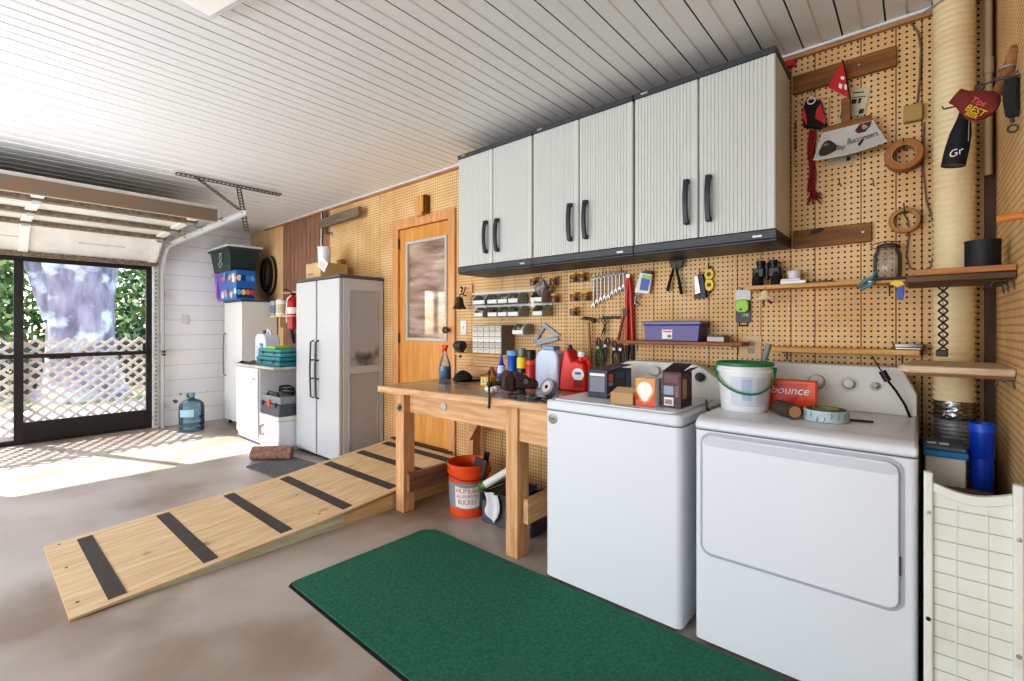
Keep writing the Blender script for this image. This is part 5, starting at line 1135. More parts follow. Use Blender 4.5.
# translucent jug
q = Y_(550, 346, 2.50); f = (q.z-BH)/.205; t = T('plastic_jug', 'tall translucent pale blue square jug at the back of the workbench', 'jug', (q.x, 2.50, BH), 6)
jm = mat('pale_blue_jug', (206, 216, 238), .3); SC = Matrix.Diagonal((1.12, 1.05, f, 1))
b = MB(SC); b.prism([(-.072, 0), (.075, 0), (.08, .01), (.08, .15), (.07, .178), (.045, .19), (-.035, .19), (-.066, .165), (-.08, .12), (-.08, .01)], -.055, .055, 'y'); P('body', b, jm, t, local=True, bev=.012)
b = MB(SC); b.box(-.032, .046, -.042, .042, .1905, .205); P('cap', b, mat('jug_cap_blue', (140, 168, 210), .35), t, local=True, bev=.005)
b = MB(SC); b.prism([(.015, .05), (.02, .05), (.02, .13), (.015, .13)], -.0565, -.0551, 'y'); b.prism([(.025, .03), (.06, .03), (.06, .09), (.025, .09)], -.0565, -.0551, 'y'); P('embossing', b, mat('jug_mark', (220, 226, 242), .4), t, local=True, smooth=False, kind='stuff')
# red jug
q = Y_(576, 345, 2.52); f = (q.z-BH)/.238; t = T('detergent_jug', 'bright red plastic jug with a dark spout, white cap and round label', 'jug', (q.x, 2.52, BH), 4); SC = Matrix.Diagonal((1.16, 1.1, f, 1))
b = MB(SC); b.prism([(-.078, 0), (.078, 0), (.082, .012), (.08, .1), (.07, .145), (.02, .16), (.0, .155), (-.015, .185), (-.022, .215), (-.05, .215), (-.056, .19), (-.072, .1), (-.082, .012)], -.05, .05, 'y'); P('body', b, red, t, local=True, bev=.012)
b = MB(SC); b.cyl((-.036, 0, .2155), (-.036, 0, .238), .014, .010); P('spout', b, mat('spout_navy', (30, 36, 80), .4), t, local=True)
b = MB(SC); b.cyl((.03, 0, .155), (.033, 0, .178), .018); P('neck', b, red, t, local=True); b = MB(SC); b.cyl((.033, 0, .1785), (.036, 0, .205), .021); P('cap', b, white, t, local=True)
b = MB(SC); b.tube([(.045, 0, .158), (.066, 0, .175), (.078, 0, .15), (.08, 0, .11)], .011, 8); P('handle', b, red, t, local=True)
b = MB(SC); b.prism([(.038+.036*cos(a*pi/12), .09+.032*sin(a*pi/12)) for a in range(24)], -.0512, -.0505, 'y'); l_ = P('label', b, label_w, t, local=True, smooth=False)
b = MB(SC); b.prism([(.012, .062), (.066, .062), (.066, .022), (.012, .022)], -.0516, -.0512, 'y'); P('dark_label', b, mat('label_dark', (140, 36, 30), .5), t, local=True, smooth=False)
b = MB(SC); b.prism([(.02, .09), (.056, .09), (.056, .102), (.02, .102)], -.0518, -.0513, 'y'); P('blue_print', b, blue, l_, local=True, smooth=False)
# duct tape leaning
p = bz(549, 397); r = .055; M = TR(p.x, p.y, BH+.052, -10, -24); t = T('duct_tape', 'thick roll of silver duct tape standing on the front edge beside the washer', 'tape roll', (p.x, p.y, BH))
b = MB(M); b.lathe([(.036, -.024), (.05, -.024), (.052, -.022), (.052, .022), (.05, .024), (.036, .024)], (0, 0, 0), 32, 'y', cap=False); P('tape', b, mat('duct_silver', (150, 162, 174), .35, metal=.3), t)
b = MB(M); b.lathe([(.034, -.025), (.0358, -.025), (.0358, .025), (.034, .025), (.034, -.025)], (0, 0, 0), 32, 'y', cap=False); P('core', b, cardboard, t)
b = MB(M); b.lathe([(.012, -.0235), (.034, -.0235)], (0, 0, 0), 24, 'y', cap=False); P('core_label', b, mat('label_pinkwhite', (226, 206, 206), .5), t)
# safety glasses, pebbles
p = bz(527, 402); t = T('safety_glasses', 'dark safety glasses lying between vise and duct tape', 'glasses', (p.x, p.y, BH), 10)
for s in (-1, 1):
    b = MB(); b.grid(lambda u, v: (s*.033+(-.028+.056*u), -.004*cos((u-.5)*2), .003+.036*v*(1-.3*(2*u-1)**2)), 8, 5); P('lens', b, mat('smoke_lens', (60, 62, 66), .1), t, local=True)
    b = MB(); b.tube([(s*.062, 0, .03), (s*.066, .05, .022), (s*.06, .11, .006)], .003, 6); P('temple', b, black, t, local=True)
b = MB(); b.tube([(-.062, 0, .036), (-.03, -.006, .042), (0, -.002, .034), (.03, -.006, .042), (.062, 0, .036)], .003, 6); P('brow_bar', b, black, t, local=True)
for px, py, s, lab in ((529, 398, 1, 'pale round lump beside the vise near the washer corner'), (537, 400.5, .8, 'pale flat pebble in front of the duct tape'), (561, 397.5, .8, 'pinkish pebble right of the duct tape roll')):
    p = bz(px, py); b = MB(); b.ball((p.x, p.y, BH+.011*s), (.022*s, .016*s, .011*s), 12, 8); S('pebble', b, mat('pebble', (206, 190, 176), .6, var=.2, scale=30), lab, 'pebble')
t = T('ear_plugs_cord', 'dark coiled strap lying on the bench in front of the vise', 'strap', tuple(bz(531, 404.5)))
p = bz(533, 403); b = MB(); b.tube([(p.x+.06*cos(a*.5)*(1-a*.03), p.y+.025+.025*sin(a*.5), BH+.006+.0008*a) for a in range(26)], .005, 6); P('strap', b, charcoal, t)
# ---- bucket + things under the bench
def zz(px, py): return Z_(px, py, 0)
x, y = -2.415, 2.33; t = T('bucket', 'orange five gallon bucket with a grey and white wraparound label under the workbench', 'bucket', (x, y, 0))
b = MB(); b.lathe([(.128, 0), (.132, .004), (.143, .28), (.143, .285), (.152, .286), (.152, .30), (.144, .302), (.146, .33), (.154, .332), (.154, .352), (.15, .355), (.147, .352), (.138, .29), (.127, .01), (.001, .006)], (x, y, .001), 40, cap=False); P('body', b, orange, t)
b = MB(); R0 = lambda z: .1328+(z-.004)*(.0112/.276)+.0006
b.lathe([(R0(.06), .06), (R0(.235), .235)], (x, y, .001), 40, cap=False); P('label_band', b, mat('bucket_grey', (142, 146, 152), .5), t)
ang0 = math.atan2(-y, -x)  # facing the camera
def curved(body, size, z, m, parent, nm, off=0, d=.002, squash=1.0):
    tmp = MB(); tmp.text(body, size, Matrix(), ext=0)
    for w in tmp.bm.verts:
        a = ang0+off+w.co.x/R0(z)*squash; rr = R0(z)+d; w.co = Vector((x+rr*cos(a), y+rr*sin(a), .001+z+w.co.y))
    return P(nm, tmp, m, parent, smooth=False)
def patch(z0, z1, a0, a1, d, m, parent, nm, skew=0):
    b = MB(); b.grid(lambda u, v: (x+(R0(z0+(z1-z0)*v)+d)*cos(ang0+a0+(a1-a0)*u), y+(R0(z0+(z1-z0)*v)+d)*sin(ang0+a0+(a1-a0)*u), .001+z0+(z1-z0)*v+skew*sin(u*pi)), 14, 3); return P(nm, b, m, parent)
lab = patch(.075, .215, -.72, .55, .0012, label_w, t, 'label', -.01)
rt = mat('print_orange_red', (196, 50, 24), .5)
curved("HOMER'S", .05, .185, rt, lab, 'lettering', -.08, .0022, .8); curved('ALL-PURPOSE', .032, .147, rt, lab, 'lettering', -.08, .0022, .8); curved('BUCKET', .045, .108, rt, lab, 'lettering', -.08, .0022, .8)
b = MB(); b.tube([(x+.156*cos(ang0+pi/2+a*.0), y+.156*sin(ang0+pi/2), .31), (x+.13*cos(ang0+1.0)+.03*cos(ang0), y+.13*sin(ang0+1.0)+.03*sin(ang0), .22), (x+.165*cos(ang0+.2), y+.165*sin(ang0+.2), .275)][:1]+[(x+.158*cos(ang0+pi/2-k*pi/10), y+.158*sin(ang0+pi/2-k*pi/10), .31-.05*sin(k*pi/10)) for k in range(1, 11)], .003, 6); P('bail', b, darksteel, t)
# tiles inside bucket
b = MB(TR(x+.0, y, .02, 15, 0, 14)); b.box(-.01, .085, -.06, -.045, .12, .40); o_ = S('putty_board', b, charcoal, 'dark flat plastic board poking out of the orange bucket', 'board', bev=.002)
b = MB(TR(x+.05, y+.02, .02, 40, 0, 10)); b.box(-.01, .03, -.02, -.005, .1, .41); S('dark_stick', b, black, 'slim black stick poking out of the bucket behind the dark board', 'stick', bev=.002)
# lower shelf board under bench right, items
b = MB(); b.box(-2.22, -1.80, 2.26, 2.56, .001, .145); S('storage_tub', b, mat('grey_tub', (86, 88, 94), .5), 'low dark tub on the floor behind the right bench post', 'tub', bev=.01)
p = Y_(492, 488, 2.24); t = T('roller_tray', 'dark blue paint roller tray resting on the tub behind the bucket', 'tray', (-2.05, 2.40, .1455))
M = TR(-2.09, 2.40, .1455, 0) @ Matrix.Diagonal((.68, 1, 1, 1))
b = MB(M); b.prism([(-.17, .05), (-.17, .07), (.15, .075), (.17, .09), (.17, .0), (.06, .0), (.0, .03)], -.15, -.142, 'y'); b.prism([(-.17, .05), (-.17, .07), (.15, .075), (.17, .09), (.17, .0), (.06, .0), (.0, .03)], .142, .15, 'y'); b.prism([(-.17, .05), (.0, .03), (.06, 0), (.17, 0), (.17, .006), (.06, .006), (.0, .036), (-.17, .056)], -.1419, .1419, 'y'); P('basin', b, mat('dark_tray', (52, 60, 74), .4), t, bev=.002)
b = MB(M); b.box(-.21, -.171, -.15, .15, .062, .072); P('lip', b, mat('dark_tray', (52, 60, 74), .4), t, bev=.002)
# masking tape blue
M = TR(-2.07, 2.42, .218, 0); b = MB(M); b.lathe([(.042, 0), (.06, 0), (.06, .05), (.042, .05), (.042, 0)], (0, 0, 0), 28, cap=False); S('masking_tape', b, mat('painters_blue', (18, 92, 190), .4), 'blue roll of painters tape lying in the roller tray', 'tape roll')
# caulk tube
t = T('caulk_tube', 'white sealant tube with a green tip leaning in the roller tray', 'sealant tube', (-2.1, 2.2, .24))
A, B = Vector((-2.19, 2.19, .24)), Vector((-1.95, 2.36, .42)); d = (B-A).normalized()
b = MB(); b.cyl(A+d*.06, B, .025); P('tube', b, label_w, t); b = MB(); b.cyl(A+d*.05, A+d*.0595, .026); P('green_band', b, mat('green_band', (96, 170, 60), .4), t)
b = MB(); b.cyl(A-d*.03, A+d*.0495, .006, .02); P('nozzle', b, mat('nozzle_olive', (120, 130, 90), .5), t)
b = MB(); b.ring(tuple(A+d*.03), .028, .004, 'x', 14, 6); P('clip', b, mat('green_band', (96, 170, 60), .4), t)
# black bowl
b = MB(TR(-1.868, 2.47, .1455, 0)); b.lathe([(.045, 0), (.07, .01), (.084, .06), (.082, .062), (.068, .014), (.001, .006)], (0, 0, 0), 26, cap=False); S('plastic_bowl', b, blackrub, 'black bowl on the dark tub to the right of the near bench post', 'bowl')
# white cloth hanging
b = MB(); b.grid(lambda u, v: (-2.17+.12*u+.02*sin(v*3), 2.245-.015*sin(u*9)-.01, .22-.2*v*(1-.35*abs(2*u-1.2))+.0), 12, 12); b.grid(lambda u, v: (-2.17+.12*u+.02*sin(v*3), 2.249-.015*sin(u*9)-.01, .22-.2*v*(1-.35*abs(2*u-1.2))+.0), 12, 12); S('hanging_cloth', b, mat('white_glove', (222, 222, 226), .8), 'white cloth glove hanging down in front of the dark tub', 'cloth')
# ================================================================== ON WASHER AND DRYER
WZ = .935; 
def cartonT(nm, label, cat, px, py, w, d, h, rz, zb, m, part='carton'):
    p = Z_(px, py, zb); t = T(nm, label, cat, (p.x, p.y, zb), rz); b = MB(); b.box(-w/2, w/2, -d/2, d/2, .0005, h); P(part, b, m, t, local=True, bev=.0015); return t
def face(t, x0, x1, z0, z1, y, m, nm, par=None, **k): b = MB(); b.box(x0, x1, y-.0012, y-.0002, z0, z1); return P(nm, b, m, par or t, local=True, smooth=False, **k)
# light fixture box
navy = mat('navy_card', (22, 28, 50), .35)
def fx(t, y0, y1, z0, z1, xx, m, nm, par=None, **k): b = MB(); b.box(xx+.0002, xx+.0014, y0, y1, z0, z1); return P(nm, b, m, par or t, local=True, smooth=False, **k)
w, d, h = .114, .27, .138
t = T('light_fixture_box', 'blue and black product box standing at the far left corner of the washer lid', 'box', (-1.268, 2.15+d/2, WZ))
b = MB(); b.box(-w/2, w/2, -d/2, d/2, .0005, h); P('carton', b, navy, t, local=True, bev=.001)
face(t, -w/2+.012, w/2-.014, .03, .108, -d/2, mat('spec_grey', (126, 130, 140), .5), 'spec_panel'); face(t, -w/2+.012, w/2-.014, .112, .126, -d/2, label_w, 'white_bar')
fx(t, -.12, -.075, .085, .122, w/2, orange, 'orange_square'); fx(t, -.12, -.075, .062, .08, w/2, mat('panel_pale', (176, 180, 190), .5), 'pale_strip')
fx(t, -.05, .05, .095, .125, w/2, mat('photo_blue', (60, 76, 130), .4), 'picture'); fx(t, -.05, .05, .05, .088, w/2, mat('panel_grey', (66, 70, 80), .5), 'grey_panel'); fx(t, .07, .12, .03, .125, w/2, mat('panel_grey2', (96, 100, 106), .5), 'side_panel')
b = MB(); b.box(-w/2, w/2, -d/2, d/2, h+.0002, h+.0012); P('lid_print', b, mat('lid_blue', (20, 56, 140), .3), t, local=True, smooth=False)
b = MB(); b.prism([(-d/2, h+.002), (-d/2, h+.004), (d/2, h+.022), (d/2, h+.018)], -w/2+.01, w/2, 'x'); P('flap', b, mat('lid_blue2', (22, 40, 96), .3), t, local=True, smooth=False)
# open brown carton
t = T('cardboard_tray', 'small open brown cardboard tray between the blue box and the light bulb box', 'box', (-1.075, 2.09, WZ), 4)
w, d, h = .112, .10, .05; e = .003
b = MB(); b.box(-w/2, w/2, -d/2, d/2, .0005, e); b.box(-w/2, w/2, -d/2, -d/2+e, e, h); b.box(-w/2, w/2, d/2-e, d/2, e, h); b.box(-w/2, -w/2+e, -d/2+e, d/2-e, e, h); b.box(w/2-e, w/2, -d/2+e, d/2-e, e, h); P('carton', b, cardboard, t, local=True)
for s in (-1, 1): b = MB(); b.prism([(s*w/2, h), (s*w/2, h+.002), (s*(w/2+.018), h-.016), (s*(w/2+.018), h-.018)], -d/2, d/2, 'y'); P('flap', b, cardboard, t, local=True)
b = MB(); b.prism([(-d/2, h), (-d/2, h+.002), (.03, h+.022), (.03, h+.020)], -w/2, w/2, 'x'); P('lid_flap', b, mat('cardboard_pale', (214, 178, 134), .8), t, local=True)
# bulb box
w, d, h = .094, .078, .128
t = T('bulb_box', 'orange and white light bulb box with a big bulb picture on the washer', 'box', (-.962, 2.06+d/2, WZ))
b = MB(); b.box(-w/2, w/2, -d/2, d/2, .0005, h); P('carton', b, label_w, t, local=True, bev=.001)
oc = face(t, -w/2, w/2, .001, h-.001, -d/2, mat('bulb_orange', (240, 150, 24), .4), 'orange_front')
b = MB(); b.prism([(-w/2, .001), (-w/2, .07), (-.02, .02), (.02, .02), (w/2, .07), (w/2, .001)], -d/2-.0019, -d/2-.0013, 'y'); P('red_corner', b, mat('bulb_red', (222, 76, 24), .4), oc, local=True, smooth=False)
b = MB(); b.prism([(.037*cos(a*pi/14-pi*.28), .076+.037*sin(a*pi/14-pi*.28)) for a in range(0, 22)]+[(-.010, .024), (.010, .024)], -d/2-.0027, -d/2-.002, 'y'); P('bulb_picture', b, mat('bulb_white', (240, 238, 232), .4), oc, local=True, smooth=False)
b = MB(); b.prism([(-.009, .012), (.009, .012), (.010, .0235), (-.010, .0235)], -d/2-.0027, -d/2-.002, 'y'); P('bulb_cap_picture', b, mat('cap_tan', (190, 160, 120), .4), oc, local=True, smooth=False)
# dark carton with flaps
w, d, h = .088, .135, .16; br = mat('maroon_card', (72, 38, 42), .45)
t = T('brown_carton', 'dark maroon brown carton with open top flaps at the right end of the washer', 'box', (-.853, 2.10+d/2, WZ))
b = MB(); b.box(-w/2, w/2, -d/2, d/2, .0005, h); P('carton', b, br, t, local=True, bev=.001)
b = MB(); b.prism([(-d/2, h+.001), (-d/2, h+.003), (d/2, h+.034), (d/2, h+.030)], -w/2, w/2, 'x'); P('flap', b, mat('maroon_dark', (40, 24, 26), .5), t, local=True)
b = MB(); b.prism([(w/2, h+.002), (w/2, h+.004), (w/2+.03, h+.022), (w/2+.03, h+.020)], -d/2+.03, d/2, 'y'); P('flap', b, mat('maroon_dark', (40, 24, 26), .5), t, local=True)
face(t, -.034, .030, .112, .150, -d/2, mat('card_pink', (120, 74, 80), .5), 'title_block'); face(t, -.036, .010, .058, .098, -d/2, mat('card_bluegrey', (160, 164, 184), .5), 'nutrition_panel'); face(t, .016, .034, .05, .1, -d/2, mat('card_mauve', (130, 90, 94), .5), 'print_block'); cl_ = face(t, -.034, .010, .008, .046, -d/2, label_w, 'code_label')
b = MB()
for k in range(10): b.box(-.028+k*.0034, -.0265+k*.0034, -d/2-.0024, -d/2-.0013, .014, .036)
P('bar_code', b, black, cl_, local=True, smooth=False, kind='stuff')
fx(t, -.05, .0, .04, .13, w/2, mat('card_gold', (176, 150, 100), .5), 'side_picture')
# power cord behind
S('black_lead', (lambda b: b.tube([(-.80, 2.40, .94), (-.76, 2.30, .942), (-.728, 2.2, .93), (-.716, 2.25, .9), (-.714, 2.5, .88)], .005, 6))(MB()), black, 'black cord lying across the gap between washer and dryer', 'cord')
# white bucket with green lid
DZ_ = .9345
x, y = -.59, 2.275; PS = Matrix.Translation((x, y, DZ_)) @ Matrix.Scale(1.3, 4) @ Matrix.Translation((-x, -y, -DZ_)); t = T('pail', 'white plastic pail with a green lid and green bail on the dryer', 'pail', (x, y, DZ_))
b = MB(PS); b.lathe([(.072, 0), (.074, .004), (.083, .128), (.083, .13), (.088, .131), (.088, .142), (.084, .143), (.085, .155)], (x, y, DZ_), 36); P('body', b, mat('pail_white', (232, 232, 230), .35), t)
b = MB(PS); b.lathe([(.087, .151), (.091, .153), (.091, .162), (.085, .164), (.082, .158)], (x, y, DZ_), 36); P('lid', b, green, t)
fa = math.atan2(-y, -x); RR = lambda z: .0743+(z-.004)*(.009/.124)
def pp(z0, z1, a0, a1, d, m, nm, par): b = MB(PS); b.grid(lambda u, v: (x+(RR(z0+(z1-z0)*v)+d)*cos(fa+a0+(a1-a0)*u), y+(RR(z0+(z1-z0)*v)+d)*sin(fa+a0+(a1-a0)*u), DZ_+z0+(z1-z0)*v), 12, 2); return P(nm, b, m, par)
lb = pp(.02, .118, -.55, .95, .0012, mat('pail_label', (206, 212, 224), .5), 'label', t); pp(.04, .11, -.1, .25, .002, mat('pail_label2', (176, 190, 214), .5), 'text_block', lb); pp(.03, .112, .45, .8, .002, mat('pail_label3', (196, 200, 206), .5), 'text_block', lb)
b = MB(PS); b.tube([(x+(.092+.004*sin(k*pi/14))*cos(fa-pi/2+k*pi/14), y+(.092+.004*sin(k*pi/14))*sin(fa-pi/2+k*pi/14), DZ_+.138-.075*sin((k/14)**1.15*pi)-.0) for k in range(15)], .0035, 8); P('bail', b, green, t)
for s in (-1, 1):
    b = MB(PS); a = fa+s*pi/2; b.cyl((x+.083*cos(a), y+.083*sin(a), DZ_+.138), (x+.098*cos(a), y+.098*sin(a), DZ_+.138), .008); P('ear', b, green, t)
p = Y_(753, 352, 2.2); t = T('scoop', 'grey handled scoop standing up behind the white pail', 'scoop', (-.555, 2.45, DZ_))
b = MB(); b.tube([(-.558, 2.45, DZ_+.16), (-.545, 2.455, DZ_+.23), (-.53, 2.46, DZ_+.29)], [.011, .013, .014], 12); P('handle', b, mat('grey_grip', (136, 138, 142), .5), t)
b = MB(); b.tube([(-.558, 2.45, DZ_+.159), (-.56, 2.45, DZ_+.02), (-.56, 2.45, DZ_+.001)], [.008, .02, .022], 12); P('blade', b, steel, t)
# dryer sheet box
t = T('dryer_sheet_box', 'orange dryer sheet box lettered bounce lying tilted on the dryer', 'box', (-.428, 2.405, DZ_), 2)
w, d, h = .19, .07, .132; bo = mat('bounce_orange', (236, 84, 16), .35)
b = MB(); b.box(-w/2, w/2, -d/2, d/2, .0005, h); P('carton', b, bo, t, local=True, bev=.003)
b = MB(); b.prism([(-.075, h-.012), (.07, h-.012), (.012, .03), (-.025, .03)], -d/2-.0012, -d/2-.0002, 'y'); f0 = P('dark_panel', b, mat('bounce_dark', (206, 52, 14), .35), t, local=True, smooth=False)
b = MB(); b.text('bounce', .05, FR(-.004, -d/2-.0022, .088), .0006, shear=.25); P('lettering', b, white, f0, local=True, smooth=False)
# log / cork torch
A, B = Vector((-.45, 2.25, DZ_+.030)), Vector((-.372, 2.15, DZ_+.030)); d = (B-A).normalized(); t = T('lint_brush', 'stubby dark brown roller with a tan end lying in front of the orange box', 'roller', (-.36, 2.15, DZ_))
b = MB(); b.cyl(A, B, .029, n=22); P('barrel', b, mat('dark_felt', (74, 60, 52), .8, bump=.3), t); b = MB(); b.cyl(B+d*.0002, B+d*.003, .023, n=22); P('end_face', b, mat('cork_end', (176, 138, 96), .7), t)
b = MB(); b.cyl((-.385, 2.29, DZ_+.018), (-.365, 2.28, DZ_+.018), .017); S('bottle_cork', b, mat('cork_dark', (120, 86, 58), .7), 'small brown stopper lying behind the wide tape roll', 'stopper')
# wide tape roll
x, y = -.277, 2.215; t = T('packing_tape', 'wide roll of floral whitish tape lying flat on the dryer', 'tape roll', (x, y, DZ_))
b = MB(); b.lathe([(.045, .001), (.076, .001), (.077, .003), (.077, .042), (.075, .044), (.045, .044), (.045, .001)], (x, y, DZ_), 36, cap=False); P('tape', b, mat('tape_pale', (196, 210, 214), .3, c2=(168, 186, 190), scale=40), t)
b = MB(); b.lathe([(.0445, .0445), (.068, .0445), (.068, .046), (.0445, .046)], (x, y, DZ_), 32, cap=False); P('top_ring', b, mat('tape_top', (60, 60, 56), .5), t)
b = MB(); b.lathe([(.041, .002), (.0445, .002), (.0445, .0475), (.041, .0475), (.041, .002)], (x, y, DZ_), 32, cap=False); P('core', b, mat('core_olive', (150, 160, 90), .6), t)
b = MB(); rn = random.Random(2); fa = math.atan2(-y, -x)
for k in range(7):
    a = fa-1.0+k*.3; z = rn.uniform(.012, .03); b.tube([(x+.0785*cos(a), y+.0785*sin(a), DZ_+z-.01), (x+.0785*cos(a+.06), y+.0785*sin(a+.06), DZ_+z), (x+.0785*cos(a+.03), y+.0785*sin(a+.03), DZ_+z+.01)], .0016, 4)
P('leaf_print', b, mat('print_green', (80, 120, 90), .5), t, kind='stuff')
p = Z_(836, 405, DZ_); b = MB(TR(-.18, 2.27, DZ_+.0005, 8)); b.box(-.05, .05, -.01, .01, 0, .006); S('marker_pen', b, black, 'flat black strip lying behind the wide tape roll', 'strip', bev=.002)
# ================================================================== RIGHT CORNER
# flue duct
dx, dy, dr = .108, 2.60, .064
t = T('flue_duct', 'cream coloured ribbed flexible duct running from the ceiling down behind the corner shelves', 'duct', (dx, dy, .8))
ductm = mat('cream_duct', (234, 216, 176), .5, c2=(222, 198, 152), scale=4)
b = MB(); prof = []; z = 1.0
while z < H-.002:
    prof += [(dr-.003, z), (dr+.001, z+.008), (dr+.001, z+.016), (dr-.003, z+.022)]; z += .024
prof = [q for q in prof if q[1] < H-.002]
b.lathe(prof, (dx, dy, 0), 32, cap=False); P('sleeve', b, ductm, t)
b = MB(); rn = random.Random(8); prof = [(dr+rn.uniform(-.006, .008), .935+i*.009) for i in range(9)]; b.lathe(prof, (dx, dy, 0), 26, cap=False)
for v in b.bm.verts: v.co += Vector((rn.uniform(-.002, .002), rn.uniform(-.002, .002), rn.uniform(-.002, .002)))
P('foil_wrap', b, mat('foil', (190, 190, 192), .22, metal=1), t, smooth=False)
b = MB(); prof = []; z = .55
while z < .933: prof += [(dr-.008, z), (dr-.002, z+.007), (dr-.008, z+.014)]; z += .016
b.lathe(prof, (dx, dy, 0), 28, cap=False); P('metal_hose', b, galv, t)
b = MB(); A = Y_(948, 3, 2.45); b.tube([(XR-.03, 2.50, 2.62), (dx, 2.505, 2.60), (dx-.09, 2.6, 2.61)], .004, 6); P('tie_wire', b, galv, t)
t = T('vent_pipe', 'slim white pipe standing in the corner beside the flue duct', 'pipe', (.2, 2.71, 1.6))
b = MB(); b.cyl((.208, 2.63, 1.9), (.208, 2.63, H-.002), .012); P('pipe', b, mat('old_pipe', (170, 150, 116), .5), t); b = MB(); b.cyl((.208, 2.63, 2.3), (.208, 2.63, 2.36), .016); P('coupling', b, mat('old_pipe', (170, 150, 116), .5), t)
b = MB(); b.cyl((-.06, W-.02, 1.12), (.03, W-.02, 1.12), .013); S('conduit_pipe', b, mat('white_pipe', (214, 196, 170), .5), 'short horizontal white pipe on the pegboard right of the dryer controls', 'pipe')
# corner shelves
z0 = 1.455; old = wood('old_plank', (150, 110, 78), (104, 72, 48), 'x')
t = T('corner_shelf', 'narrow dark wooden shelf in the corner carrying the black pot', 'shelf', (.1, 2.3, z0))
b = MB(); b.box(-.032, XR-.001, 2.13, 2.46, z0, z0+.022); P('plank', b, wood('dark_plank', (112, 86, 62), (78, 58, 42), 'x'), t, bev=.003)
b = MB(); b.box(-.012, XR-.002, 2.118, 2.14, z0+.0225, z0+.042); P('edge_strip', b, wood('orange_strip', (206, 142, 78), (150, 92, 48), 'x'), t, bev=.003)
for yy in (2.17, 2.3, 2.42):
    b = MB(); b.tube([(XR-.001, yy, z0-.035), (XR-.006, yy, z0-.006), (XR-.05, yy, z0-.006), (XR-.055, yy, z0-.02)], .003, 6); P('bracket', b, darksteel, t)
b = MB(); b.lathe([(.001, .001), (.042, .001), (.045, .004), (.045, .108), (.046, .112), (.046, .118), (.042, .118), (.041, .01)], (.165, 2.26, z0+.0225), 32, cap=False); o = S('metal_pot', b, mat('matte_black', (30, 30, 32), .6), 'matte black straight sided pot on the upper corner shelf', 'pot')
t = T('metal_skewer', 'bundle of dark metal rods projecting from the left end of the upper corner shelf', 'rods', (-.06, 2.2, z0+.02))
for k in range(3): b = MB(); b.tube([(-.13-.01*k, 2.25+.03*k, z0+.03), (-.05, 2.22+.03*k, z0+.0265), (.0, 2.2+.03*k, z0+.0265)], .003, 6); P('rod', b, darksteel, t)
b = MB(TR(-.10, 2.24, z0+.026, 0)); 
z1 = 1.145
t = T('corner_shelf', 'pale weathered wooden slab shelf in the corner above the foil wrapped duct', 'shelf', (.1, 2.3, z1))
b = MB(); b.prism([(-.055, 2.16), (-.03, 2.125), (.06, 2.13), (.15, 2.12), (XR-.001, 2.14), (XR-.001, 2.505), (-.02, 2.505)], z1, z1+.024, 'z'); P('slab', b, wood('pale_slab', (226, 206, 178), (190, 160, 126), 'x'), t, bev=.005)
b = MB(); b.box(-.035, XR-.002, 2.16, 2.5, z1-.012, z1-.0005); P('under_board', b, wood('under_slab', (150, 104, 62), (112, 74, 42), 'x'), t)
for yy in (2.17, 2.4):
    b = MB(); b.tube([(XR-.001, yy, z1-.04), (XR-.006, yy, z1-.015), (XR-.04, yy, z1-.015), (XR-.045, yy, z1-.03)], .003, 6); P('bracket', b, darksteel, t)
# chain-like strap hanging left of the duct
p = Y_(943, 290, 2.42); t = T('scissor_gate_strap', 'dark crisscross folding hanger dangling from the upper corner shelf left of the duct', 'hanger', (p.x, 2.42, 1.2))
b = MB(); x = p.x; zz_ = z0-.002; n = 8; L = (z0-.0-1.215)/n
for k in range(n):
    za, zb = z0-.002-k*L, z0-.002-(k+1)*L
    b.box(x-.001, x+.001, 2.4185, 2.4205, za, zb)
    b.tube([(x-.014, 2.415, za), (x+.014, 2.415, zb)], .0035, 5); b.tube([(x+.014, 2.423, za), (x-.014, 2.423, zb)], .0035, 5)
P('lattice', b, black, t)
b = MB(); b.box(x-.02, x+.014, 2.405, 2.43, 1.19, 1.215); P('clasp', b, darksteel, t, bev=.003)
# plug and cord right of the dryer console
t = T('extension_cord', 'black cord hanging from the bare pine shelf down beside the dryer', 'cord', (.0, 2.5, .9))
pts = [Y_(872, 356, 2.62), Y_(880, 369, 2.55), Y_(884, 374, 2.50)]; b = MB(); b.tube(pts, .003, 6); P('upper_cord', b, black, t)
A, B = Y_(882, 371, 2.485), Y_(888, 381, 2.485); b = MB(); b.tube([A, B], .013, 10); P('plug', b, black, t)
pts = [Y_(888, 381, 2.485), Y_(896, 391, 2.49), Y_(905, 405, 2.50), Y_(913, 425, 2.52), Vector((.012, 2.53, .8)), Vector((.012, 2.53, .5))]; b = MB(); b.tube(pts, .005, 6); P('lower_cord', b, black, t)
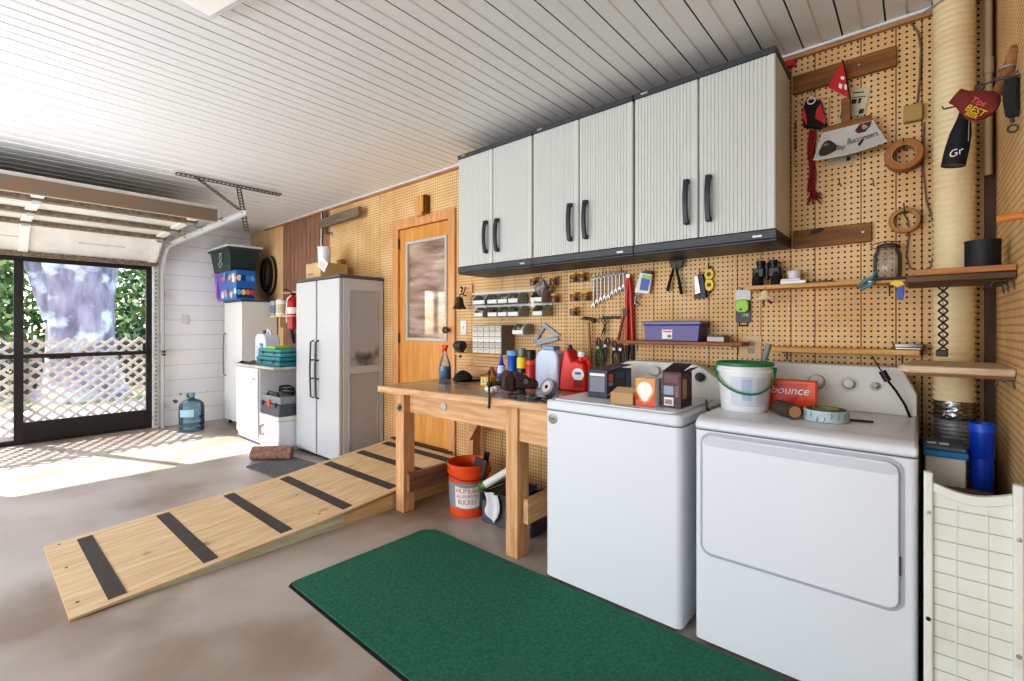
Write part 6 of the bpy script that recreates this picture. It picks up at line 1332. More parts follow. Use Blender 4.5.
# storage rack behind the white panel
t = T('cooler_box', 'small white box with a bright blue lid wedged between dryer and pegboard corner', 'cooler', (.09, 2.33, .62))
b = MB(); b.box(.018, .124, 2.24, 2.42, .642, .845); P('body', b, mat('foam_white', (216, 214, 206), .6), t, bev=.006)
b = MB(); b.box(.012, .130, 2.232, 2.428, .8455, .868); P('lid_rim', b, mat('sky_blue', (30, 130, 190), .4), t, bev=.004)
b = MB(); b.box(.018, .124, 2.238, 2.42, .8685, .882); P('lid_top', b, mat('slate_lid', (92, 108, 122), .5), t, bev=.003)
b = MB(); b.box(.01, .212, 2.02, 2.50, .0, .64); S('wooden_crate', b, mat('crate_dark', (110, 88, 66), .8, var=.2), 'brown crate standing behind the white grid panel and carrying the small cooler', 'crate', bev=.004)
b = MB(TR(.115, 2.13, .6405, 6)); b.box(-.08, .08, -.07, .07, 0, .12); o = S('firewood_block', b, wood('grey_log', (128, 108, 88), (84, 68, 54), 'x'), 'rough grey wooden block just behind the top of the white grid panel', 'block', bev=.01)
b = MB(TR(.16, 2.215, .885, 0)); 
t = T('water_bottle', 'stack of blue plastic cups standing right of the small cooler', 'cups', (.166, 2.29, .64))
bc = mat('deep_blue', (10, 62, 170), .3)
b = MB(); b.lathe([(.024, .0), (.03, .12), (.03, .2)], (.166, 2.29, .6515), 24); P('lower_cup', b, bc, t)
b = MB(); b.lathe([(.0305, .2005), (.033, .205), (.033, .31), (.029, .315), (.028, .305)], (.166, 2.29, .6515), 24); P('upper_cup', b, bc, t)
b = MB(); b.lathe([(.0345, .29), (.0345, .318), (.0335, .3185)], (.166, 2.29, .6515), 24, cap=False); P('rim', b, mat('blue_rim', (24, 86, 200), .3), t)
# coat of small white bits
for px, py, lab in ((931, 441, 'small white scrap lying on the cooler lid at its left'), (944, 445, 'small white scrap lying at the middle of the cooler lid')):
    p = Z_(px, py, .8825); b = MB(TR(p.x, 2.28, .8825, 20)); b.box(-.012, .012, -.006, .006, 0, .005); S('paper_scrap', b, label_w, lab, 'scrap')
# white grid panel
y0 = 1.955; x0, x1 = .012, .226; zt = .852
pm = mat('aged_white_panel', (236, 238, 232), .5, c2=(224, 226, 214), scale=4, dirt=((200, 196, 176), 7, .64))
t = T('folding_bed_rail', 'aged white plastic panel with grid lines standing upright beside the dryer', 'panel', (.12, y0, 0))
for xx in ((x0, x0+.022), (x1-.022, x1)):
    b = MB(); b.box(xx[0], xx[1], y0-.012, y0+.018, .0, zt); P('post', b, pm, t, bev=.004)
for xx in (x0+.011, x1-.011):
    for zq in (.73, .40, .1):
        b = MB(); b.lathe([(.0065, -.0125), (.006, -.015), (.003, -.0155)], (xx, y0, zq-(.03 if xx > .1 else 0)), 12, 'y'); P('rivet', b, darksteel if (xx < .1 and zq == .4) else galv, t)
b = MB()
n = 12; top = [(x0+.0222+(x1-x0-.0444)*i/n, zt-.03-.022*sin(pi*i/n)) for i in range(n+1)]; bot = [(x, z-.028) for x, z in top][::-1]
b.prism(top+bot, y0-.008, y0+.014, 'y'); P('top_rail', b, pm, t, bev=.002)
b = MB(); n = 12; low = [(x, z-.0285) for x, z in top]; b.prism(low+[(x1-.0222, .02), (x0+.0222, .02)], y0+.002, y0+.008, 'y'); sh = P('sheet', b, pm, t, smooth=False)
gl = mat('grid_line', (178, 176, 156), .6)
for k in range(15):
    zq = .745-k*.05; b = MB(); b.box(x0+.0225, x1-.0225, y0+.0005, y0+.0018, zq, zq+.003); P('grid_bar', b, gl, sh, smooth=False)
for xx in (.085, .152): b = MB(); b.box(xx, xx+.0025, y0-.0002, y0+.0004, .03, .76); P('grid_bar', b, mat('grid_line_pale', (232, 232, 218), .5), sh, smooth=False)
b = MB(); b.box(x0, x1, y0-.012, y0+.018, .0, .0199) if False else b.box(x0+.0225, x1-.0225, y0-.006, y0+.012, .0, .0195); P('foot_rail', b, pm, t)
# ---- things hung on the return wall
def wh(yy, z, L, m=darksteel): b = MB(); b.tube([(XR+.001, yy, z), (XR-L, yy, z-.004), (XR-L-.006, yy, z+.008)], .003, 6); return b
# maroon can sleeve
t = T('can_koozie', 'maroon can sleeve with yellow print hanging on a wall hook beside the duct', 'can sleeve', (.1, 2.12, 1.95))
Yk = 2.10
O = Y_(955, 96, Yk); E = Y_(992, 110, Yk); ax = (E-O).normalized(); up = Vector((-ax.z, 0, ax.x)); L = (E-O).length
km = mat('maroon_neoprene', (124, 48, 38), .8, var=.1)
M4 = Matrix((( ax.x, 0, up.x, O.x), (ax.y, 1, up.y, O.y), (ax.z, 0, up.z, O.z), (0, 0, 0, 1)))
b = MB(M4); n = 20
prof = [(0, .024), (.02, .025), (.04, .034), (.065, .044), (L*.7, .047), (L*.88, .043), (L, .032), (L*1.07, .016), (L*1.09, .001)]
rows = []
vs = []; fs = []
for s, rr in prof:
    for k in range(n): a = 2*pi*k/n; vs.append((s, .016*sin(a), rr*cos(a)))
for j in range(len(prof)-1):
    for k in range(n): fs.append((j*n+k, j*n+(k+1) % n, (j+1)*n+(k+1) % n, (j+1)*n+k))
b.add(vs, fs); P('sleeve', b, km, t)
b = MB(M4); b.add([(0, .014*sin(2*pi*k/n), .022*cos(2*pi*k/n)) for k in range(n)], [tuple(range(n))]); P('lining', b, black, t)
b = MB(M4); b.text('Tips', .024, Matrix.Translation((L*.62, -.0175, .002)) @ Matrix.Rotation(R(90), 4, 'X'), .0006); P('lettering', b, mat('print_pink', (226, 110, 110), .5), t, smooth=False)
b = MB(M4); b.text('BEST', .026, Matrix.Translation((L*.72, -.0175, -.022)) @ Matrix.Rotation(R(90), 4, 'X'), .0006); b.text('BEER', .016, Matrix.Translation((L*.72, -.0165, -.037)) @ Matrix.Rotation(R(90), 4, 'X'), .0006); P('lettering', b, yellow, t, smooth=False)
b = MB(); Hk = Y_(1000, 82, Yk); b.tube([(XR+.001, Yk, Hk.z+.02), (XR-.08, Yk+.02, Hk.z+.01), (Y_(975, 90, Yk).x, Yk+.02, Hk.z)], .003, 6); b.ring((Y_(980, 86, Yk).x, Yk+.01, Y_(980, 86, Yk).z), .011, .0025, 'y', 14, 6); P('hook', b, darksteel, t)
# black can sleeve
Yk = 2.2; t = T('bottle_koozie', 'black bottle sleeve with white script hanging below the maroon can sleeve', 'bottle sleeve', tuple(Y_(955, 168, Yk)))
A, B = Y_(966, 110, Yk), Y_(953, 166, Yk); ax = (B-A).normalized(); sd = Vector((-ax.z, 0, ax.x)); L = (B-A).length
M4 = Matrix(((sd.x, 0, ax.x, A.x), (0, 1, 0, A.y), (sd.z, 0, ax.z, A.z), (0, 0, 0, 1)))
b = MB(M4); b.lathe([(.015, 0), (.018, L*.15), (.028, L*.42), (.032, L*.7), (.032, L)], (0, 0, 0), 24, cap=False); P('sleeve', b, mat('black_neoprene', (22, 24, 30), .7), t)
b = MB(M4); b.lathe([(.031, L*.985), (.001, L*.985)], (0, 0, 0), 24, cap=False); P('base', b, black, t)
b = MB(M4); b.tube([(.012, -.014, .005), (.016, -.02, L*.3), (.024, -.025, L*.6)], .0015, 5); P('piping', b, mat('piping_grey', (150, 154, 160), .5), t)
b = MB(); q = Y_(955, 153, Yk-.034); b.text('Gr', .032, FR(q.x, q.y, q.z, 0, 16), .0006, shear=.3); P('lettering', b, label_w, t, smooth=False)
b = MB(); q = Y_(944, 107, Yk); b.tube([(XR+.001, Yk+.03, q.z+.012), (q.x+.1, Yk+.02, q.z), (q.x, Yk+.02, q.z), (q.x-.004, Yk+.02, q.z+.01)], .0028, 6); P('hook', b, darksteel, t)
# strap with clip
xs = XR-.03; t = T('key_lanyard', 'black strap loop with a metal swivel clip hanging on the return wall hook', 'strap', (xs, 2.0, 1.7))
Yk = 2.06; 
b = MB(); C0 = [Y_(1011, 78, Yk), Y_(1009, 98, Yk), Y_(1012, 116, Yk)]; C1 = [Y_(1017, 76, Yk), Y_(1017, 96, Yk), Y_(1014, 116, Yk)]
def ribbon(b, pts, w, th): 
    for P0, P1 in zip(pts[:-1], pts[1:]):
        b.add([(P0.x-w, P0.y, P0.z), (P0.x+w, P0.y, P0.z), (P1.x+w, P1.y, P1.z), (P1.x-w, P1.y, P1.z), (P0.x-w, P0.y+th, P0.z), (P0.x+w, P0.y+th, P0.z), (P1.x+w, P1.y+th, P1.z), (P1.x-w, P1.y+th, P1.z)], [(0,1,2,3),(4,5,6,7),(0,1,5,4),(1,2,6,5),(2,3,7,6),(3,0,4,7)])
ribbon(b, C0, .014, .002)
for v in b.bm.verts: pass
b2 = MB(); ribbon(b2, [q+Vector((0, .012, 0)) for q in C1], .012, .002); P('strap', b, mat('black_webbing', (20, 20, 22), .6), t, smooth=False); P('strap_back', b2, mat('black_webbing', (20, 20, 22), .6), t, smooth=False)
b = MB(); q = Y_(1012, 118, Yk); b.tube([(q.x, q.y, q.z), (q.x+.002, q.y, q.z-.014)], .005, 8); b.ring((q.x+.002, q.y, q.z-.032), .011, .003, 'y', 14, 6); P('swivel_clip', b, darksteel, t)
b = MB(); q = Y_(1013, 76, Yk); b.tube([(XR+.001, Yk+.004, q.z), (q.x-.035, Yk+.004, q.z), (q.x-.04, Yk+.004, q.z+.01)], .0032, 6); P('hook', b, darksteel, t)
# wooden handle in ring holder
t = T('wooden_pole', 'thick wooden tool pole held by a wire ring high on the return wall', 'pole', (.2, 2.1, 2.0))
A, B = Y_(1018, 46, 2.12), Y_(996, 96, 2.22); b = MB(); b.cyl(A, B, .0165, .014, n=18); P('handle', b, wood('handle_wood', (176, 122, 76), (132, 84, 46), 'z'), t)
b = MB(); m = A.lerp(B, .42); b.ring(tuple(m), .022, .003, 'z', 18, 6); b.tube([(m.x+.02, m.y, m.z), (XR+.001, m.y, m.z+.005)], .003, 6); P('ring_holder', b, galv, t)
A, B = Y_(1024, 214, 2.0), Y_(1006, 218, 2.12); b = MB(); b.cyl((XR-.001, 2.02, A.z), (XR-.055, 2.02, A.z-.004), .011); S('dowel_peg', b, wood('orange_dowel', (226, 150, 78), (200, 120, 56), 'x'), 'short orange dowel sticking out of the return wall above the black pot', 'peg')
# ================================================================== FAR LEFT CORNER
# water jug
x, y = -6.95, 1.86; t = T('water_jug', 'large empty blue water jug standing on the floor against the block wall', 'jug', (x, y, 0))
jg = glassy('blue_jug', (186, 214, 228)); prof = [(.12, .001), (.135, .01), (.137, .06), (.131, .07), (.137, .08), (.137, .15), (.131, .16), (.137, .17), (.137, .3), (.13, .34), (.09, .38), (.035, .405), (.03, .41), (.03, .46), (.026, .46)]
b = MB(); b.lathe(prof, (x, y, 0), 32, cap=False); b.lathe([(.12, .001), (.001, .001)], (x, y, 0), 32, cap=False); P('body', b, jg, t)
b = MB(); b.lathe([(.032, .44), (.034, .445), (.034, .475), (.03, .478)], (x, y, 0), 20); P('cap', b, mat('jug_cap', (120, 150, 170), .4), t)
b = MB(); b.grid(lambda u, v: (x+.139*cos(-.1-1.2*u), y+.139*sin(-.1-1.2*u), .19+.09*v), 10, 2); P('label', b, mat('jug_label', (170, 210, 226), .4), t)
# on top of far cabinet: shelf-like lid z=1.6
TZ = 1.6605
def crate(px0, px1, y0, y1, z0, z1, fl, m, t, nm='body'):
    A, B = Y_(px0, 300, y0).x, Y_(px1, 300, y0).x; f = (B-A)*fl
    b = MB(); b.add([(A+f, y0+.02, z0), (B-f, y0+.02, z0), (B-f, y1-.02, z0), (A+f, y1-.02, z0), (A, y0, z1), (B, y0, z1), (B, y1, z1), (A, y1, z1)], [(0,3,2,1),(4,5,6,7),(0,1,5,4),(1,2,6,5),(2,3,7,6),(3,0,4,7)]); P(nm, b, m, t, bev=.008); return A, B
t = T('storage_tote', 'purple plastic tote at the left of the cabinet top under the green one', 'tote', (-7.2, 2.4, TZ))
A, B = -7.36, -7.03
b = MB(); b.add([(A+.04, 2.26, TZ), (B, 2.26, TZ), (B, 2.56, TZ), (A+.04, 2.56, TZ), (A, 2.24, TZ+.34), (B, 2.24, TZ+.34), (B, 2.58, TZ+.34), (A, 2.58, TZ+.34)], [(0,3,2,1),(4,5,6,7),(0,1,5,4),(1,2,6,5),(2,3,7,6),(3,0,4,7)]); P('body', b, mat('violet_tote', (136, 92, 196), .35), t, bev=.008)
b = MB(); b.box(A-.012, B+.001, 2.225, 2.59, TZ+.3405, TZ+.365); P('rim', b, mat('violet_rim', (156, 120, 206), .35), t, bev=.004)
b = MB(); b.box(A+.07, A+.12, 2.236, 2.243, TZ+.04, TZ+.30); P('rib', b, mat('violet_rim', (156, 120, 206), .35), t)
# toy box
t = T('toy_carton', 'bright blue printed carton with orange and white pictures on top of the far cabinet', 'box', (-6.7, 2.3, TZ))
A, B, y0, y1, zt = -7.02, -6.50, 2.22, 2.44, TZ+.37
b = MB(); b.box(A, B, y0, y1, TZ, zt); P('carton', b, mat('carton_blue', (34, 112, 190), .4), t, bev=.002)
rn = random.Random(21); cs = [(240, 236, 230), (236, 120, 50), (90, 190, 226), (22, 50, 110), (226, 70, 60), (250, 210, 120), (60, 150, 210)]
cs_m = [mat('carton_print_%d' % i, c, .4) for i, c in enumerate(cs)]
for i in range(16):
    cx, cz = A+.04+(B-A-.08)*((i % 8)/7), TZ+.08+.2*(i//8)+rn.uniform(-.02, .03); r = rn.uniform(.026, .05); b = MB()
    b.prism([(cx+r*(1+.3*sin(3*a+i))*cos(a*2*pi/10), cz+r*1.3*(1+.2*cos(2*a+i))*sin(a*2*pi/10)) for a in range(10)], y0-.0015-.0004*(i % 3), y0-.0004, 'y'); P('printed_shape', b, cs_m[i % 7], t, smooth=False)
b = MB(); b.box(B+.0004, B+.0015, y0+.01, y1-.01, TZ+.02, TZ+.14); P('side_print', b, cs_m[3], t, smooth=False)
for i in range(8):
    b = MB(); cy, cz = y0+.03+.16*((i % 4)/3), TZ+.09+.18*(i//4); r = .026
    b.prism([(cy+r*(1+.3*sin(3*a+i))*cos(a*2*pi/10), cz+r*1.5*sin(a*2*pi/10)) for a in range(10)], B+.0016, B+.0026, 'x'); P('printed_shape', b, cs_m[(i*3+2) % 7], t, smooth=False)
# green tote
GZ = TZ+.372
t = T('storage_tote', 'dark green tote with a white lid stacked highest in the far corner', 'tote', (-6.9, 2.35, GZ))
A, B, y0, y1 = -7.42, -6.70, 2.20, 2.57
b = MB(); b.add([(A+.08, y0+.03, GZ), (B-.05, y0+.03, GZ), (B-.05, y1-.03, GZ), (A+.08, y1-.03, GZ), (A, y0, GZ+.31), (B, y0, GZ+.31), (B, y1, GZ+.31), (A, y1, GZ+.31)], [(0,3,2,1),(4,5,6,7),(0,1,5,4),(1,2,6,5),(2,3,7,6),(3,0,4,7)]); P('body', b, mat('forest_tote', (44, 62, 56), .45), t, bev=.01)
b = MB(); b.box(A-.02, B+.02, y0-.02, y1+.02, GZ+.285, GZ+.312); P('rim', b, mat('forest_rim', (60, 78, 70), .45), t, bev=.004)
b = MB(); b.box(A-.03, B+.05, y0-.03, y1+.03, GZ+.3125, GZ+.34); P('lid', b, mat('tote_lid', (222, 224, 224), .4), t, bev=.006)
b = MB(); cx, cz = (A+B)/2+.08, GZ+.15; yy = y0+.004
for pts in ([(-.05, .1), (0, .08), (.05, .1)], [(0, .1), (-.04, .04), (0, -.01), (.05, .03), (0, .09)], [(0, .0), (-.06, -.05), (-.02, -.09), (.03, -.08), (.06, -.04), (0, .0)]):
    b.tube([(cx+p_[0], yy-.012, cz+p_[1]) for p_ in pts], .006, 6)
P('handle_emblem', b, mat('doodle_silver', (170, 176, 172), .4), t)
b = MB(); b.box(-6.78, -6.62, 2.2, 2.21, GZ-.0, GZ+.0) if False else b.box(-7.0, -6.8, 2.225, 2.24, TZ+.3655, TZ+.3715); S('packing_foam', b, mat('foam_cream', (206, 190, 160), .8), 'thin cream strip sandwiched between the purple tote and green tote', 'strip')
# hose coil / tyres
t = T('belt_coil', 'coil of dark and tan hoops hanging on the plywood behind the totes', 'coil', (-6.78, 2.7, 1.76))
cm_ = mat('hoop_tan', (150, 130, 90), .6)
for k, (dxx, rr) in enumerate(((0, .26), (.03, .245), (.055, .23), (.08, .21))):
    b = MB(); b.ring((-6.78+dxx*.5, W-.022-.025*k, 2.02), rr, .014, 'y', 36, 8, .72); P('hoop', b, [blackrub, cm_, blackrub, blackrub][k], t)
b = MB(); b.cyl((-6.76, W+.001, 2.215), (-6.76, W-.12, 2.215), .006); P('hook', b, darksteel, t)
# small shelf with cans
t = T('wall_shelf', 'tiny plywood shelf holding two paint cans right of the far cabinet', 'shelf', (-6.1, 2.6, 1.42))
b = MB(); b.box(-6.38, -5.72, 2.56, W-.001, 1.43, 1.447); P('plank', b, ply, t); b = MB(); b.box(-6.2, -6.18, 2.62, W-.001, 1.3, 1.429); P('bracket', b, ply, t)
def can(px, r, h, m, lab, m2):
    xx = Y_(px, 300, 2.64).x; t = T('paint_can', lab, 'can', (xx, 2.65, 1.4475), group='cans on the tiny plywood shelf'); b = MB(); b.lathe([(r, 0), (r, h)], (xx, 2.65, 1.4475), 20); P('body', b, m, t); b = MB(); b.lathe([(r*.93, h+.0005), (r*1.02, h+.002), (r*1.02, h+.01), (r*.9, h+.011)], (xx, 2.65, 1.4475), 20); P('lid', b, galv, t)
    b = MB(); b.lathe([(r+.001, h*.2), (r+.001, h*.75)], (xx, 2.65, 1.4475), 20, cap=False); P('label', b, m2, t)
can(274, .055, .19, mat('can_grey', (176, 180, 190), .4), 'blue and grey can, left one on the tiny plywood shelf', mat('label_bluegrey', (110, 126, 160), .5)); can(281, .07, .2, label_w, 'cream can, right one on the tiny plywood shelf', mat('label_beige', (206, 190, 160), .5))
# fire extinguisher
xx = Y_(290, 310, 2.62).x; t = T('fire_extinguisher', 'red fire extinguisher hanging on the panelling beside the tall grey cabinet', 'extinguisher', (xx, 2.64, 1.26))
b = MB(); b.lathe([(.06, 0), (.068, .008), (.068, .34), (.055, .385), (.025, .41), (.02, .43)], (xx, 2.66, 1.27), 26); P('cylinder', b, redm, t)
b = MB(); b.lathe([(.0685, .2), (.0685, .28)], (xx, 2.66, 1.27), 26, cap=False); P('label', b, label_w, t)
b = MB(); b.box(xx-.03, xx+.02, 2.64, 2.68, 1.7, 1.73); b.tube([(xx-.02, 2.66, 1.73), (xx-.04, 2.6, 1.77), (xx-.05, 2.56, 1.77)], .008, 6); P('valve', b, darksteel, t)
b = MB(); b.tube([(xx-.03, 2.66, 1.71), (xx-.09, 2.63, 1.66), (xx-.1, 2.62, 1.5), (xx-.085, 2.62, 1.36)], .012, 8); P('hose', b, white, t)
b = MB(); b.box(xx-.02, xx+.02, 2.725, W-.001, 1.35, 1.62); P('wall_bracket', b, darksteel, t)
# drop cords below shelf
t = T('pry_bar', 'dark pry bar hanging on the wall under the tiny plywood shelf', 'tool', (-5.9, 2.7, 1.0)); b = MB(); b.tube([(-6.12, W-.02, 1.40), (-6.1, W-.03, 1.25), (-6.04, W-.03, 1.1)], [.012, .02, .016], 8); P('bar', b, darksteel, t); b = MB(); b.tube([(-6.06, W-.02, 1.3), (-6.0, W-.03, 1.32), (-5.98, W-.03, 1.36)], .010, 8); P('claw', b, darksteel, t)
# white jug on board
BZ = .8855
x, y = -5.86, 2.34; t = T('bleach_jug', 'large white square jug with a blue label on the off-white board', 'jug', (x, y, BZ))
b = MB(); b.prism([(-.14, 0), (.14, 0), (.145, .02), (.145, .27), (.10, .33), (.06, .34), (-.08, .34), (-.135, .3), (-.145, .02)], -.09, .09, 'y'); b.bm.transform(Matrix.Translation((x, y, BZ))); P('body', b, mat('jug_white', (224, 228, 240), .35), t, bev=.015)
b = MB(); b.cyl((x-.05, y, BZ+.3405), (x-.05, y, BZ+.38), .03); P('cap', b, black, t); b = MB(); b.tube([(x-.01, y, BZ+.342), (x+.02, y, BZ+.39), (x+.08, y, BZ+.37), (x+.1, y, BZ+.31)], .014, 8); P('handle', b, mat('jug_white', (224, 228, 240), .35), t)
b = MB(); b.box(x+.01, x+.105, y-.0925, y-.0905, BZ+.13, BZ+.23); l_ = P('label', b, mat('label_cyan', (30, 120, 170), .4), t, smooth=False); b = MB(); b.box(x+.02, x+.06, y-.0935, y-.0926, BZ+.185, BZ+.2); P('print', b, label_w, l_, smooth=False)
b = MB(); b.box(x-.09, x-.04, y-.0925, y-.0905, BZ+.1, BZ+.2); P('side_label', b, mat('label_pale', (200, 210, 230), .4), t, smooth=False)
# teal cases
def tcase(x0, x1, y0, z, h, m, lab, tilt=0):
    t = T('tool_case', lab, 'case', ((x0+x1)/2, y0+.15, z)); b = MB(); b.box(x0, x1, y0, y0+.3, z+.0005, z+h*.5); P('base', b, m, t, bev=.012); b = MB(); b.box(x0, x1, y0, y0+.3, z+h*.5+.004, z+h); P('lid', b, m, t, bev=.015)
    b = MB(); b.box(x0+.01, x1-.01, y0+.01, y0+.29, z+h*.5, z+h*.5+.004); P('seam', b, charcoal, t)
    for q in (.25, .75): b = MB(); xx = x0+(x1-x0)*q; b.box(xx-.02, xx+.02, y0-.006, y0-.0005, z+h*.3, z+h*.7); P('latch', b, mat('latch_dark', (20, 70, 80), .4), t, bev=.002)
tcase(-5.62, -5.02, 2.12, BZ, .10, mat('case_teal', (30, 118, 130), .35), 'lower teal hard tool case on the off-white board')
tcase(-5.60, -5.02, 2.13, BZ+.1005, .085, mat('case_teal_light', (60, 140, 146), .35), 'upper teal tool case stacked on the other one')
b = MB(); b.box(-5.45, -5.2, 2.15, 2.32, BZ+.186, BZ+.21); S('sandpaper_pack', b, lime, 'flat lime green pack lying on the upper teal case', 'pack', bev=.004)
b = MB(TR(-5.88, 2.14, BZ, 0)); b.grid(lambda u, v: (-.17+.34*u, -.06+.12*v, .004+.03*abs(sin(5*u+2*v))*sin(pi*u)), 12, 6); b.box(-.17, .17, -.06, .06, .0003, .003); S('dark_rag', b, mat('dark_rag', (92, 90, 92), .9), 'crumpled dark grey rag lying in front of the white jug', 'rag')
# cooler and machines in the gap
t = T('ice_chest', 'white ice chest on the floor left of the tall grey cabinet', 'cooler', (-5.2, 2.3, 0))
b = MB(); b.box(-5.47, -4.99, 2.10, 2.39, .001, .32); P('body', b, white, t, bev=.012); b = MB(); b.box(-5.475, -4.985, 2.095, 2.395, .3205, .37); P('lid', b, whitegrey, t, bev=.01)
b = MB(); b.tube([(-5.38, 2.098, .25), (-5.38, 2.07, .24), (-5.38, 2.07, .15), (-5.38, 2.098, .14)], .008, 8); b.tube([(-5.36, 2.098, .25), (-5.36, 2.07, .24), (-5.36, 2.07, .15), (-5.36, 2.098, .14)], .008, 8); P('handle', b, mat('tan_handle', (176, 160, 140), .5), t)
CZ = .3705
t = T('tool_box', 'grey and black tool box with an orange badge sitting on the white ice chest', 'tool box', (-5.2, 2.2, CZ))
b = MB(); b.box(-5.46, -5.0, 2.11, 2.36, CZ, CZ+.12); P('lower_tray', b, mat('toolbox_dark', (84, 86, 92), .5), t, bev=.01); b = MB(); b.box(-5.45, -5.0, 2.12, 2.35, CZ+.1205, CZ+.2); P('upper_tray', b, mat('toolbox_grey', (140, 140, 144), .5), t, bev=.012)
b = MB(); b.lathe([(.04, 2.1095), (.04, 2.104), (.03, 2.103)], (-5.25, 0, CZ+.12), 18, 'y'); P('badge', b, orange, t); b = MB(); b.tube([(-5.36, 2.145, CZ+.2), (-5.34, 2.145, CZ+.235), (-5.12, 2.145, CZ+.235), (-5.1, 2.145, CZ+.2)], .012, 8); P('handle', b, black, t)
for xx in (-5.4, -5.08): b = MB(); b.box(xx-.02, xx+.02, 2.104, 2.1095, CZ+.09, CZ+.14); P('latch', b, black, t)
t = T('battery_charger', 'tangled dark cable coil lying on top of the grey tool box', 'cable', (-5.2, 2.275, CZ+.2))
rn = random.Random(3); b = MB(); b.tube([(-5.2+.14*cos(k*.55)+rn.uniform(-.01, .01), 2.275+.055*sin(k*.55), CZ+.212+.0025*k+.01*sin(k)) for k in range(34)], .009, 6); P('cable', b, blackrub, t)
# rolled cloth
t = T('rolled_rug', 'rolled pinkish brown rug on the floor beside the white ice chest', 'rug', (-4.9, 2.0, 0))
rm = mat('rug_brown', (168, 126, 108), .95, var=.25, scale=30, bump=.5)
A, B = Vector((-5.02, 1.87, .06)), Vector((-4.74, 2.13, .06))
for k, (off_, r) in enumerate((((0, 0, 0), .055), ((.085, -.045, -.012), .042))):
    o_ = Vector(off_); b = MB(); b.tube([A+o_, A.lerp(B, .5)+o_+Vector((0, 0, .004)), B+o_], r, 14); P('roll', b, rm, t)
    d = (A-B).normalized(); b = MB(); n1 = d.orthogonal().normalized(); n2 = d.cross(n1)
    b.tube([A+o_+d*.002+(n1*cos(a*.6)+n2*sin(a*.6))*r*(1-a/30) for a in range(26)], .003, 5); P('spiral_edge', b, mat('rug_edge', (120, 84, 70), .9), t)
# on top of tall grey cabinet
CT = 1.8005
t = T('cardboard_box', 'plain cardboard box on top of the tall grey storage cabinet', 'box', (-4.75, 2.5, CT)); b = MB(); b.box(-4.93, -4.62, 2.36, 2.66, CT, CT+.17); P('carton', b, mat('pale_cardboard', (214, 180, 132), .8, var=.06), t, bev=.003)
b = MB(); b.box(-4.88, -4.78, 2.3585, 2.3597, CT+.05, CT+.065); P('print', b, mat('print_brown', (150, 120, 90), .8), t, smooth=False)
x, y, z = -4.77, 2.48, CT+.1705; t = T('milk_pitcher', 'white plastic pitcher standing on the cardboard box', 'pitcher', (x, y, z)); b = MB(); b.lathe([(.06, 0), (.062, .004), (.068, .17), (.071, .172), (.071, .18), (.066, .18), (.058, .01), (.001, .006)], (x, y, z), 26, cap=False); P('body', b, white, t)
b = MB(); b.tube([(x-.066, y, z+.15), (x-.1, y, z+.14), (x-.1, y, z+.06), (x-.062, y, z+.04)], .008, 8); P('handle', b, white, t)
t = T('paper_tag', 'white printed card leaning out from the top of the cardboard box', 'card', (-4.6, 2.34, CT+.1)); b = MB(TR(-4.56, 2.352, CT+.13, 10, 0, 35)); b.box(-.065, .065, -.002, 0, -.045, .06); P('card', b, label_w, t, smooth=False); b = MB(TR(-4.56, 2.352, CT+.13, 10, 0, 35))
for k in range(4): b.box(-.045, .045, -.0032, -.0022, -.02+k*.015, -.014+k*.015)
P('print', b, mat('print_pinkish', (200, 150, 150), .7), t, smooth=False, kind='stuff')
# timber arm on the wall
t = T('timber_arm', 'grey timber arm sticking out of the wall above the tall grey cabinet', 'arm', (-4.6, 2.4, 2.4))
A = Y_(322, 223, W); B = Y_(356, 210, 2.25); zt = A.z
q0 = Y_(322, 224, W-.055); q1 = Y_(360, 209, 2.665)
d = (q1-q0); d.z = 0; L = d.length; a = math.degrees(math.atan2(d.y, d.x))
b = MB(TR(q0.x, q0.y, q0.z, a)); b.box(0, L, -.022, .022, -.05, .05); P('beam', b, wood('grey_timber', (136, 122, 104), (100, 88, 74), 'x'), t, bev=.003)
b = MB(); b.box(q0.x-.06, q0.x+.04, W-.03, W-.001, q0.z-.1, H-.05); P('wall_plate', b, panel, t)
b = MB(); b.tube([(q0.x-.05, W-.035, H-.04), (q0.x-.02, W-.05, q0.z+.05), (q0.x-.03, W-.05, q0.z-.2), (q0.x+.0, W-.05, q0.z-.42)], .008, 6); P('cord', b, whitegrey, t)
b = MB(); b.tube([(q0.x+.0, W-.05, H-.04), (q0.x+.02, W-.05, q0.z+.0), (q0.x+.0, W-.05, q0.z-.2), (q0.x+.05, W-.05, q0.z-.4)], .006, 6); P('dark_cord', b, blackrub, t)
p = Y_(341, 266, W-.03); b = MB(); b.box(p.x-.045, p.x+.045, W-.06, W-.001, p.z-.08, p.z+.07); S('junction_box', b, mat('wood_box', (186, 132, 74), .5), 'small wooden box on the pegboard just above the tall cabinet right rear', 'box', bev=.004)
p = Y_(335, 233, W); b = MB(); b.tube([(p.x-.1, W-.001, p.z), (p.x-.1, W-.06, p.z), (p.x+.06, W-.07, p.z-.01), (p.x+.07, W-.07, p.z-.05)], .005, 6); S('wire_hook', b, darksteel, 'bent wire hook on the pegboard below the timber arm', 'hook')
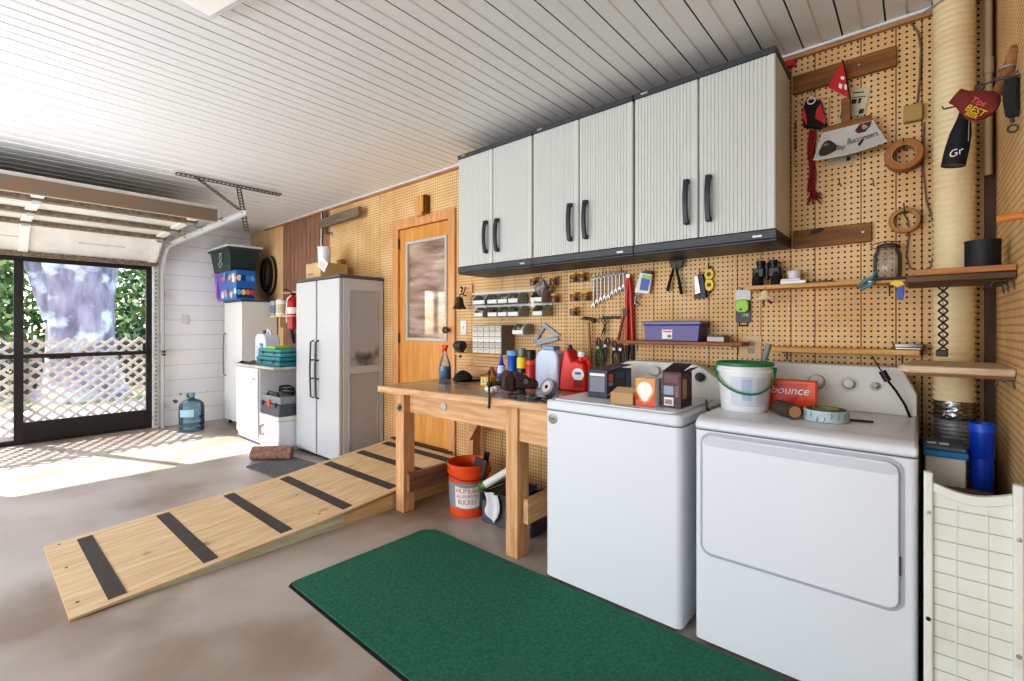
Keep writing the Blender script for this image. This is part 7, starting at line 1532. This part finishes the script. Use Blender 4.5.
# ================================================================== LIGHT + CAMERA
def area(nm, loc, rot, sx, sy, e, c=(255, 250, 242)):
    l = bpy.data.lights.new(nm, 'AREA'); l.shape = 'RECTANGLE'; l.size = sx; l.size_y = sy; l.energy = e; l.color = col(c)[:3]
    o = bpy.data.objects.new(nm, l); C.objects.link(o); o.location = loc; o.rotation_euler = [R(a) for a in rot]; return o
area('room_fill', (-3.2, -3.9, 1.4), (84, 0, 0), 6.5, 2.0, 165, (240, 246, 255))  # added broad fill from behind the camera, no fitting there
area('bounce_fill', (-4.6, -.3, .9), (180, 0, 0), 3.5, 2.5, 28, (240, 246, 255))  # added upward fill imitating light bounced off the floor
area('side_fill', (2.3, .2, 1.6), (86, 0, 75), 2.2, 1.8, 9, (240, 246, 255))  # added weak fill from the unseen right side, not a fitting
sun = bpy.data.lights.new('sun', 'SUN'); sun.energy = 8.0; sun.angle = R(.6); sun.color = (1, .93, .82)
so = bpy.data.objects.new('sun', sun); C.objects.link(so); d = Vector((1, .42, -.88)); so.rotation_euler = d.to_track_quat('-Z', 'Y').to_euler()
w = bpy.data.worlds.new('world'); bpy.context.scene.world = w; w.use_nodes = True; nt = w.node_tree
sk = nt.nodes.new('ShaderNodeTexSky'); sk.sky_type = 'NISHITA'; sk.sun_disc = False; sk.sun_elevation = R(42); sk.sun_rotation = R(250)
nt.links.new(sk.outputs[0], nt.nodes['Background'].inputs[0]); nt.nodes['Background'].inputs[1].default_value = .42
cam = bpy.data.cameras.new('camera'); cam.sensor_width = 36; cam.lens = F/1024*36; cam.clip_start = .02
cam.shift_x = 0; cam.shift_y = (HY-340.5)/1024
co = bpy.data.objects.new('camera', cam); C.objects.link(co); co.location = (0, 0, CAMH)
fw = Vector((FX, FY, 0)); co.rotation_euler = fw.to_track_quat('-Z', 'Y').to_euler()
sc = bpy.context.scene; sc.camera = co
sc.view_settings.view_transform = 'Standard'; sc.view_settings.look = 'Medium High Contrast'; sc.view_settings.exposure = .52
sc.cycles.max_bounces = 8; sc.cycles.transparent_max_bounces = 12
